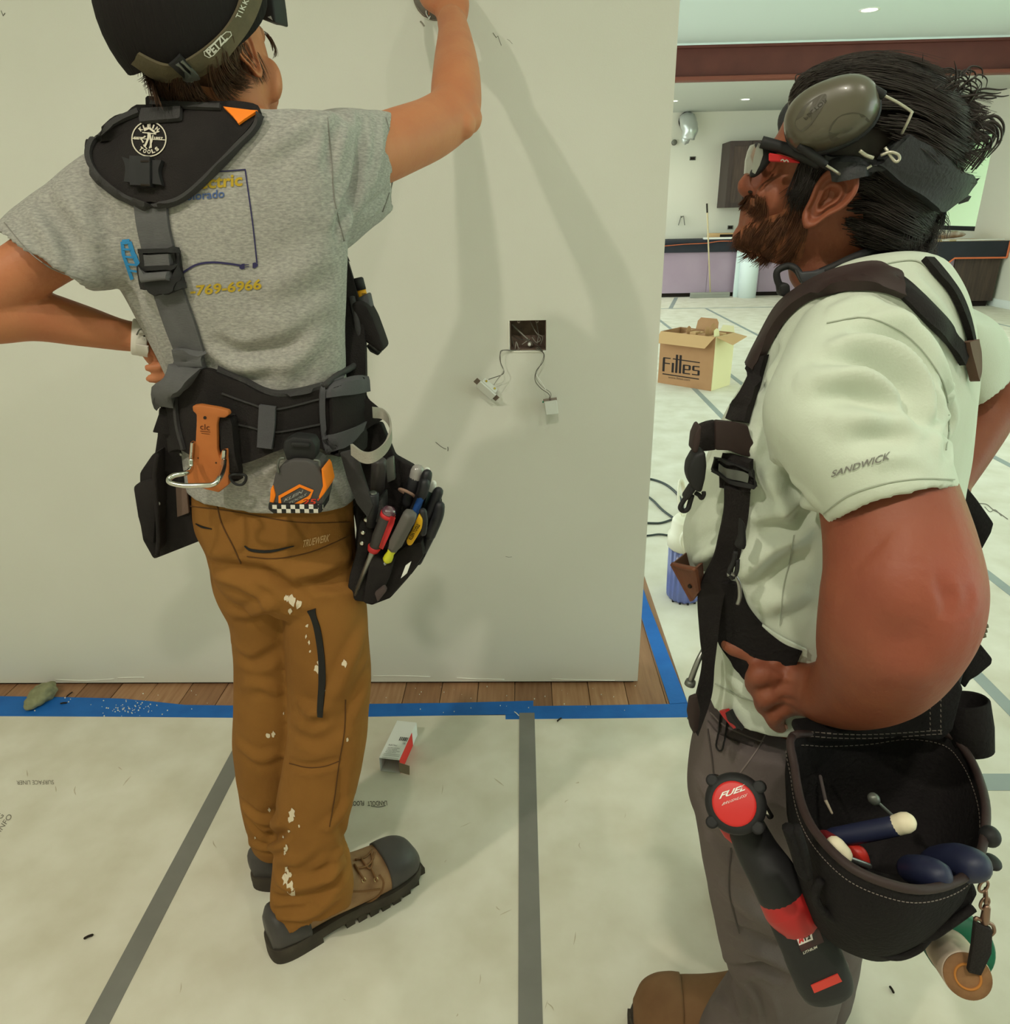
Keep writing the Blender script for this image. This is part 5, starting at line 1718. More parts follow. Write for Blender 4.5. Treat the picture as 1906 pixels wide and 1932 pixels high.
driver('screwdriver', (716, 866, 1.10), (711, 938, 1.13), .0128, 'big black screwdriver handle standing under the grey webbing loop', 'screwdriver', [('handle', [(0, .55), (.03, .85), (.1, 1), (.75, .98), (.85, .8), (1, .78)], m_hdark, .12), ('shaft', [(.95, .3), (2.2, .3)], m_steelgrey, 0)])
driver('nut_driver', (704, 930, 1.085), (702, 990, 1.10), .0105, 'short black nut driver in the cup of the pouch below the big black handle', 'nut driver', [('handle', [(0, .7), (.03, .95), (.4, 1), (1, .95)], m_blackgrip, 0), ('butt_ring', [(-.02, .25), (-.02, .55), (.01, .6)], m_greymetal, 0)])
sd = driver('screwdriver', (737, 958, 1.07), (705, 1036, 1.085), .0115, 'red and black screwdriver with clear domed butt in the right hip pouch', 'screwdriver', [('handle', [(.10, .9), (.2, 1), (.7, .95), (.85, .78), (1, .85)], m_hdark, 0), ('butt', [(0, .3), (.02, .75), (.07, 1.0), (.13, 1.02)], mat('dark_clear_cap', (92, 60, 72), .08, spec=.9, coat=1), 0), ('red_ring', [(.12, 1.06), (.2, 1.06)], m_red, 0), ('red_collar', [(.92, .8), (.95, .98), (1.04, .8), (1.06, .5)], m_red, 0), ('shaft', [(1.0, .5), (1.2, .42), (2.2, .3)], m_steelgrey, 0)])
bvs = bvh_of(*[c for c in sd.children])
strap('red_strip', [(742, 975), (733, 1000), (719, 1034)], [10, 11, 9], bvs, m_red, sd, .0006, .001, 10, 3)
print_on('slot', [L_([(735, 982), (731, 990)], 5)], bvh_of(bpy.data.objects['red_strip']), m_dark, sd, .0006)
print_on('logo', [L_([(728, 996), (723, 1005)], 4)], bvh_of(bpy.data.objects['red_strip']), m_whiteprint, sd, .0006)
driver('nut_driver', (776, 967, 1.06), (741, 1036, 1.08), .0125, 'grey fluted nut driver with lime yellow collar in the right hip pouch', 'nut driver', [('handle', [(0, .5), (.02, .85), (.1, 1), (.8, 1.0), (.95, .72), (1, .7)], m_hgrip, .10), ('collar', [(.96, .55), (1.0, .62), (1.12, .5), (1.2, .62), (1.3, .66), (1.36, .4)], m_lime, 0), ('shaft', [(1.3, .3), (2, .3)], m_steelgrey, 0)])
pl = empty('wire_stripper', PY(783, 1000, 1.09), 'yellow handled wire stripper with dark lettering in the right hip pouch', 'pliers')
o = block_px('yellow_handle', [(790, 972), (797, 983), (795, 1000), (783, 1020), (776, 1031), (768, 1030), (766, 1020), (776, 1004)], 1.085, .016, m_yelgrip, pl, .004)
V, F = fit_text('KLEIN TOOLS', .02)
print_on('lettering', [(V, F, (777, 1019), (16, -28), (-6, -3))], bvh_of(o), m_dark, pl, .0008)
limb(MB(), [PY(798, 1005, 1.10), PY(800, 985, 1.10), PY(798, 966, 1.10)], [.006, .0066, .0068], 12).build('dark_handle', m_blackgrip, pl, True)
pl = empty('pliers', PY(790, 950, 1.11), 'blue handled pliers with black grip end in the right hip pouch', 'pliers')
limb(MB(), [PY(776, 985, 1.115), PY(788, 955, 1.115), PY(798, 930, 1.115)], [.0085, .0088, .008], 14, 5, .7).build('blue_handle', m_bluegrip, pl, True)
limb(MB(), [PY(796, 934, 1.115), PY(801, 918, 1.115), PY(802, 912, 1.115)], [.0088, .009, .0085], 14, 5).build('grip_end', m_blackgrip, pl, True)
for k, (pts, lab) in enumerate([([(812, 1010, 1.13), (826, 975, 1.13), (830, 955, 1.13)], 'black pliers handle at the outer edge of the right hip pouch'),
                                ([(805, 975, 1.14), (820, 945, 1.14), (827, 928, 1.14)], 'second black pliers handle behind the outermost one in the pouch'),
                                ([(797, 925, 1.125), (803, 905, 1.125), (806, 895, 1.125)], 'black round grip end beside the clear torch top in the pouch')]):
    e = empty('pliers', PY(*pts[0]), lab, 'pliers')
    limb(MB(), [PY(*p) for p in pts], [.0092, .0098, .0088], 14, 5).build('handle', m_blackgrip, e, True)
    limb(MB(), [PY(pts[0][0] - 22, pts[0][1] + 50, pts[0][2] + .01), PY(*pts[0])], [.006, .0085], 12, 4).build('shank', m_blackgrip, e, True)
e = empty('torch', PY(785, 905, 1.14), 'slim black torch with clear grey top standing in the right hip pouch', 'torch')
limb(MB(), [PY(770, 945, 1.145), PY(780, 915, 1.14), PY(785, 902, 1.14)], [.0115, .0118, .012], 16, 4).build('barrel', m_blackgrip, e, True)
limb(MB(), [PY(785, 902, 1.14), PY(788, 889, 1.14)], [.0120, .0118], 16, 4).build('top', mat('clear_grey_cap', (150, 146, 142), .2, spec=.7), e, True)
mb = MB()
q0 = PY(768, 930, 1.13)
torus_px(mb, [q0 + mpp(q0) * 15 * np.array([math.cos(t) * .9, math.sin(t) * .9, .75 * math.cos(t + 2.2)]) for t in np.linspace(0, 2 * math.pi, 13)[:-1]], .0026, 8, True, 3)
mb.build('leather_ring', mat('pink_leather', (176, 140, 124), .7), rp, True)
for u, v, lab in ((806, 889, 'white topped marker nearest the torch in the right hip pouch'), (818, 914, 'white topped pen lower down beside the black pliers grips')):
    e = empty('pen', PY(u, v, 1.15), lab, 'pen')
    limb(MB(), [PY(u - 4, v + 14, 1.15), PY(u, v - 2, 1.15)], [.0055, .0052], 12, 4).build('white_cap', m_white, e, True)
    limb(MB(), [PY(u - 18, v + 62, 1.155), PY(u - 4, v + 14, 1.15)], [.0055, .0058], 12, 4).build('barrel', mat('grey_green', (74, 92, 88), .5), e, True)
e = empty('thin_screwdriver', PY(656, 1135, 1.10), 'thin pale screwdriver tip poking out below the right hip pouch', 'screwdriver')
limb(MB(), [PY(662, 1115, 1.12), PY(655, 1135, 1.115), PY(649, 1150, 1.11)], [.0024, .0024, .0020], 8, 3).build('tip', m_white, e, True)
limb(MB(), [PY(690, 1040, 1.12), PY(662, 1115, 1.12)], [.0026, .0026], 8, 3).build('shank', m_steelgrey, e, True)
# ================================================================== THE MAN IN THE MINT SHIRT
m_skinR = mat('sunburnt_skin', (138, 80, 55), .55, var=(126, 68, 49), scale=26, amt=.1, bump=.14, bscale=150, spec=.35, sub=.12)
m_skinF = mat('ruddy_face', (184, 112, 82), .55)
m_mint = mat('mint_shirt', (202, 210, 194), .8, var=(198, 205, 188), scale=6, amt=.3, bump=.10, bscale=500, sheen=.1, spec=.2)
m_jeans = mat('grey_brown_work_cloth', (104, 94, 92), .9, var=(92, 82, 80), scale=10, amt=.3, bump=.2, bscale=350, spec=.15)
m_hairR = mat('dark_brown_hair', (50, 42, 38), .5, var=(38, 31, 28), scale=60, amt=.3, spec=.35)
m_beard = mat('beard_brown', (104, 66, 44), .7, var=(74, 48, 36), scale=120, amt=.3, spec=.2)
m_suede = mat('brown_suede', (124, 92, 62), .85, var=(102, 72, 46), scale=12, amt=.3, bump=.3, bscale=80)
m_brownleather = mat('dark_brown_leather', (58, 44, 42), .6, var=(48, 36, 35), scale=18, amt=.3, bump=.15, bscale=80)
m_bag = mat('black_suede_bag', (36, 33, 33), .9, var=(28, 26, 27), scale=14, amt=.3, bump=.4, bscale=200, spec=.12)

YB_ = .82
hipR = PY(1560, 1330, YB_)
manR = empty('person', (hipR[0] - .03, .84, 0), 'bearded man in mint shirt wearing ear defenders with hand on hip', 'person')
mb = MB()
TH = nrm((.42, .91, 0))
FH = np.array([-TH[1], TH[0], 0])


def HP(u, v, d):
    return PY(u, v, .80) + TH * d


# head in sections from crown to throat, then features
loft_mesh(mb, [sil(1590, 148, 1660, 142, .80, .03, 2.3, TH), sil(1530, 170, 1735, 162, .80, .055, 2.3, TH), sil(1492, 212, 1780, 205, .80, .070, 2.3, TH), sil(1468, 256, 1795, 255, .80, .075, 2.3, TH), sil(1453, 292, 1800, 310, .80, .077, 2.3, TH), sil(1453, 322, 1795, 352, .80, .075, 2.3, TH), sil(1440, 350, 1782, 392, .80, .072, 2.3, TH),
               sil(1420, 382, 1765, 425, .80, .067, 2.3, TH), sil(1408, 410, 1745, 455, .80, .062, 2.3, TH), sil(1400, 440, 1720, 478, .80, .056, 2.3, TH), sil(1404, 466, 1700, 500, .80, .050, 2.3, TH), sil(1445, 490, 1690, 518, .80, .046, 2.3, TH)], 32, 5)
limb(mb, [PY(1458, 292, .80), PY(1442, 322, .80), PY(1424, 342, .80), PY(1413, 350, .80)], [.008, .0095, .0125, .0118], 14)
ball(mb, HP(1425, 356, -.008), (.011, .010, .008))
ball(mb, HP(1425, 356, .008), (.011, .010, .008))
ball(mb, PY(1414, 396, .80), (.0085, .018, .007))
ball(mb, PY(1411, 414, .80), (.0085, .016, .007))
ball(mb, PY(1414, 448, .80), (.017, .022, .016))
ball(mb, HP(1466, 288, -.02), (.012, .03, .009))
ball(mb, HP(1478, 372, -.045), (.022, .016, .018))
loft_mesh(mb, [sil(1488, 488, 1690, 495, .80, .056, 2.3, TH), sil(1492, 530, 1705, 525, .80, .057, 2.3, TH), sil(1530, 575, 1710, 560, .81, .055, 2.3, TH), sil(1550, 620, 1710, 610, .82, .05)], 28, 4)
# trunk and legs inside the clothes
loft_mesh(mb, [sil(1580, 590, 1720, 580, .82, .06), sil(1480, 680, 1800, 660, .82, .14), sil(1400, 850, 1780, 850, .82, .14), sil(1370, 1000, 1750, 1000, .82, .13), sil(1410, 1180, 1700, 1190, .82, .12), sil(1420, 1330, 1620, 1340, .82, .10)], 26, 4)
limb(mb, [PY(1490, 1400, .80), PY(1455, 1600, .79), PY(1465, 1780, .81), PY(1440, 1930, .86), PY(1430, 1985, .885)], [.06, .055, .045, .04, .038])
limb(mb, [PY(1600, 1420, .90), PY(1595, 1600, .945), PY(1590, 1740, .965), PY(1584, 1840, .99)], [.036, .036, .032, .028])
# near arm
limb(mb, [PY(1640, 650, .70), PY(1630, 820, .63), PY(1672, 940, .592), PY(1696, 1050, .563), PY(1699, 1130, .548), PY(1678, 1205, .560), PY(1652, 1262, .588), PY(1604, 1300, .628), PY(1552, 1308, .662)],
     [.052, .054, .0555, .0605, .0640, .0610, .0530, .0420, .0335], 26, 7)
ball(mb, PY(1745, 1120, .545), (.040, .038, .046))
limb(mb, [PY(1548, 1306, .655), PY(1515, 1300, .672), PY(1480, 1292, .690), PY(1455, 1284, .700)], [.0345, .0395, .0390, .0335], 22, 5, .62, (0, 1, 0))
for pts, r in (([(1470, 1255, .690), (1438, 1243, .688), (1408, 1229, .690), (1386, 1222, .694), (1374, 1216, .698)], [.0135, .0128, .0108, .0104, .0090]),
               ([(1474, 1276, .684), (1448, 1270, .672), (1430, 1274, .670), (1424, 1292, .684), (1434, 1304, .700)], [.0135, .0135, .0128, .0110, .0095]),
               ([(1478, 1302, .682), (1456, 1308, .670), (1443, 1316, .669), (1442, 1332, .684), (1454, 1340, .700)], [.0130, .0128, .0120, .0105, .0090]),
               ([(1490, 1330, .682), (1468, 1342, .674), (1460, 1352, .674), (1468, 1366, .682), (1486, 1371, .688)], [.0125, .0115, .0105, .0098, .0082]),
               ([(1530, 1262, .690), (1535, 1250, .705), (1548, 1246, .725), (1562, 1250, .740)], [.0125, .012, .0115, .010])):
    limb(mb, [PY(*p) for p in pts], r, 14, 6)
for u, v, y, r in ((1462, 1249, .678, .0105), (1458, 1275, .668, .0105), (1466, 1305, .668, .0102), (1482, 1336, .670, .0098)):
    ball(mb, PY(u, v, y), r, 10)
# far arm
limb(mb, [PY(1770, 610, 1.0), PY(1832, 668, 1.03), PY(1872, 724, 1.045), PY(1862, 784, 1.035), PY(1830, 846, 1.0), PY(1795, 905, .965)], [.030, .036, .037, .036, .032, .028], 20, 6)
limb(mb, [PY(1795, 905, .965), PY(1770, 945, .93), PY(1750, 970, .91)], [.028, .034, .030], 16, 4, .6)
for k in range(4):
    limb(mb, [PY(1752 + 6 * k, 962 + 8 * k, .91), PY(1735 + 6 * k, 985 + 8 * k, .89), PY(1725 + 6 * k, 1004 + 8 * k, .885)], [.011, .0105, .009], 10, 4)
limb(mb, [PY(1785, 930, .95), PY(1800, 960, .95), PY(1805, 985, .94)], [.012, .0115, .0095], 10, 4)
bodyR = fuse('body', mb, .0036, 4, .5, m_skinR, manR)
nt = m_skinR.node_tree
bs = nt.nodes['Principled BSDF']
old = bs.inputs['Base Color'].links[0].from_socket
tcr = nt.nodes.new('ShaderNodeTexCoord')
dist = nt.nodes.new('ShaderNodeVectorMath')
dist.operation = 'DISTANCE'
dist.inputs[1].default_value = tuple(PY(1790, 1120, .52))
nt.links.new(tcr.outputs['Object'], dist.inputs[0])
mr = nt.nodes.new('ShaderNodeMapRange')
mr.inputs['From Min'].default_value, mr.inputs['From Max'].default_value = .02, .11
mr.inputs['To Min'].default_value, mr.inputs['To Max'].default_value = .55, 0.0
nt.links.new(dist.outputs['Value'], mr.inputs['Value'])
mx = nt.nodes.new('ShaderNodeMix')
mx.data_type = 'RGBA'
mx.inputs['B'].default_value = rgb(166, 80, 66)
nt.links.new(mr.outputs['Result'], mx.inputs['Factor'])
nt.links.new(old, mx.inputs['A'])
nt.links.new(mx.outputs['Result'], bs.inputs['Base Color'])
bvR0 = bvh_of(bodyR)
folds(bodyR, [([(1490, 1272), (1470, 1262), (1452, 1256)], .004, -.0016), ([(1500, 1296), (1475, 1290), (1455, 1285)], .004, -.0016), ([(1505, 1325), (1485, 1318), (1465, 1318)], .004, -.0016), ([(1790, 1110), (1800, 1140), (1795, 1170)], .007, -.0026), ([(1766, 1085), (1782, 1125), (1778, 1165)], .006, -.0022), ([(1820, 1100), (1826, 1135), (1818, 1165)], .006, -.0022), ([(1640, 1200), (1700, 1215), (1760, 1205)], .02, -.004), ([(1650, 1040), (1700, 1075), (1760, 1070)], .03, .004),
              ([(1452, 352), (1445, 380), (1432, 402)], .005, -.0024), ([(1470, 470), (1510, 440), (1530, 400)], .012, .002), ([(1700, 980), (1716, 1010), (1720, 1060)], .014, .0015)], bvR0)
m_nail = mat('fingernail', (206, 144, 118), .35, spec=.5)
bvR0 = bvh_of(bodyR)
patch('fingernail', [(1480, 1367), (1482, 1375)], [(1490, 1366), (1491, 1374)], bvR0, m_nail, bodyR, .0004, .0008, 5, 4)
# nostril and eye
mb = MB()
ball(mb, HP(1424, 362, -.014), (.0045, .003, .0025), 8)
mb.build('nostril', m_dark, bodyR, True)
m_eye = mat('eye_white', (226, 220, 210), .2, spec=.6)
for yy in (-.030, .030):
    mb = MB()
    ball(mb, HP(1488, 318, yy), .0095, 12)
    eo = mb.build('eye', m_eye, bodyR, True)
    mb = MB()
    ball(mb, HP(1488, 318, yy) + FH * .0058, .0050, 10)
    mb.build('iris', mat('brown_iris', (70, 46, 30), .2), eo, True)
ZV = np.array([0, 0, 1.0])
epx = HP(1566, 374, -.083)
earR = ear('ear', epx, -FH * 53 + ZV * 92, -FH * 92 - ZV * 50 - TH * 22, -TH - FH * .12, .0565, m_skinR, manR)
EB = bvh_of(bodyR)
# shirt
mb = MB()
SL = (.36, .78, -.58)
SN = (.38, .84, -.42)
loft_mesh(mb, [sil(1566, 556, 1744, 506, .815, .070, 2.2, SN), sil(1534, 566, 1770, 520, .82, .090, 2.2, SN), sil(1498, 588, 1798, 548, .82, .128, 2.2, SN), sil(1462, 614, 1828, 594, .82, .165, 2.2, (.40, .90, -.2)), sil(1415, 700, 1848, 690, .82, .178), sil(1378, 760, 1846, 760, .82, .180), sil(1340, 850, 1832, 850, .82, .176), sil(1304, 950, 1818, 930, .82, .172), sil(1298, 1000, 1806, 1000, .82, .168),
               sil(1320, 1080, 1796, 1080, .82, .164), sil(1344, 1150, 1788, 1140, .82, .162), sil(1346, 1200, 1775, 1190, .82, .160), sil(1344, 1235, 1760, 1225, .82, .160), sil(1340, 1262, 1740, 1255, .82, .160)], 44, 5, 0, .02)
loft_mesh(mb, [sil(1510, 620, 1755, 600, .72, .070, 2.2, SL), sil(1470, 690, 1772, 670, .685, .080, 2.2, SL), sil(1440, 765, 1780, 745, .655, .086, 2.2, SL), sil(1448, 830, 1786, 808, .634, .086, 2.2, SL), sil(1492, 900, 1792, 862, .612, .082, 2.2, SL), sil(1540, 965, 1802, 912, .596, .078, 2.2, SL), sil(1562, 1000, 1810, 944, .588, .074, 2.2, SL)], 34, 6, 0, .025)
loft_mesh(mb, [sil(1700, 545, 1838, 592, .98, .085), sil(1740, 592, 1884, 612, 1.01, .088), sil(1782, 672, 1910, 660, 1.03, .084), sil(1834, 762, 1914, 708, 1.045, .074)], 28, 5, 0, .02)
shirt = fuse('t_shirt', mb, .0038, 8, .5, m_mint, manR)
bvM_ = bvh_of(shirt)
folds(shirt, [([(1560, 660), (1640, 650), (1720, 700), (1760, 800)], .011, .009), ([(1540, 690), (1630, 680), (1700, 730), (1740, 810)], .009, -.008), ([(1600, 620), (1690, 640), (1750, 710), (1775, 790)], .010, -.009), ([(1640, 590), (1720, 620), (1775, 700), (1790, 780)], .010, .008), ([(1500, 720), (1600, 705), (1680, 750), (1740, 830)], .011, .007),
              ([(1530, 750), (1620, 745), (1700, 785), (1760, 830)], .010, -.007), ([(1560, 800), (1660, 790), (1745, 825), (1775, 845)], .010, .007), ([(1600, 835), (1690, 822), (1760, 850)], .009, -.005), ([(1640, 870), (1720, 850), (1775, 875)], .009, .004),
              ([(1560, 590), (1640, 570), (1720, 610)], .009, .006), ([(1580, 560), (1660, 548), (1740, 590), (1790, 650)], .009, .005), ([(1720, 520), (1770, 580), (1800, 640)], .008, .004),
              ([(1780, 720), (1792, 800), (1780, 860)], .007, -.006), ([(1430, 790), (1470, 880), (1540, 960)], .010, -.008), ([(1470, 650), (1440, 700), (1432, 740)], .008, -.006),
              ([(1420, 990), (1480, 965), (1540, 940)], .010, .008), ([(1430, 1005), (1490, 985), (1545, 965)], .009, -.007), ([(1400, 1090), (1460, 1030), (1530, 1000)], .013, .008), ([(1420, 1120), (1470, 1070), (1530, 1050)], .012, -.007), ([(1430, 1150), (1480, 1130), (1530, 1110)], .013, .006),
              ([(1312, 1060), (1340, 1040), (1372, 1020)], .009, .008), ([(1320, 1085), (1345, 1075), (1362, 1060)], .008, -.006), ([(1305, 940), (1330, 900), (1345, 870)], .012, .005), ([(1400, 740), (1380, 800), (1370, 850)], .012, -.006), ([(1390, 700), (1410, 730), (1425, 760)], .009, .006), ([(1370, 1270), (1410, 1310), (1450, 1335)], .009, .006), ([(1380, 1240), (1420, 1280), (1450, 1310)], .008, -.006),
              ([(1480, 880), (1500, 930), (1530, 985)], .010, -.010), ([(1455, 860), (1470, 920), (1490, 990)], .012, .007), ([(1425, 850), (1440, 900), (1445, 950)], .011, -.006)], bvM_)
ripple(shirt, .0022, 12, (1, 1, 1), 8)
bvM_ = bvh_of(shirt)
m_mseam = mat('mint_seam', (166, 172, 156), .9)
for nm, q, w in (('cuff_seam', [(1548, 975), (1600, 935), (1670, 912), (1740, 903), (1800, 905)], 2.2), ('side_seam', [(1498, 1010), (1490, 1060), (1478, 1110), (1472, 1180)], 2.0), ('sleeve_seam', [(1560, 610), (1640, 600), (1720, 640), (1778, 720), (1790, 800), (1785, 850)], 2.0), ('collar_seam', [(1585, 540), (1640, 508), (1720, 492), (1756, 512)], 2.0), ('hem_seam', [(1350, 1290), (1400, 1315), (1450, 1332)], 1.8)):
    strap(nm, q, w, bvM_, m_mseam, shirt, .0003, .0008, 24, 1)
V, F = fit_text('SANDWICK', .012)
print_on('lettering', [(V, F, (1569, 900), (108, -34), (4, -13))], bvM_, mat('sleeve_print', (120, 118, 112), .6, spec=.5), shirt)

# trousers
mb = MB()
loft_mesh(mb, [sil(1330, 1290, 1690, 1330, .82, .150), sil(1316, 1340, 1690, 1380, .82, .152), sil(1304, 1395, 1690, 1430, .82, .152), sil(1306, 1450, 1680, 1480, .82, .145), sil(1330, 1500, 1660, 1530, .82, .11)], 36, 4)
loft_mesh(mb, [sil(1304, 1400, 1580, 1425, .79, .105), sil(1310, 1470, 1575, 1490, .785, .102), sil(1324, 1560, 1570, 1580, .785, .096), sil(1340, 1650, 1572, 1665, .79, .09), sil(1356, 1730, 1580, 1740, .795, .084), sil(1374, 1790, 1590, 1800, .80, .082), sil(1380, 1830, 1600, 1840, .81, .082), sil(1345, 1880, 1590, 1890, .835, .082), sil(1318, 1935, 1570, 1945, .86, .08), sil(1330, 1990, 1550, 2000, .875, .078)], 32, 5, 0, .02)
loft_mesh(mb, [sil(1500, 1440, 1690, 1460, .93, .10), sil(1520, 1560, 1665, 1570, .945, .09), sil(1540, 1680, 1648, 1690, .955, .08), sil(1545, 1760, 1638, 1765, .965, .074), sil(1548, 1830, 1622, 1836, .98, .068), sil(1535, 1900, 1610, 1905, 1.0, .066)], 28, 5, 0, .02)
pantsR = fuse('trousers', mb, .005, 5, .5, m_jeans, manR)
bvQ = bvh_of(pantsR)
folds(pantsR, [([(1330, 1560), (1390, 1620), (1460, 1650)], .011, -.006), ([(1350, 1660), (1420, 1720), (1490, 1760)], .012, .008), ([(1370, 1740), (1430, 1770), (1500, 1800)], .010, -.008), ([(1380, 1780), (1440, 1800), (1510, 1830)], .010, .009), ([(1378, 1832), (1430, 1825), (1490, 1850)], .010, -.012), ([(1380, 1850), (1400, 1890), (1395, 1930)], .009, .009), ([(1410, 1850), (1440, 1890), (1450, 1935)], .008, -.007), ([(1340, 1890), (1370, 1900), (1400, 1930)], .009, .006), ([(1320, 1480), (1360, 1520), (1400, 1560)], .011, .005), ([(1550, 1790), (1590, 1800), (1630, 1790)], .009, -.007)], bvQ)
ripple(pantsR, .0025, 13, (1, 1, .7), 2)
bvQ = bvh_of(pantsR)
m_jseam = mat('trouser_seam', (70, 62, 60), .9)
m_jseam2 = mat('trouser_seam_light', (128, 116, 112), .9)
for q, m_ in (([(1340, 1345), (1370, 1372), (1425, 1396), (1440, 1400)], m_jseam2), ([(1336, 1360), (1360, 1385), (1420, 1408)], m_jseam), ([(1445, 1385), (1425, 1420), (1402, 1450), (1390, 1468)], m_jseam2), ([(1380, 1600), (1376, 1680), (1395, 1760)], m_jseam), ([(1336, 1375), (1345, 1440), (1352, 1520)], m_jseam)):
    strap('seam', q, 2.4, bvQ, m_, pantsR, .0003, .0009, 18, 1)
# boot
boot('boot', (.565, .915), (-1, .10), .36, (m_suede, m_suede, m_sole), manR)
fb_ = PY(1572, 1930, 1.0)
boot('boot', (fb_[0] + .0, fb_[1] + .02), (-.28, .96), .36, (m_suede, m_suede, m_sole), manR)

# ---- hair, brows and beard
mb = MB()
loft_mesh(mb, [sil(1570, 122, 1715, 116, .80, .040, 2.2, TH), sil(1508, 150, 1785, 150, .80, .064, 2.2, TH), sil(1486, 188, 1828, 192, .80, .078, 2.2, TH), sil(1488, 230, 1842, 240, .80, .086, 2.6, TH), sil(1494, 268, 1840, 285, .80, .088, 2.6, TH), sil(1506, 305, 1806, 332, .80, .086, 2.6, TH), sil(1560, 350, 1774, 385, .80, .081, 2.2, TH), sil(1598, 400, 1762, 428, .80, .078, 2.2, TH), sil(1598, 440, 1757, 458, .80, .072, 2.2, TH), sil(1606, 464, 1735, 478, .80, .06, 2.2, TH)], 32, 5)
hairR = fuse('hair', mb, .0045, 3, .5, m_hairR, manR)
ripple(hairR, .004, 22, (.4, 1, 1), 2)
bvHR = bvh_of(hairR, bodyR)
strands('locks', [[(1495, 190), (1530, 150), (1590, 125), (1660, 120), (1740, 135), (1800, 165)], [(1500, 220), (1560, 165), (1640, 145), (1730, 165), (1810, 205), (1850, 235)], [(1640, 190), (1720, 195), (1790, 225), (1845, 265)], [(1660, 230), (1730, 240), (1790, 270), (1840, 300)], [(1670, 160), (1750, 175), (1810, 195), (1850, 210)], [(1540, 140), (1600, 118), (1680, 112), (1760, 130)], [(1690, 250), (1760, 275), (1810, 310)], [(1490, 175), (1520, 145), (1560, 130), (1600, 122)]],
        2400, bvHR, m_hairR, hairR, 10, .012, .00045, 12, None, 3)
strands('locks', [[(1600, 350), (1640, 350), (1690, 380), (1740, 410)], [(1605, 390), (1650, 395), (1710, 425), (1755, 445)], [(1600, 420), (1640, 430), (1700, 455), (1745, 470)], [(1625, 340), (1680, 370), (1730, 400), (1762, 432)], [(1610, 450), (1660, 462), (1710, 472), (1740, 478)], [(1740, 410), (1752, 440), (1750, 465), (1740, 482)], [(1720, 400), (1730, 440), (1725, 480)], [(1700, 320), (1750, 345), (1800, 350)], [(1740, 390), (1762, 400), (1768, 420), (1758, 445)], [(1700, 300), (1760, 320), (1812, 330)], [(1660, 330), (1720, 370), (1768, 395)]],
        1700, bvHR, m_hairR, hairR, 10, .007, .00045, 13, None, 3)
# tousled tufts at the crown and back
rs = random.Random(21)
mb = MB()
for i in range(150):
    u0, v0 = rs.uniform(1730, 1835), rs.uniform(150, 330)
    if (u0 - 1790) * .6 - (v0 - 240) * 0 < -40:
        continue
    p, n = hit(bvHR, u0, v0)
    if p is None:
        continue
    y0 = p[1]
    L0 = rs.uniform(18, 72)
    a0 = math.radians(rs.gauss(-12, 32)) + (v0 - 240) / 260
    bend = rs.gauss(.5, .8)
    pts = []
    u, v = u0 - 8, v0
    for j in range(7):
        pts.append(PY(u, v, y0 + .004 + rs.gauss(0, .001) - .002 * j))
        u += L0 / 6 * math.cos(a0 + bend * j / 6)
        v += L0 / 6 * math.sin(a0 + bend * j / 6)
    mb.tube(np.array(pts), np.array([.0018, .0017, .0015, .0013, .0010, .0007, .0003]) * rs.uniform(.5, 1.2), 5)
for (q, r) in (([(1825, 185), (1850, 178), (1878, 180), (1893, 178)], .0015), ([(1828, 240), (1868, 222), (1888, 236), (1886, 262), (1862, 290)], .0022), ([(1826, 250), (1860, 236), (1878, 244), (1876, 264), (1850, 294), (1836, 312)], .0020), ([(1820, 262), (1850, 255), (1862, 268), (1852, 292), (1832, 318)], .0018), ([(1800, 160), (1815, 143), (1835, 146), (1838, 165)], .0015), ([(1805, 170), (1826, 152), (1842, 160), (1840, 178)], .0012)):
    q_ = catmull(np.array(q, float), 6)
    P_ = [PY(u, v, .77) for u, v in q_]
    for k in range(5):
        off = np.array([rs.gauss(0, .0022), rs.gauss(0, .008), rs.gauss(0, .0022)])
        mb.tube(np.array(P_) + off, r * np.linspace(1, .35, len(P_)) * .8, 5)
for i in range(46):
    u0 = rs.uniform(1500, 1800)
    v0 = 118 + abs(u0 - 1660) * .16
    pts = [PY(u0, v0 + 10, .80), PY(u0 + rs.gauss(8, 6), v0 - rs.uniform(0, 5), .80), PY(u0 + rs.gauss(22, 9), v0 - rs.uniform(-3, 8), .80), PY(u0 + rs.gauss(40, 12), v0 - rs.uniform(-6, 6), .80)]
    mb.tube(catmull(np.array(pts), 3), .0006, 4)
tag(mb.build('tufts', m_hairR, hairR, True), kind='stuff')
FB = bvh_of(bodyR)
m_stub = mat('stubble_skin', (150, 92, 64), .7, var=(100, 62, 44), scale=130, amt=.35, bump=.3, bscale=300, spec=.2)
beard = patch('beard', [(1500, 338), (1486, 368), (1476, 398), (1450, 408), (1428, 420), (1400, 428)], [(1536, 340), (1530, 385), (1524, 440), (1506, 494), (1452, 492), (1398, 462)], FB, m_stub, manR, .0004, .0008, 30, 12, 0, None, 2)
strands('whiskers', [[(1512, 345), (1510, 375), (1505, 405)], [(1505, 380), (1500, 410), (1488, 440)], [(1518, 400), (1508, 440), (1490, 470)], [(1480, 410), (1466, 435), (1450, 462)], [(1450, 420), (1436, 445), (1424, 470)], [(1420, 428), (1408, 448), (1402, 470)], [(1500, 460), (1488, 482), (1472, 498)], [(1460, 470), (1446, 486), (1436, 498)], [(1425, 465), (1418, 480), (1412, 488)], [(1405, 440), (1398, 455), (1396, 470)]],
        1500, FB, m_beard, beard, 8, .003, .00045, 31)
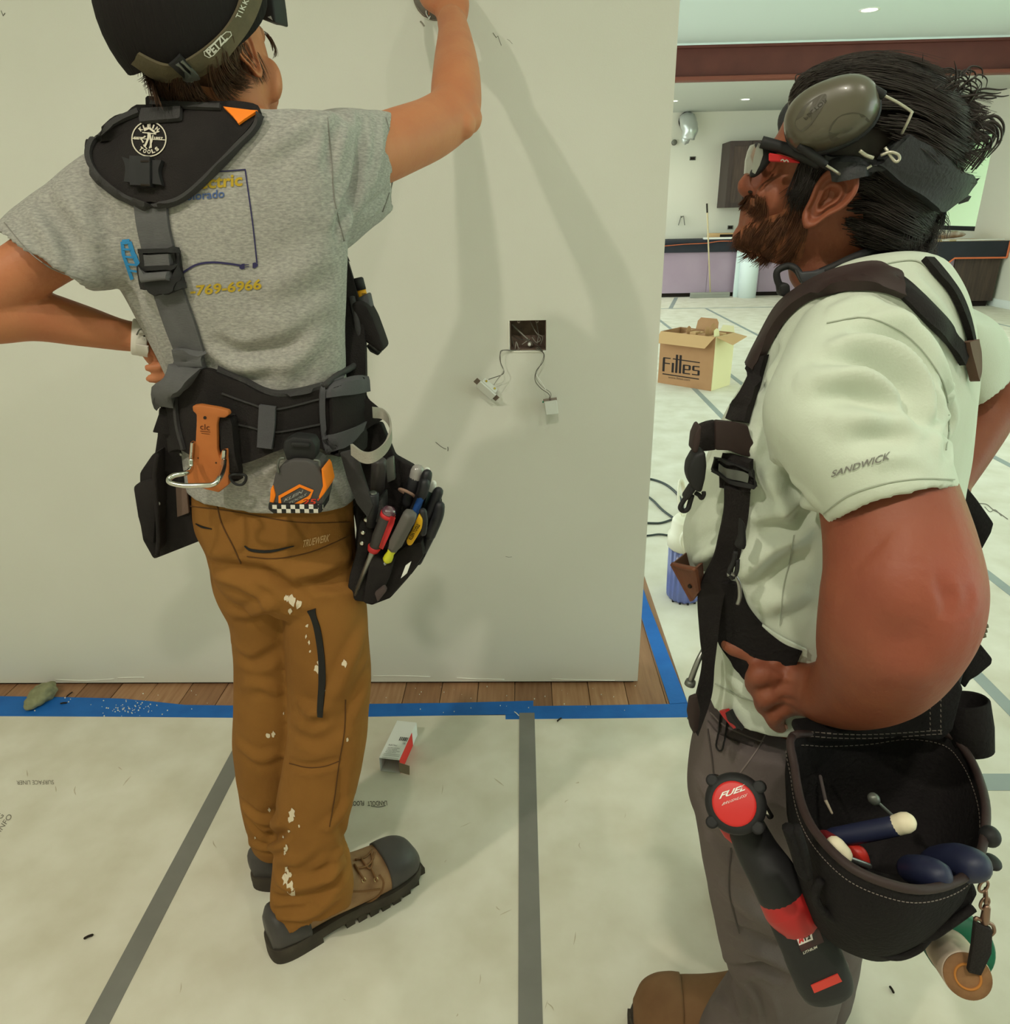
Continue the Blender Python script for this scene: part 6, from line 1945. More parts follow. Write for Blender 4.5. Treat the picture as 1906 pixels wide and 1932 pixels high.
patch('moustache_base', [(1414, 372), (1408, 384), (1402, 396)], [(1446, 380), (1440, 394), (1430, 408)], FB, m_stub, beard, .0003, .0007, 10, 8, 0, None, 2)
strands('moustache', [[(1418, 372), (1412, 382), (1405, 392)], [(1430, 374), (1426, 388), (1416, 400)], [(1440, 380), (1436, 396), (1428, 412)], [(1410, 378), (1406, 386), (1402, 392)]], 600, FB, m_beard, beard, 6, .003, .0004, 32)
strands('sideburn', [[(1520, 300), (1512, 330), (1505, 360), (1500, 395)], [(1540, 300), (1530, 335), (1520, 365), (1512, 395)], [(1560, 310), (1545, 335), (1535, 360)], [(1530, 330), (1518, 350), (1500, 372)]], 900, bvh_of(bodyR, hairR), m_hairR, hairR, 8, .004, .0004, 33)
strands('eyebrow', [[(1462, 284), (1472, 280), (1484, 284)], [(1456, 288), (1464, 282), (1476, 280)]], 60, FB, m_hairR, hairR, 2, .002, .0005, 34)

# ================================================================== WHAT THE MAN IN THE MINT SHIRT WEARS AND CARRIES
bvR = bvh_of(bodyR, hairR, earR)
bvSB = bvh_of(shirt, bodyR)
bvALL = bvh_of(shirt, bodyR, pantsR)
bvSP = bvh_of(shirt, pantsR)
m_olivecup = mat('olive_brown_shell', (84, 78, 64), .32, spec=.55, bump=.04, bscale=40, coat=.25)
m_olivein = mat('olive_shell_inset', (72, 67, 56), .4, spec=.5)
m_wirelt = mat('pale_wire', (190, 186, 170), .35, metal=.6)
m_bandblk = mat('black_band', (46, 47, 49), .6, bump=.25, bscale=300, spec=.3)

# ---- ear defenders: cups, cushions, wires, neck band
em = empty('ear_defenders', PY(1572, 218, .70), 'ear defenders with olive oval cups and black neckband worn by the bearded man', 'ear defenders')
ec = HP(1580, 236, -.098)
outv = nrm(-TH + (0, 0, .10))
upv = nrm(np.array([math.sin(math.radians(28)), 0, math.cos(math.radians(28))]) - outv * (np.array([math.sin(math.radians(28)), 0, math.cos(math.radians(28))]) @ outv))
upv = nrm(FH * math.sin(math.radians(17)) + np.array([0, 0, math.cos(math.radians(17))]))
upv = nrm(upv - outv * (upv @ outv))
sdv = np.cross(outv, upv)


def oval(rows, n=44, e=2.3, c=None, o=None, k=1.0):
    R = []
    c = ec if c is None else c
    o = outv if o is None else o
    for d, a, b in rows:
        a, b = a * .88 * k, b * .82 * k
        R.append([c + o * d + sdv * a * math.copysign(abs(math.cos(t)) ** (2 / e), math.cos(t)) + upv * b * math.copysign(abs(math.sin(t)) ** (2 / e), math.sin(t)) for t in np.linspace(0, 2 * math.pi, n + 1)[:-1]])
    return MB().rings(R)


oval([(-.004, .0425, .0320), (.004, .0430, .0325), (.012, .0415, .031), (.020, .0375, .0278), (.026, .030, .022), (.0292, .019, .0135), (.030, .004, .003)]).build('ear_cup', m_olivecup, em, True)
oval([(-.022, .038, .029), (-.018, .043, .033), (-.010, .0445, .0345), (-.004, .0430, .0330)]).build('cushion', m_bandblk, em, True)
bvE = bvh_of(bpy.data.objects['ear_cup'])
ins = [(1512, 290 - 42), (1500, 232), (1518, 200), (1552, 178), (1560, 184), (1548, 210), (1528, 238)]
its = []
c_ = np.mean(ins, 0)
P_ = catmull(np.array(ins, float), 4, True)
its.append((np.vstack([[c_], P_]), [(0, k + 1, (k + 1) % len(P_) + 1) for k in range(len(P_))], (0, 0), (1, 0), (0, 1)))
c2 = np.array((1604, 246))
P2 = [c2 + (40 * math.cos(t) - 6 * math.sin(t), 34 * math.sin(t)) for t in np.linspace(0, 2 * math.pi, 25)[:-1]]
its.append((np.vstack([[c2], P2]), [(0, k + 1, (k + 1) % 24 + 1) for k in range(24)], (0, 0), (1, 0), (0, 1)))
print_on('cup_inset', its, bvE, m_olivein, em, .0004)
V, F = fit_text('PELTOR', .0)
print_on('lettering', [(V, F, (1516, 222), (42, -38), (5, 5))], bvE, mat('moulded_print', (58, 54, 44), .5), em, .0007)
fc_ = HP(1527, 202, .080)
oval([(-.012, .038, .029), (-.004, .043, .033), (.010, .0445, .0345), (.016, .0430, .0330)], 44, 2.3, fc_, TH).build('far_cushion', m_bandblk, em, True)
oval([(.014, .0425, .0320), (.026, .0415, .031), (.038, .030, .022), (.041, .004, .003)], 44, 2.3, fc_, TH).build('ear_cup', m_olivecup, em, True)
for q, r, nm, m_ in (([(1598, 146, .700), (1625, 158, .694), (1650, 170, .690), (1668, 180, .690)], .0035, 'wire_sleeve', m_blk2), ([(1666, 179, .690), (1695, 194, .69), (1719, 210, .69), (1720, 214, .69), (1712, 232, .692), (1702, 252, .70)], .0012, 'band_wire', m_wirelt),
                   ([(1508, 274, .706), (1530, 290, .702), (1558, 311, .702)], .0036, 'wire_sleeve', m_blk2), ([(1556, 310, .702), (1578, 324, .704), (1588, 331, .71)], .0012, 'band_wire', m_wirelt), ([(1602, 339, .712), (1625, 325, .706), (1645, 312, .703)], .0012, 'band_wire', m_wirelt),
                   ([(1662, 293, .698), (1680, 287, .694), (1695, 292, .693), (1697, 301, .693), (1688, 304, .694), (1670, 292 - 14, .697)], .0013, 'hook', m_wirelt), ([(1622, 284, .698), (1634, 293, .698), (1648, 298, .698)], .0016, 'spring', m_wirelt)):
    MB().tube(catmull([PY(*p) for p in q], 4), r, 8).build(nm, m_, em, True)
bd = patch('neck_band', [(1650, 300), (1668, 276), (1690, 258), (1700, 256)], [(1646, 322), (1648, 322), (1650, 322), (1652, 322)], bvR, m_bandblk, em, .012, .004, 10, 5, 0, float((PY(1660, 300, .705) - CAM) @ _fw), 3)
patch('neck_band', [(1696, 258), (1740, 284), (1788, 314), (1826, 340)], [(1642, 312), (1682, 344), (1722, 374), (1755, 399)], bvR, m_bandblk, em, .014, .004, 22, 10, 0, None, 5)
patch('inner_pad', [(1560, 290), (1610, 296), (1648, 300)], [(1560, 322), (1600, 340), (1642, 322)], bvR, m_bandblk, em, .006, .003, 12, 5, 0, None, 3)

# ---- safety glasses
sg = empty('safety_glasses', PY(1450, 305, .77), 'black and red safety glasses on the face of the bearded man', 'glasses')
m_lens = mat('grey_mirror_lens', (150, 150, 142), .08, spec=.9, metal=.35)
fz = 0.742


def gl(u, v, y):
    return PY(u, v, y)


fr_ = [(1441, 278), (1450, 276), (1466, 283), (1480, 292), (1478, 303), (1466, 312), (1456, 326), (1444, 336), (1434, 340), (1432, 332), (1440, 318), (1446, 300)]
MB().prism([HP(u, v, -.064) for u, v in fr_], TH * .012).build('frame', m_blk2, sg, False, .002, 2)
MB().prism([HP(u, v, .052) for u, v in fr_], TH * .012).build('frame', m_blk2, sg, False, .002, 2)
lo = [(1441, 279), (1448, 281), (1449, 300), (1443, 318), (1435, 333), (1430, 330), (1432, 306), (1436, 290)]
for ya, yb in ((-.063, -.008), (.008, .063)):
    R_ = []
    for k in range(7):
        y = ya + (yb - ya) * k / 6
        b_ = .005 * math.sin(math.pi * k / 6) + .010 * (1 - (y / .063) ** 2) - .004
        R_.append([HP(u, v, y) + FH * b_ for u, v in lo])
    MB().rings(R_).build('lens', m_lens, sg, True).data.set_sharp_from_angle(angle=math.radians(40))
MB().tube(catmull([HP(1437, 294, -.009) + FH * .006, HP(1435, 293, 0) + FH * .008, HP(1437, 294, .009) + FH * .006], 3), .004, 8).build('bridge', m_blk2, sg, True)
for sg_ in (-1, 1):
    P_ = [HP(1455, 277, .066 * sg_), HP(1480, 284, .070 * sg_), HP(1505, 292, .074 * sg_), HP(1532, 303, .080 * sg_), HP(1560, 318, .083 * sg_)]
    MB().tube(catmull(P_, 4), .0042, 8, 1.2).build('temple', m_blk2, sg, True)
MB().prism([HP(u, v, -.076) for u, v in [(1470, 297), (1494, 301), (1522, 311), (1524, 315), (1498, 313), (1470, 312)]], TH * .006).build('red_panel', m_red, sg, False, .001, 1)
V, F = fit_text('Milwaukee'[:0] + 'M', .02)
print_on('logo', [(*line_faces(catmull(np.array([(1473, 303), (1477, 301), (1480, 304), (1484, 302), (1488, 305)], float), 3), 2.2), (0, 0), (1, 0), (0, 1)), (*line_faces([(1474, 308), (1487, 309)], 1.4), (0, 0), (1, 0), (0, 1))], bvh_of(bpy.data.objects['red_panel']), m_whiteprint, sg, .0005)

# ---- open ear headset round the neck
hp = empty('neck_headset', PY(1490, 540, .74), 'black bone conduction headset hanging round the neck of the bearded man', 'headset')
MB().prism([PY(u, v, .735) for u, v in [(1472, 538), (1484, 533), (1492, 538), (1493, 554), (1484, 562), (1474, 558)]], (0, .016, 0)).build('pod', m_blk2, hp, False, .004, 3)
MB().tube(catmull([PY(u, v, y) for u, v, y in [(1474, 545, .742), (1467, 528, .742), (1466, 514, .742), (1474, 506, .742), (1490, 502, .742), (1504, 510, .738), (1516, 530, .735)]], 5), .0034, 8).build('ear_hook', m_blk2, hp, True)
MB().prism([PY(u, v, .728) for u, v in [(1504, 508), (1514, 514), (1540, 512), (1558, 506), (1556, 520), (1534, 534), (1520, 541), (1512, 528)]], (0, .010, 0)).build('body', mat('graphite_headset', (62, 62, 66), .5, spec=.4), hp, False, .003, 2)
MB().tube(catmull([PY(u, v, y) for u, v, y in [(1548, 514, .733), (1580, 500, .731), (1610, 486, .735), (1650, 472, .75), (1690, 470, .79)]], 5), .0040, 8).build('neck_wire', m_blk2, hp, True)
V, F = fit_text('SHOKZ', .0)
print_on('lettering', [(V, F, (1524, 527), (16, -7), (0, -4))], bvh_of(hp.children[2]), mat('faint_print', (120, 120, 120), .6), hp, .0006)

# ---- braces and chest straps
bz = empty('work_braces', PY(1400, 850, .66), 'black leather and webbing work braces over the mint shirt', 'braces')
patch('shoulder_pad', [(1424, 690), (1444, 650), (1476, 592), (1510, 558), (1560, 528), (1610, 512), (1656, 508), (1686, 528)], [(1432, 700), (1452, 662), (1486, 606), (1530, 570), (1590, 554), (1640, 552), (1672, 556), (1700, 566)], bvSB, m_brownleather, bz, .006, .005, 40, 6, 0, None, 3)
MB().tube(catmull([PY(*p) for p in [(1656, 553, .69), (1676, 566, .685), (1694, 572, .685), (1703, 566, .69), (1700, 556, .695)]], 4), .0045, 8).build('pad_roll', m_brownleather, bz, True)
patch('front_strap', [(1432, 680), (1418, 712), (1400, 752), (1384, 796)], [(1454, 668), (1440, 716), (1428, 756), (1416, 800)], bvSB, m_blk, bz, .006, .004, 20, 5, 0, None, 3)
patch('back_strap', [(1690, 526), (1722, 556), (1760, 594), (1796, 632), (1818, 664)], [(1684, 552), (1712, 578), (1752, 620), (1784, 652), (1808, 690)], bvSB, m_blk, bz, .004, .003, 24, 5, 0, None, 3)
patch('back_strap', [(1736, 494), (1760, 522), (1786, 552), (1806, 592), (1822, 640), (1826, 672)], [(1752, 494), (1776, 522), (1798, 552), (1816, 592), (1828, 640), (1832, 668)], bvSB, m_blk, bz, .004, .003, 24, 4, 0, None, 3)
patch('leather_joint', [(1806, 646), (1812, 672), (1820, 700), (1824, 718)], [(1824, 642), (1829, 664), (1830, 700), (1826, 720)], bvSB, mat('worn_brown_tab', (96, 70, 58), .7), bz, .008, .003, 12, 4, 0, None, 2)
yc = hit(bvSB, 1398, 840)[0][1] - .012
block_px('chest_leather', [(1350, 794), (1380, 797), (1412, 803), (1418, 826), (1429, 846), (1429, 866), (1400, 860), (1376, 851), (1350, 850)], yc, .008, m_brownleather, bz, .002)
block_px('chest_web', [(1314, 814), (1322, 803), (1336, 798), (1352, 795), (1352, 850), (1334, 852), (1318, 853)], yc + .004, .010, m_blk, bz, .002)
yz = .70
block_px('slide_buckle', [(1318, 806), (1324, 804), (1322, 832), (1316, 858), (1307, 852), (1310, 824)], .66, .02, m_brownleather, bz, .003)
block_px('retractor_case', [(1312, 858), (1332, 852), (1335, 880), (1332, 905), (1325, 932), (1312, 928), (1304, 918), (1298, 900), (1300, 880)], .655, .022, m_blk2, bz, .006, 3)
block_px('retractor_neck', [(1306, 918), (1314, 926), (1300, 944), (1292, 946), (1292, 940)], .657, .014, m_blk2, bz, .003)
MB().tube(catmull([PY(u, v, .664) for u, v in [(1300, 930), (1288, 948), (1284, 958), (1290, 964), (1298, 960), (1302, 948), (1306, 934)]], 5), .0026, 8).build('carabiner', m_blk2, bz, True)
MB().tube(catmull([PY(u, v, .664) for u, v in [(1312, 930), (1319, 934), (1324, 940), (1328, 934), (1328, 928)]], 5), .0022, 8).build('ring', m_blk2, bz, True)
ZS = float((PY(1390, 950, .665) - CAM) @ _fw)
patch('hip_strap', [(1377, 856), (1370, 884), (1368, 920)], [(1424, 864), (1422, 890), (1416, 925)], bvSB, m_blk, bz, .008, .004, 10, 5, 0, None, 3)
patch('strap_keeper', [(1374, 875), (1372, 889)], [(1416, 891), (1413, 908)], bvSB, m_greymetal, bz, .0125, .002, 4, 6, 0, None, 2)
for q, w in ((([(1376, 868), (1396, 874), (1424, 886)]), 6), ([(1364, 888), (1390, 902), (1420, 916)], 8), ([(1374, 866), (1366, 890)], 6), ([(1424, 884), (1418, 914)], 6)):
    strap('tri_glide', q, w, bvSB, m_blk2, bz, .013, .004, 8, 2, None, 2)
patch('hip_strap', [(1366, 915), (1365, 960), (1355, 1010), (1345, 1050), (1325, 1090), (1316, 1130), (1320, 1200), (1324, 1250), (1312, 1310), (1300, 1350)], [(1414, 924), (1410, 970), (1400, 1020), (1390, 1060), (1370, 1105), (1360, 1150), (1352, 1200), (1346, 1250), (1340, 1310), (1318, 1385)], bvSB, m_blk, bz, .002, .004, 60, 6, .0, (float((hit(bvSB, 1392, 925)[0] - CAM) @ _fw) - .012, float((PY(1320, 1360, .685) - CAM) @ _fw)), 0)
block_px('hip_strap_tip', [(1301, 1318), (1316, 1312), (1322, 1345), (1318, 1378), (1310, 1387), (1302, 1372), (1297, 1345)], .652, .006, m_brownleather, bz, .002)
block_px('snap_end', [(1398, 980), (1408, 990), (1410, 1030), (1406, 1040), (1388, 1034), (1396, 1016)], .648, .010, m_blk2, bz, .003)
MB().tube(catmull([PY(u, v, .65) for u, v in [(1388, 1040), (1384, 1060), (1376, 1078), (1382, 1090), (1390, 1078), (1392, 1056)]], 5), .0024, 8).build('snap_hook', m_blk2, bz, True)
MB().tube(catmull([PY(u, v, .65) for u, v in [(1372, 1084), (1384, 1084), (1394, 1100), (1396, 1124), (1392, 1140)]], 5), .0022, 8).build('steel_ring', m_steelgrey, bz, True)

# ---- belt with the open bag
bt = empty('tool_belt', PY(1600, 1380, .62), 'black tool belt with open suede bag and empty holders worn by the bearded man', 'tool belt')
patch('waist_belt', [(1366, 1092), (1396, 1100), (1412, 1140), (1440, 1176), (1475, 1206), (1510, 1222)], [(1358, 1196), (1366, 1216), (1388, 1250), (1408, 1276), (1440, 1290), (1480, 1300)], bvSP, m_bag, bt, .004, .003, 36, 8, 0, None, 3)
patch('shirt_tuck', [(1404, 1152), (1432, 1170), (1470, 1196), (1520, 1222)], [(1400, 1160), (1432, 1192), (1474, 1216), (1520, 1236)], bvSP, m_mint, shirt, .003, .002, 24, 4, .001, None, 2)
_PY0 = PY


def PY(u, v, y):
    return _PY0(u, v, y - .05)


# bag: mouth loop, walls, floor
mouth = [(1492, 1392, .665), (1496, 1450, .635), (1506, 1510, .60), (1526, 1560, .565), (1560, 1605, .535), (1606, 1645, .512), (1665, 1672, .50), (1730, 1686, .498), (1790, 1676, .51), (1836, 1648, .53), (1856, 1600, .56), (1862, 1530, .60), (1848, 1470, .64), (1824, 1422, .67), (1790, 1388, .69), (1720, 1376, .70), (1640, 1386, .695), (1560, 1390, .685)]
Mo = catmull([PY(*p) for p in mouth], 4, True)
c_ = Mo.mean(0)


def shr(q, dz, dy=0.0, dx=0.0):
    return [c_ + (p - c_) * (q, q, 1) + (dx, dy, dz) for p in Mo]


MB().rings([shr(.40, -.145, .01), shr(.68, -.125, .005), shr(.86, -.07), shr(.955, -.012), shr(.965, .001), shr(.985, .004), shr(1.0, .001), shr(1.005, -.012), shr(.985, -.04), shr(.90, -.085, .004), shr(.74, -.135, .01), shr(.5, -.16, .016), shr(.2, -.165, .02)]).build('bag', m_bag, bt, True)
MB().tube(np.vstack([shr(.985, .003), shr(.985, .003)[:1]]), .0042, 8).build('rim_binding', m_brownleather, bt, True)
m_thread = mat('grey_thread', (112, 102, 96), .8)
for q in (.955, 1.008):
    st = shr(q, -.010)
    mb = MB()
    for k in range(0, len(st) - 1):
        for a0 in (.0, .5):
            p0 = st[k] + (st[k + 1] - st[k]) * a0
            p1 = st[k] + (st[k + 1] - st[k]) * (a0 + .3)
            mb.tube(np.array([p0, p1]), .00055, 4)
    tag(mb.build('stitching', m_thread, bt), kind='stuff')
# loops and scallops outside the bag
for pts, th in (([(1556, 1655), (1580, 1650), (1606, 1672), (1640, 1700), (1668, 1722), (1640, 1748), (1600, 1742), (1566, 1720), (1548, 1690)], .03), ([(1640, 1690), (1720, 1712), (1790, 1700), (1796, 1730), (1760, 1766), (1730, 1788), (1690, 1800), (1660, 1790), (1648, 1762)], .04), ([(1786, 1690), (1834, 1660), (1850, 1690), (1836, 1716), (1800, 1738), (1774, 1760)], .04)):
    block_px('outer_pocket', pts, .535, th, m_bag, bt, .008, 3)
for q in ([(1548, 1660), (1538, 1690), (1556, 1722), (1600, 1744), (1640, 1748)], [(1572, 1652), (1580, 1685), (1610, 1712), (1660, 1735), (1700, 1762), (1750, 1768), (1790, 1745), (1836, 1712)], [(1640, 1745), (1650, 1790), (1690, 1804), (1728, 1792), (1750, 1770)]):
    MB().tube(catmull([PY(u, v, .530) for u, v in q], 5), .0042, 8).build('pocket_binding', m_bag, bt, True)
MB().tube(catmull([PY(u, v, .53) for u, v in [(1486, 1560), (1500, 1600), (1512, 1640), (1524, 1652), (1516, 1610), (1500, 1560)]], 5), .005, 8).build('side_loop', m_bag, bt, True)
for (u, v) in ((1868, 1578), (1870, 1626)):
    mb = MB()
    ball(mb, PY(u, v, .57), (.009, .010, .010 if v < 1600 else .005), 10)
    mb.build('toggle', m_blk2, bt, True)
# back wall of the belt over the bag with twin stitching and print
panel = block_px('belt_panel', [(1512, 1388), (1560, 1384), (1640, 1376), (1720, 1350), (1745, 1290), (1762, 1250), (1790, 1240), (1820, 1300), (1800, 1380), (1776, 1400), (1700, 1392), (1620, 1400), (1530, 1404), (1508, 1402)], .672, .03, m_bag, bt, .004)
bvPn = bvh_of(panel)
for dv in (0, 7):
    tag(print_on('twin_stitch', [L_([(u, v + dv), (u + 8, v + dv + s_)], 1.6) for u, v, s_ in [(1505 + 11 * k, 1380 + 5 * math.sin((k) * .16), .5 - .03 * k) for k in range(25)]], bvPn, m_thread, bt, .001), kind='stuff')
tag(print_on('stitch_line', [L_([(u, v), (u + 1, v + 5)], 1.8) for u, v in [(1754 + (k % 2) * 20, 1272 + 5 * k) for k in range(22)]], bvPn, m_thread, bt, .001), kind='stuff')
print_on('claw_logo', [([(0, 0), (.5, .1), (.8, -.1), (1, -.45), (.9, .3), (.7, .75), (.45, .95), (.5, .5), (.3, .2)], [(0, 1, 8), (1, 7, 8), (1, 2, 7), (2, 5, 7), (5, 6, 7), (2, 3, 4), (2, 4, 5)], (1636, 1352), (46, -6), (0, 14))], bvPn, m_whiteprint, bt, .001)
block_px('canvas_panel', [(1744, 1250), (1790, 1190), (1832, 1170), (1836, 1210), (1824, 1260), (1800, 1340), (1792, 1372), (1760, 1380), (1748, 1330)], .70, .02, mat('washed_black_canvas', (62, 62, 64), .9, var=(48, 48, 50), scale=30, amt=.3, bump=.4, bscale=120), bt, .003)
block_px('hammer_tube', [(1832, 1204), (1840, 1202), (1874, 1244), (1872, 1254), (1846, 1276), (1832, 1284), (1822, 1300), (1814, 1290)], .71, .035, m_bag, bt, .005)
block_px('grey_patch', [(1776, 1346), (1798, 1326), (1796, 1352), (1782, 1360)], .675, .012, m_greymetal, bt, .002)
hc = PY(1822, 1322, .70)
ax_ = nrm((.18, -.25, -1))
lathe(MB(), [(0, .020), (0, .022), (.03, .0235), (.055, .0225), (.058, .012), (.052, .005)], hc, ax_, 24)
o_ = MB()
lathe(o_, [(.04, .0185), (0, .0195), (-.002, .021), (0, .0228), (.03, .0242), (.056, .0225), (.060, .010)], hc, ax_, 28)
o_.build('open_holder', m_bag, bt, True)
for k in range(3):
    q_ = PY(1836 - k * 2, 1178 + 9 * k, .705)
    MB().tube(catmull([q_ + (-.012, .01, -.004), q_ + (.006, -.004, .002), q_ + (.012, .006, -.002)], 4), .0055, 8, .6).build('olive_cord', m_olive, bt, True)
block_px('back_loop', [(1808, 914), (1822, 914), (1846, 944), (1877, 988), (1872, 1006), (1852, 1042), (1840, 1010), (1822, 962)], .86, .012, m_bag, bt, .003)
block_px('back_loop', [(1804, 918), (1818, 914), (1830, 926), (1822, 938), (1812, 940)], .865, .02, m_blk2, bt, .003)

# ---- tools in the bag
cap_w = mat('ivory_cap', (226, 214, 186), .5)
m_navygrip = mat('navy_grip', (32, 36, 62), .5, spec=.4)


def tool(name, label, cat, parts):
    e = empty(name, parts[0][1][0], label, cat)
    for nm, pts, r, m_ in parts:
        limb(MB(), pts, r, 16, 4).build(nm, m_, e, True)
    return e


tool('screwdriver', 'navy handled screwdriver with ivory end lying across the open bag', 'screwdriver', [('handle', [PY(1572, 1579, .585), PY(1630, 1570, .575), PY(1690, 1558, .565)], [.0085, .0095, .0092], m_navygrip), ('end_cap', [PY(1692, 1557, .565), PY(1708, 1552, .562)], [.0092, .0096], cap_w), ('shaft', [PY(1572, 1579, .585), PY(1556, 1582, .59)], [.003, .003], m_steelgrey)])
tool('screwdriver', 'red handled screwdriver with ivory end at the front left of the open bag', 'screwdriver', [('end_cap', [PY(1576, 1596, .553), PY(1590, 1612, .55)], [.0088, .0086], cap_w), ('handle', [PY(1574, 1594, .555), PY(1556, 1582, .57)], [.0085, .008], mat('deep_red_grip', (112, 30, 34), .5)), ('shaft', [PY(1592, 1616, .553), PY(1640, 1634, .556)], [.0028, .0028], m_steelgrey)])
tool('utility_knife', 'small red plastic knife beside the ivory screwdriver end in the bag', 'knife', [('body', [PY(1604, 1602, .575), PY(1620, 1610, .57), PY(1630, 1626, .568)], [.006, .0075, .006], mat('red_plastic', (176, 44, 36), .4))])
tool('pliers', 'navy rounded pliers handle end leaning on the front rim of the bag', 'pliers', [('handle', [PY(1720, 1640, .545), PY(1745, 1644, .53), PY(1768, 1650, .52)], [.0125, .0135, .0125], m_navygrip)])
tool('pliers', 'bigger navy pliers handle end at the right front of the bag rim', 'pliers', [('handle', [PY(1770, 1630, .56), PY(1805, 1628, .545), PY(1836, 1632, .53)], [.0155, .0170, .0150], m_navygrip)])
tool('bolt', 'steel bolt with round head standing in the middle of the open bag', 'bolt', [('head', [PY(1648, 1506, .60), PY(1650, 1509, .60)], [.0055, .0055], m_greymetal), ('shank', [PY(1654, 1512, .60), PY(1685, 1540, .60)], [.0018, .0018], m_greymetal)])
tool('pencil', 'thin dark pencil standing against the back of the open bag', 'pencil', [('shaft', [PY(1548, 1465, .66), PY(1558, 1510, .64)], [.0018, .0018], m_jseam), ('tip', [PY(1558, 1510, .64), PY(1570, 1534, .63)], [.0018, .0012], mat('bare_wood', (150, 138, 120), .6))])

# ---- cordless drill hooked at the front of the belt
dr = empty('cordless_drill', PY(1385, 1515, .62), 'red and black cordless drill with round red end plate hanging from the belt', 'drill')
dc = PY(1386, 1516, .615)
dax = nrm(nrm(ray(1386, 1516)) + np.array([.10, 0, .05]))
lathe(MB(), [(-.004, .0235), (-.002, .0280), (.004, .0298), (.020, .0298), (.05, .0275), (.08, .0240), (.10, .0215), (.11, .015), (.13, .013), (.135, .008)], dc, dax, 36).build('motor_housing', m_blk2, dr, True)
o_ = lathe(MB(), [(-.0055, .0002), (-.0056, .0190), (-.0050, .0212), (-.0035, .0218)], dc, dax, 36)
e_ = o_.build('end_plate', mat('red_end_plate', (204, 36, 34), .45, spec=.5), dr, True)
be = bvh_of(e_)
V, F = fit_text('FUEL', .03, .2)
V2, F2 = fit_text('BRUSHLESS', .0, .2, 1.15)
print_on('lettering', [(V, F, (1357, 1508), (49, -17), (3, -12)), (V2, F2, (1362, 1520), (46, -17), (3, -6))], be, mat('white_lettering', (236, 232, 226), .6), dr, .0008)
for a_ in (50, 150, 235, 330):
    t = math.radians(a_)
    u_ = nrm(np.cross(dax, (0, 0, 1)))
    w_ = np.cross(u_, dax)
    b0 = dc + (u_ * math.cos(t) + w_ * math.sin(t)) * .0295
    lathe(MB(), [(-.003, .0035), (-.003, .0062), (.025, .0062)], b0, dax, 14).build('screw_boss', m_blk2, dr, True)
block_px('red_shell', [(1352, 1540), (1362, 1556), (1380, 1566), (1396, 1566), (1398, 1590), (1400, 1612), (1390, 1600), (1368, 1582), (1356, 1562)], .635, .03, mat('red_shell', (186, 40, 38), .4, spec=.5), dr, .004, 2)
limb(MB(), [PY(1408, 1560, .640), PY(1430, 1606, .628), PY(1456, 1648, .612), PY(1476, 1684, .60)], [.0200, .0225, .0250, .0265], 24, 6).build('grip', m_blk2, dr, True)
limb(MB(), [PY(1478, 1688, .600), PY(1490, 1706, .595), PY(1496, 1716, .592)], [.0272, .0292, .0288], 28, 5).build('red_collar', mat('red_collar', (168, 34, 34), .45, spec=.4), dr, True)
pk0, pk1 = PY(1500, 1722, .592), PY(1560, 1864, .578)
pax = nrm(pk1 - pk0)
pu = nrm(np.cross(pax, (0, 1, 0)))
pw = np.cross(pax, pu)
R_ = []
for t, q in ((0, .92), (.03, 1.0), (.5, 1.0), (.52, 1.03), (.86, 1.03), (.95, .98), (1.0, .84)):
    R_.append([pk0 + pax * np.linalg.norm(pk1 - pk0) * t + pu * .0288 * q * math.copysign(abs(math.cos(a)) ** .75, math.cos(a)) + pw * .0245 * q * math.copysign(abs(math.sin(a)) ** .75, math.sin(a)) for a in np.linspace(0, 2 * math.pi, 33)[:-1]])
bp_ = MB().rings(R_).build('battery', m_blk2, dr, True)
bp_.data.set_sharp_from_angle(angle=math.radians(40))
bb = bvh_of(bp_)
patch('battery_label', [(1492, 1752), (1502, 1774), (1512, 1794)], [(1538, 1734), (1546, 1756), (1554, 1776)], bb, mat('dark_red_label', (74, 30, 34), .35, var=(42, 34, 38), scale=60, amt=.3), dr, .0004, .0008, 10, 6)
patch('badge', [(1503, 1770), (1507, 1781)], [(1530, 1757), (1533, 1770)], bb, mat('white_badge', (224, 214, 212), .5), dr, .0014, .0006, 4, 4)
V, F = fit_text('M', .04)
V2, F2 = fit_text('12', .04)
bb2 = bvh_of(bp_, bpy.data.objects['badge'])
print_on('lettering', [(V, F, (1508, 1780), (9, -4), (-2, -9))], bb2, m_red, dr, .0005)
print_on('lettering', [(V2, F2, (1519, 1775), (11, -5), (-2, -8))], bb2, m_dark, dr, .0005)
V, F = fit_text('LITHIUM', .02)
print_on('lettering', [(V, F, (1516, 1800), (26, -12), (-1, -5))], bb2, m_whiteprint, dr, .0006)
patch('red_bar', [(1530, 1858), (1536, 1872)], [(1580, 1836), (1588, 1850)], bb, mat('red_bar', (206, 62, 52), .5), dr, .0005, .0008, 6, 6)
lathe(MB(), [(0, .0035), (.024, .0035), (.025, .002)], PY(1436, 1511, .62), nrm(PY(1450, 1534, .62) - PY(1436, 1511, .62)), 14).build('bit', m_chrome, dr, True)
block_px('chuck_lever', [(1424, 1526), (1440, 1522), (1444, 1536), (1430, 1546)], .628, .012, mat('dark_red_part', (96, 40, 40), .5), dr, .002)

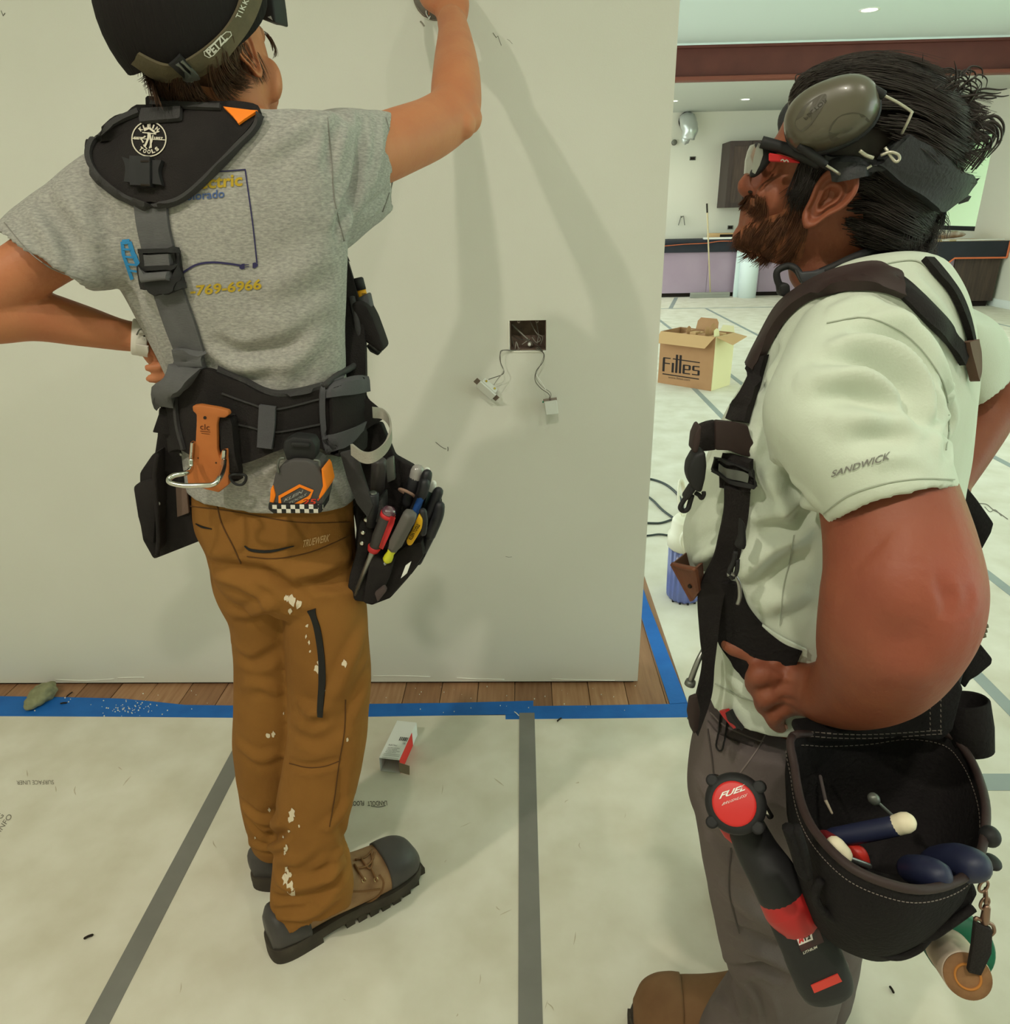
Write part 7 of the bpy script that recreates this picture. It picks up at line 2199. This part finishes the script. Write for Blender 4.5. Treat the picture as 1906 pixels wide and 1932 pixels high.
# ---- key tether with roll of tape hanging from the bag
kt = empty('tape_tether', PY(1850, 1700, .53), 'chain and black webbing tether hanging from the bag corner', 'tether')
for k, (u, v, a_) in enumerate([(1856, 1672, .2), (1860, 1690, 1.4), (1858, 1704, .3)]):
    p = PY(u, v, .525)
    mp_ = mpp(p)
    mb = MB()
    d1 = np.array([math.cos(a_) * .8, math.sin(a_) * .5, .3])
    torus_px(mb, [p + mp_ * (9 * math.cos(t) * nrm(d1) + 14 * math.sin(t) * np.array([.15, 0, -1])) for t in np.linspace(0, 2 * math.pi, 11)[:-1]], .0013, 8, True, 3)
    mb.build('chain_link', mat('bronze_metal', (140, 112, 96), .35, metal=.8), kt, True)
limb(MB(), [PY(1862, 1712, .525), PY(1858, 1738, .525)], [.0032, .0040], 12, 4).build('swivel', MATS['bronze_metal'], kt, True)
mb = MB()
torus_px(mb, [PY(u, v, .525) for u, v in [(1840, 1740), (1842, 1732), (1856, 1738), (1872, 1744), (1876, 1756), (1870, 1764)]], .0018, 8, False, 4)
mb.build('d_ring', MATS['bronze_metal'], kt, True)
block_px('webbing', [(1841, 1744), (1874, 1756), (1872, 1800), (1852, 1842), (1828, 1836), (1836, 1790)], .520, .005, m_blk, kt, .001)
tr_ = empty('tape_roll', PY(1800, 1800, .56), 'roll of cream tape with brown core hanging under the bag beside a green roll', 'tape roll')
c0, c1 = PY(1826, 1842, .525), PY(1778, 1776, .600)
tax = nrm(c1 - c0)
Lr = float(np.linalg.norm(c1 - c0))
lathe(MB(), [(.003, .010), (0, .0115), (0, .0205), (.004, .0213), (Lr * .8, .0213), (Lr * .84, .020), (Lr * .84, .0115)], c0, tax, 40).build('tape_layers', mat('cream_tape', (206, 190, 172), .6, var=(190, 168, 146), scale=20, amt=.3), tr_, True)
lathe(MB(), [(-.0005, .0108), (-.0005, .0204), (.0004, .0207)], c0, tax, 40).build('tape_edge', mat('brown_tape_edge', (142, 104, 70), .8, var=(116, 82, 54), scale=60, amt=.3), tr_, True)
lathe(MB(), [(.02, .0098), (-.002, .0100), (-.002, .0118), (.01, .0118)], c0, tax, 32).build('core', mat('amber_core', (176, 112, 48), .6), tr_, True)
lathe(MB(), [(.012, .0005), (.012, .0100)], c0, tax, 24).build('core_floor', mat('amber_dark', (120, 68, 26), .7), tr_, True)
gr_ = empty('green_tape_roll', PY(1806, 1760, .60), 'dark green tape roll tucked behind the cream tape roll under the bag', 'tape roll')
lathe(MB(), [(0, .014), (0, .031), (.004, .033), (.026, .033), (.03, .031), (.03, .014)], PY(1812, 1790, .578), tax, 40).build('tape_layers', mat('green_tape', (20, 94, 68), .45), gr_, True)
lathe(MB(), [(.001, .013), (.001, .0145), (.029, .0145), (.029, .013)], PY(1812, 1790, .578), tax, 32).build('core', mat('grey_core', (120, 112, 100), .8), gr_, True)

PY = _PY0
# ---- small things on the man: holster, knife, pin
ho = empty('leather_holster', PY(1300, 1080, .70), 'empty folded brown leather holster at the front of the belt', 'holster')
m_holst = mat('brown_holster_leather', (116, 70, 48), .55, var=(98, 56, 40), scale=16, amt=.3, bump=.15, bscale=60)
a1, a2, a3, a4 = PY(1269, 1064, .70), PY(1312, 1074, .66), PY(1302, 1038, .76), PY(1326, 1060, .74)
b1, b2 = PY(1307, 1134, .70), PY(1319, 1116, .68)
slab('front_face', [a1, a2, b2, b1], .003, m_holst, ho)
slab('back_face', [a1, a3, PY(1330, 1110, .74), b1], .003, m_holst, ho)
slab('side_face', [a2, PY(1326, 1062, .70), PY(1330, 1100, .70), b2], .003, m_holst, ho)
MB().tube(catmull([a1, PY(1290, 1071, .68), a2], 4), .0022, 6).build('edge_fold', m_holst, ho, True)
mb = MB()
ball(mb, PY(1302, 1106, .686), .0025, 8)
mb.build('rivet', m_dark, ho, True)
kn = empty('pocket_knife', PY(1380, 1355, .68), 'red and black folding knife clipped inside the trouser pocket', 'knife')
bvJ = bvh_of(pantsR, shirt)
patch('red_scale', [(1364, 1338), (1372, 1352), (1388, 1366)], [(1376, 1336), (1388, 1348), (1402, 1368)], bvJ, m_red, kn, .003, .004, 10, 5)
patch('black_scale', [(1376, 1340), (1381, 1356), (1396, 1366)], [(1384, 1336), (1392, 1352), (1406, 1370)], bvJ, m_blk2, kn, .006, .003, 10, 4)
cordpx('clip', [(1358, 1352), (1356, 1380), (1354, 1404), (1358, 1414), (1365, 1412), (1368, 1390), (1371, 1366)], .0011, bvh_of(pantsR), m_zip, kn, .003)
pn = empty('steel_punch', PY(1303, 1280, .69), 'small steel punch poking out past the black hip strap', 'punch')
limb(MB(), [PY(1330, 1222, .70), PY(1316, 1250, .692), PY(1303, 1285, .69)], [.0030, .0032, .0036], 12, 3).build('shank', m_steelgrey, pn, True)
lathe(MB(), [(0, .0055), (.003, .0062), (.006, .0062), (.007, .004)], PY(1304, 1284, .69), nrm(PY(1300, 1296, .69) - PY(1304, 1284, .69)), 14).build('head', m_greymetal, pn, True)
# ================================================================== BOXES IN THE WALL AND SMALL THINGS ON THE FLOOR
m_zinc = mat('zinc_box', (128, 116, 106), .45, metal=.55, bump=.1, bscale=60)
m_boxin = mat('dusty_box_inside', (128, 108, 96), .7, var=(100, 84, 74), scale=40, amt=.3)
m_wiregrey = mat('grey_wire', (150, 148, 138), .45)
m_wiredark = mat('dark_wire', (84, 80, 74), .5)
m_copper = mat('copper', (206, 128, 84), .3, metal=.9)
m_switch = mat('switch_plastic', (206, 208, 200), .4)
m_plaster = mat('torn_board_edge', (232, 230, 218), .8)

jb = empty('switch_box', ((SW0[0] + SW1[0]) / 2, WALL_Y + .03, (SW0[2] + SW1[2]) / 2), 'open two gang metal switch box set in the white wall, full of wires', 'switch box')
x0, x1, z0, z1 = SW0[0], SW1[0], SW1[2], SW0[2]
d0, d1 = WALL_Y + .001, WALL_Y + .062
mb = MB()
mb.box((x0 + .0005, d1, z0 + .0005), (x1 - .0005, d1 + .002, z1 - .0005))
mb.box((x0 + .0005, d0 + .006, z0 + .0005), (x0 + .0025, d1, z1 - .0005))
mb.box((x1 - .0025, d0 + .006, z0 + .0005), (x1 - .0005, d1, z1 - .0005))
mb.box((x0 + .0025, d0 + .006, z1 - .0025), (x1 - .0025, d1, z1 - .0005))
mb.box((x0 + .0025, d0 + .006, z0 + .0005), (x1 - .0025, d1, z0 + .0025))
mb.build('shell', m_boxin, jb)
for fx in (.25, .75):
    for zz, sg in ((z1 - .004, -1), (z0 + .004, 1)):
        c = np.array([x0 + (x1 - x0) * fx, WALL_Y + .004, zz])
        MB().tube([c + .0032 * np.array([math.cos(t), 0, math.sin(t)]) for t in np.linspace(0, 2 * math.pi, 13)], .0013, 6, 1, False).build('screw_lug', m_zinc, jb, True)
for q in ([(x0 - .003, z0 + .003), (x0 - .002, z1 - .002)], [(x0 + .002, z0 - .003), (x1 - .002, z0 - .004)]):
    MB().tube(catmull([(q[0][0], WALL_Y - .0006, q[0][1]), ((q[0][0] + q[1][0]) / 2 + .0004, WALL_Y - .001, (q[0][1] + q[1][1]) / 2), (q[1][0], WALL_Y - .0006, q[1][1])], 4), .0016, 6).build('torn_edge', m_plaster, jb, True)


def W3(u, v, dy):
    return PY(u, v, WALL_Y + dy)


for k, (q, r, m_) in enumerate([([(966, 612, .05), (974, 620, .045), (985, 630, .04), (996, 640, .03)], .0022, m_wiregrey), ([(1003, 612, .05), (1010, 625, .04), (1020, 640, .035), (1012, 646, .03), (1004, 636, .04)], .0013, m_wiregrey),
                                ([(1012, 608, .05), (1016, 630, .045), (1014, 648, .03)], .0013, m_wiregrey), ([(968, 634, .045), (980, 640, .03), (996, 642, .02), (1010, 648, .02), (1024, 662, -.004)], .0013, m_wiredark), ([(1000, 605, .05), (1012, 628, .035), (1024, 636, .03), (1020, 650, .03)], .0012, m_wiregrey),
                                ([(964, 636, .05), (968, 648, .045), (970, 656, .04)], .0012, m_wiredark), ([(972, 660, .012), (974, 645, .015), (978, 656, .01), (979, 662, .004)], .0012, m_wiregrey), ([(985, 650, .02), (992, 645, .02), (1000, 640, .03)], .0011, m_wiregrey)]):
    MB().tube(catmull([W3(*p) for p in q], 5), r, 6).build('wire', m_, jb, True)
lathe(MB(), [(0, .0055), (.012, .0072), (.02, .0070), (.024, .005)], W3(996, 641, .04), nrm(W3(984, 626, .045) - W3(996, 641, .04)) * -1, 12).build('cable_clamp', m_zinc, jb, True)
for fx, fz in ((.25, .42), (.32, .62)):
    c = np.array([x0 + (x1 - x0) * fx, d1 - .001, z0 + (z1 - z0) * fz])
    MB().tube([c + .003 * np.array([math.cos(t), 0, math.sin(t)]) for t in np.linspace(0, 2 * math.pi, 11)], .0009, 5, 1, False).build('knockout', m_zinc, jb, True)
wn = lathe(MB(), [(0, .0022), (.001, .0046), (.008, .0050), (.012, .0040), (.0125, .001)], W3(999, 647, .03), nrm((0, -1, -.5)), 14).build('wire_nut', m_white, None, True)
tag(wn, 'small cream wire nut in front of the wires in the open switch box', 'wire nut')

# two switches hanging on their wires
def hanging(label, wires, body, name='wall_switch'):
    e = empty(name, body, label, 'switch')
    for q, m_ in wires:
        MB().tube(catmull([W3(*p) for p in q], 6), .0011, 6).build('wire', m_, e, True)
    return e


c = W3(918, 735, -.030)
s1 = hanging('light switch hanging tilted on wires left below the open switch box', [([(975, 660, .004), (962, 661, -.008), (948, 661, -.02), (944, 666, -.024), (945, 685, -.028), (951, 700, -.03), (947, 707, -.032), (930, 713, -.034), (922, 716, -.034)], m_wiredark),
                                                                                    ([(975, 662, .004), (955, 660, -.010), (946, 664, -.022), (943, 678, -.026), (950, 696, -.03), (948, 704, -.034), (938, 717, -.036), (932, 726, -.036)], m_wiregrey)], c)
ax1 = nrm(W3(938, 755, -.035) - W3(896, 718, -.035))
nn1 = nrm(np.array([-.35, -1, -.35]) - ax1 * (np.array([-.35, -1, -.35]) @ ax1))
sd1 = np.cross(ax1, nn1)
M1 = Matrix([[sd1[i], ax1[i], nn1[i]] for i in range(3)]).to_4x4()
M1.translation = Vector(c)


def mbox(name, lo, hi, M, m, parent, bevel=.0006):
    return MB().box(lo, hi, M).build(name, m, parent, False, bevel, 1)


for e, M in ((s1, M1),):
    mbox('strap_plate', (-.010, -.043, -.001), (.010, .043, .0005), M, m_zinc, e)
    mbox('rocker', (-.012, -.030, .001), (.012, .030, .008), M, m_switch, e, .001)
    mbox('body', (-.012, -.026, -.022), (.012, .026, -.001), M, m_switch, e, .001)
    for yy in (-.016, .016):
        lathe(MB(), [(0, .0032), (.003, .0032)], np.array(M @ Vector((-.0125, yy, -.012))), -sd1, 10).build('brass_screw', mat('brass', (190, 168, 60), .3, metal=.8), e, True)
c = W3(1040, 768, -.030)
s2 = hanging('light switch hanging face out on wires right below the open switch box', [([(1010, 655, .004), (1022, 662, -.01), (1027, 670, -.02), (1024, 684, -.025), (1012, 700, -.03), (1010, 718, -.03), (1020, 732, -.032), (1034, 742, -.034), (1038, 748, -.034)], m_wiredark),
                                                                                       ([(1012, 658, .004), (1026, 668, -.016), (1020, 688, -.026), (1013, 702, -.03), (1012, 714, -.03), (1024, 730, -.03), (1038, 740, -.032), (1040, 748, -.034)], m_wiregrey), ([(1016, 694, -.028), (1012, 706, -.03), (1022, 722, -.03), (1030, 735, -.032)], m_white)], c)
ax2 = nrm((.12, -.30, -.95))
nn2 = nrm(np.array([.05, -1, .3]) - ax2 * (np.array([.05, -1, .3]) @ ax2))
sd2 = np.cross(ax2, nn2)
M2 = Matrix([[sd2[i], ax2[i], nn2[i]] for i in range(3)]).to_4x4()
M2.translation = Vector(c)
mbox('strap_plate', (-.020, -.026, -.003), (.020, -.018, -.001), M2, m_zinc, s2)
mbox('rocker', (-.0185, -.018, .001), (.0185, .022, .008), M2, m_switch, s2, .0015)
mbox('body', (-.017, -.018, -.012), (.017, .020, .001), M2, m_switch, s2, .001)
lathe(MB(), [(0, .003), (.004, .003)], np.array(M2 @ Vector((.019 if sd2[0] < 0 else -.019, -.018, -.004))), (-1, 0, 0), 10).build('green_screw', mat('green_screw', (20, 120, 92), .4), s2, True)
lathe(MB(), [(0, .0022), (.010, .0022)], np.array(M2 @ Vector((0, -.020, .004))), -ax2, 8).build('pin', m_zinc, s2, True)

# round box at the top
rb = empty('round_box', (RB[0], WALL_Y + .04, RB[2]), 'round metal electrical box in the wall under the raised hand', 'electrical box')
lathe(MB(), [(.004, .0545), (.070, .054), (.071, .002), (.068, .002), (.067, .0525), (.004, .053)], RB, (0, 1, 0), 40).build('shell', m_boxin, rb, True)
lathe(MB(), [(.0015, .0555), (-.0015, .0560), (-.0015, .0525), (.004, .0522)], RB, (0, 1, 0), 40).build('rim', m_zinc, rb, True)
pc = PY(793, 0, WALL_Y + .012)
MB().box((pc[0] - .010, WALL_Y + .010, pc[2] - .006), (pc[0] + .012, WALL_Y + .012, pc[2] + .03)).build('lug_plate', m_white, rb, False, .002, 2)
for dx in (-.003, .005):
    lathe(MB(), [(0, .0018), (.0006, .0018)], (pc[0] + dx, WALL_Y + .0100, pc[2] + .004), (0, -1, 0), 10).build('plate_hole', m_dark, rb)
for q, m_ in (([(806, 0, .03), (800, 16, .01), (800, 30, .002), (808, 36, -.004), (812, 30, -.006)], m_white), ([(810, -10, .03), (806, 10, .01), (804, 24, 0), (809, 34, -.006)], m_white), ([(809, 18, 0), (809.5, 28, -.004)], m_copper)):
    MB().tube(catmull([W3(*p) for p in q], 5), .0012 if m_ is m_white else .0014, 6).build('wire', m_, rb, True)
print_on('tear_mark', [(*line_faces(catmull(np.array([(793, 40), (797, 44), (801, 50)], float), 3), 3.2), (0, 0), (1, 0), (0, 1))], bv_wall, mat('torn_grey', (140, 134, 122), .9), wl, .0006)

# small carton on the floor paper
m_cardwhite = mat('white_card', (226, 226, 222), .6)
c0_, c1_ = PZ(718, 1455, T), PZ(756, 1457, T)
cx = nrm(c1_ - c0_)
far = PZ(770, 1362, T)
wd2 = .036
fa = nrm(np.array([.16, 1.0, 0]))
wb_ = .062
sb_ = empty('small_carton', c0_, 'small white carton with red side and open brown flap lying on the floor paper', 'carton')
Lc = .17
hc_ = .048
e_w = np.array([fa[1], -fa[0], 0])


def cc(x, y, z):
    return c0_ + e_w * x + fa * y + np.array([0, 0, z + .0012])


slab('top_panel', [cc(0, 0, hc_), cc(wb_, 0, hc_), cc(wb_, Lc, hc_), cc(0, Lc, hc_)], .0012, m_cardwhite, sb_)
slab('bottom_panel', [cc(0, 0, 0), cc(wb_, 0, 0), cc(wb_, Lc, 0), cc(0, Lc, 0)], .001, m_cardwhite, sb_)
slab('side_panel', [cc(0, 0, 0), cc(0, Lc, 0), cc(0, Lc, hc_), cc(0, 0, hc_)], .001, m_cardwhite, sb_)
m_redcard = mat('red_card', (222, 50, 44), .5)
slab('red_panel', [cc(wb_, 0, 0), cc(wb_, Lc * .72, 0), cc(wb_, Lc * .72, hc_), cc(wb_, 0, hc_)], .001, m_redcard, sb_)
slab('side_panel', [cc(wb_, Lc * .72, 0), cc(wb_, Lc, 0), cc(wb_, Lc, hc_), cc(wb_, Lc * .72, hc_)], .001, m_cardwhite, sb_)
slab('end_panel', [cc(0, Lc, 0), cc(wb_, Lc, 0), cc(wb_, Lc, hc_), cc(0, Lc, hc_)], .001, m_cardwhite, sb_)
slab('open_flap', [cc(wb_ - .002, 0, .004), cc(wb_ + .03, -.006, .004), cc(wb_ + .032, -.004, .036), cc(wb_ - .002, 0, .04)], .001, mat('grey_card_inside', (150, 136, 118), .8), sb_)
bvc = bvh_of(bpy.data.objects['top_panel'])
its = []
O = pix(cc(0, 0, hc_))[:2]
EX = (pix(cc(wb_, 0, hc_)) - pix(cc(0, 0, hc_)))[:2]
EY = (pix(cc(0, Lc, hc_)) - pix(cc(0, 0, hc_)))[:2]


def on_card(V, F, x, y, w, h):
    its.append((V, F, O + EX * x + EY * y, EX * w, EY * h))


rq = random.Random(5)
xx = .52
while xx < .92:
    w_ = rq.choice([.015, .03, .05])
    on_card([(0, 0), (1, 0), (1, 1), (0, 1)], [(0, 1, 2, 3)], xx, .50, w_, .10)
    xx += w_ + rq.choice([.015, .03])
for tx, x, y, w, h in (('ELECTRIC', .16, .345, .42, .035), ('UL', .78, .42, .14, .05), ('LIGHTING CONTROL', .16, .285, .6, .022), ('120V 60HZ', .16, .245, .5, .022), ('INSTALL PER CODE', .16, .205, .66, .022), ('SINGLE POLE', .16, .165, .5, .022)):
    V, F = fit_text(tx)
    on_card(V, F, x, y, w, h)
for y in (.03, .09, .13):
    on_card(*line_faces([(0, 0), (1, 0)], .006), .12, y, .8, 1)
print_on('label_print', its, bvc, mat('grey_label_ink', (80, 78, 76), .8), sb_, .0006)

# printing on the floor paper
m_pprint = mat('floor_paper_print', (118, 112, 100), .9)
m_pprint2 = mat('floor_paper_print_dark', (92, 86, 78), .9)
fp2 = bpy.data.objects['floor_paper.001']
fp1 = bpy.data.objects['floor_paper']
fp3 = bpy.data.objects['floor_paper.004']
b1, b2 = bvh_of(fp1), bvh_of(fp2)
V, F = fit_text('LANDOLT', .01)
V2, F2 = fit_text('FLOORLINER', .02, .15)
print_on('lettering', [(V, F, (730, 1511), (-37, 1), (1, 9)), (V2, F2, (687, 1511), (-48, 2), (1, 9)), (*line_faces(catmull(np.array([(728, 1520), (715, 1523), (700, 1521)], float), 4), 1.4), (0, 0), (1, 0), (0, 1))], b2, m_pprint2, fp2, .0006)
V, F = fit_text('INFO', .0)
V2, F2 = fit_text('NG', .0)
V3, F3 = fit_text('SURFACE LINER', .0)
print_on('lettering', [(V, F, (2, 1570), (22, -30), (-8, -5)), (V2, F2, (-6, 1556), (14, -17), (-8, -5)), (V3, F3, (101, 1472), (-70, 1), (1, 8))], b1, m_pprint, fp1, .0006)
b3 = bvh_of(fp3)
print_on('lettering', [(*line_faces(catmull(np.array([(1848, 950), (1862, 952), (1874, 962), (1885, 968), (1902, 980)], float), 4), 2.0), (0, 0), (1, 0), (0, 1)), (*line_faces(catmull(np.array([(1858, 956), (1868, 966), (1878, 962), (1890, 974)], float), 4), 1.6), (0, 0), (1, 0), (0, 1))], b3, m_pprint, fp3, .0006)

# crumbs and scraps
cl_ = empty('putty_lump', PZ(82, 1318), 'dried grey green lump of putty lying against the wall on the wood strip', 'putty')
mb = MB()
limb(mb, [PZ(60, 1326, .022), PZ(76, 1312, .026), PZ(92, 1298, .030), PZ(98, 1292, .032)], [.026, .036, .030, .018], 16, 5, .8)
o = fuse('lump', mb, .004, 2, .5, mat('grey_green_putty', (146, 146, 112), .9, var=(122, 122, 92), scale=40, amt=.3, bump=.4, bscale=90), cl_)
ripple(o, .007, 34)
mb = MB()
limb(mb, [PZ(50, 1334, .006), PZ(58, 1332, .006), PZ(66, 1326, .006)], [.006, .009, .006], 10, 4, .6)
o = fuse('white_end', mb, .003, 1, .5, m_plaster, cl_)
ripple(o, .003, 60)
sc_ = [((160, 1770), (174, 1764), 'small black wire scrap on the paper at the lower left', .0028, .0), ((126, 1314), (136, 1306), 'black wire scrap on the wood strip beside the putty lump', .0022, 0), ((115, 1327), (125, 1326), 'black scrap stuck on the blue tape right of the putty lump', .0026, 0), ((1052, 1360), (1059, 1355), 'tiny dark scrap at the lower edge of the blue tape', .0024, 0), ((971, 1343), (979, 1350), 'thin white scrap on the blue tape by the grey tape', .0016, 1), ((1680, 1862), (1686, 1872), 'small brown scrap on the paper beside the tool bag', .0024, 0)]
for a, b, lab, r, w in sc_:
    o = MB()
    limb(o, [PZ(*a, T + .004), (PZ(*a, T + .005) + PZ(*b, T + .005)) / 2 + (0, 0, .001), PZ(*b, T + .004)], r, 8, 3)
    tag(o.build('wire_scrap', m_plaster if w else m_dark, None, True), lab, 'scrap')
mb = MB()
rq = random.Random(8)
for k in range(120):
    u, v = rq.gauss(245, 28), rq.gauss(1336, 8)
    if k > 70:
        u, v = rq.uniform(20, 1200), rq.uniform(1292, 1345)
    p = PZ(u, v, T + .0028)
    s_ = rq.uniform(.0005, .0016)
    mb.box(p - s_, p + s_)
tag(mb.build('plaster_dust', m_plaster), 'white plaster crumbs scattered over the blue tape and wood strip', 'plaster dust', kind='stuff')
# scuffs on the floor paper: flat smears of dirt
m_dirt = mat('paper_scuff', (176, 164, 140), .9, var=(196, 186, 164), scale=60, amt=.3)
its1, its2 = [], []
for k in range(46):
    u, v = rq.uniform(20, 1180), rq.uniform(1400, 1920)
    if 430 < u < 820 and 1400 < v < 1850:
        continue
    a_ = rq.uniform(-1.2, 1.2)
    L_n = rq.uniform(6, 26)
    q = [(u, v), (u + L_n * math.sin(a_) * .5 + rq.uniform(-3, 3), v - L_n * math.cos(a_) * .5), (u + L_n * math.sin(a_), v - L_n * math.cos(a_))]
    Vv, Ff = line_faces(catmull(np.array(q, float), 4), 1)
    P = catmull(np.array(q, float), 4)
    n_ = len(P)
    wd3 = np.sin(np.linspace(.15, math.pi - .15, n_)) * rq.uniform(.4, 1.4)
    N_ = (Vv[:n_] - P)
    Vv = np.vstack([P + N_ * wd3[:, None] * 2, P - N_ * wd3[:, None] * 2])
    (its1 if PZ(u, v)[0] < -.86 else its2).append((Vv, Ff, (0, 0), (1, 0), (0, 1)))
b2b = bvh_of(fp2, bpy.data.objects['floor_paper.002'])
tag(print_on('scuff_marks', its1, b1, m_dirt, fp1, .0004), kind='stuff')
tag(print_on('scuff_marks', its2, b2b, m_dirt, fp2, .0004), kind='stuff')
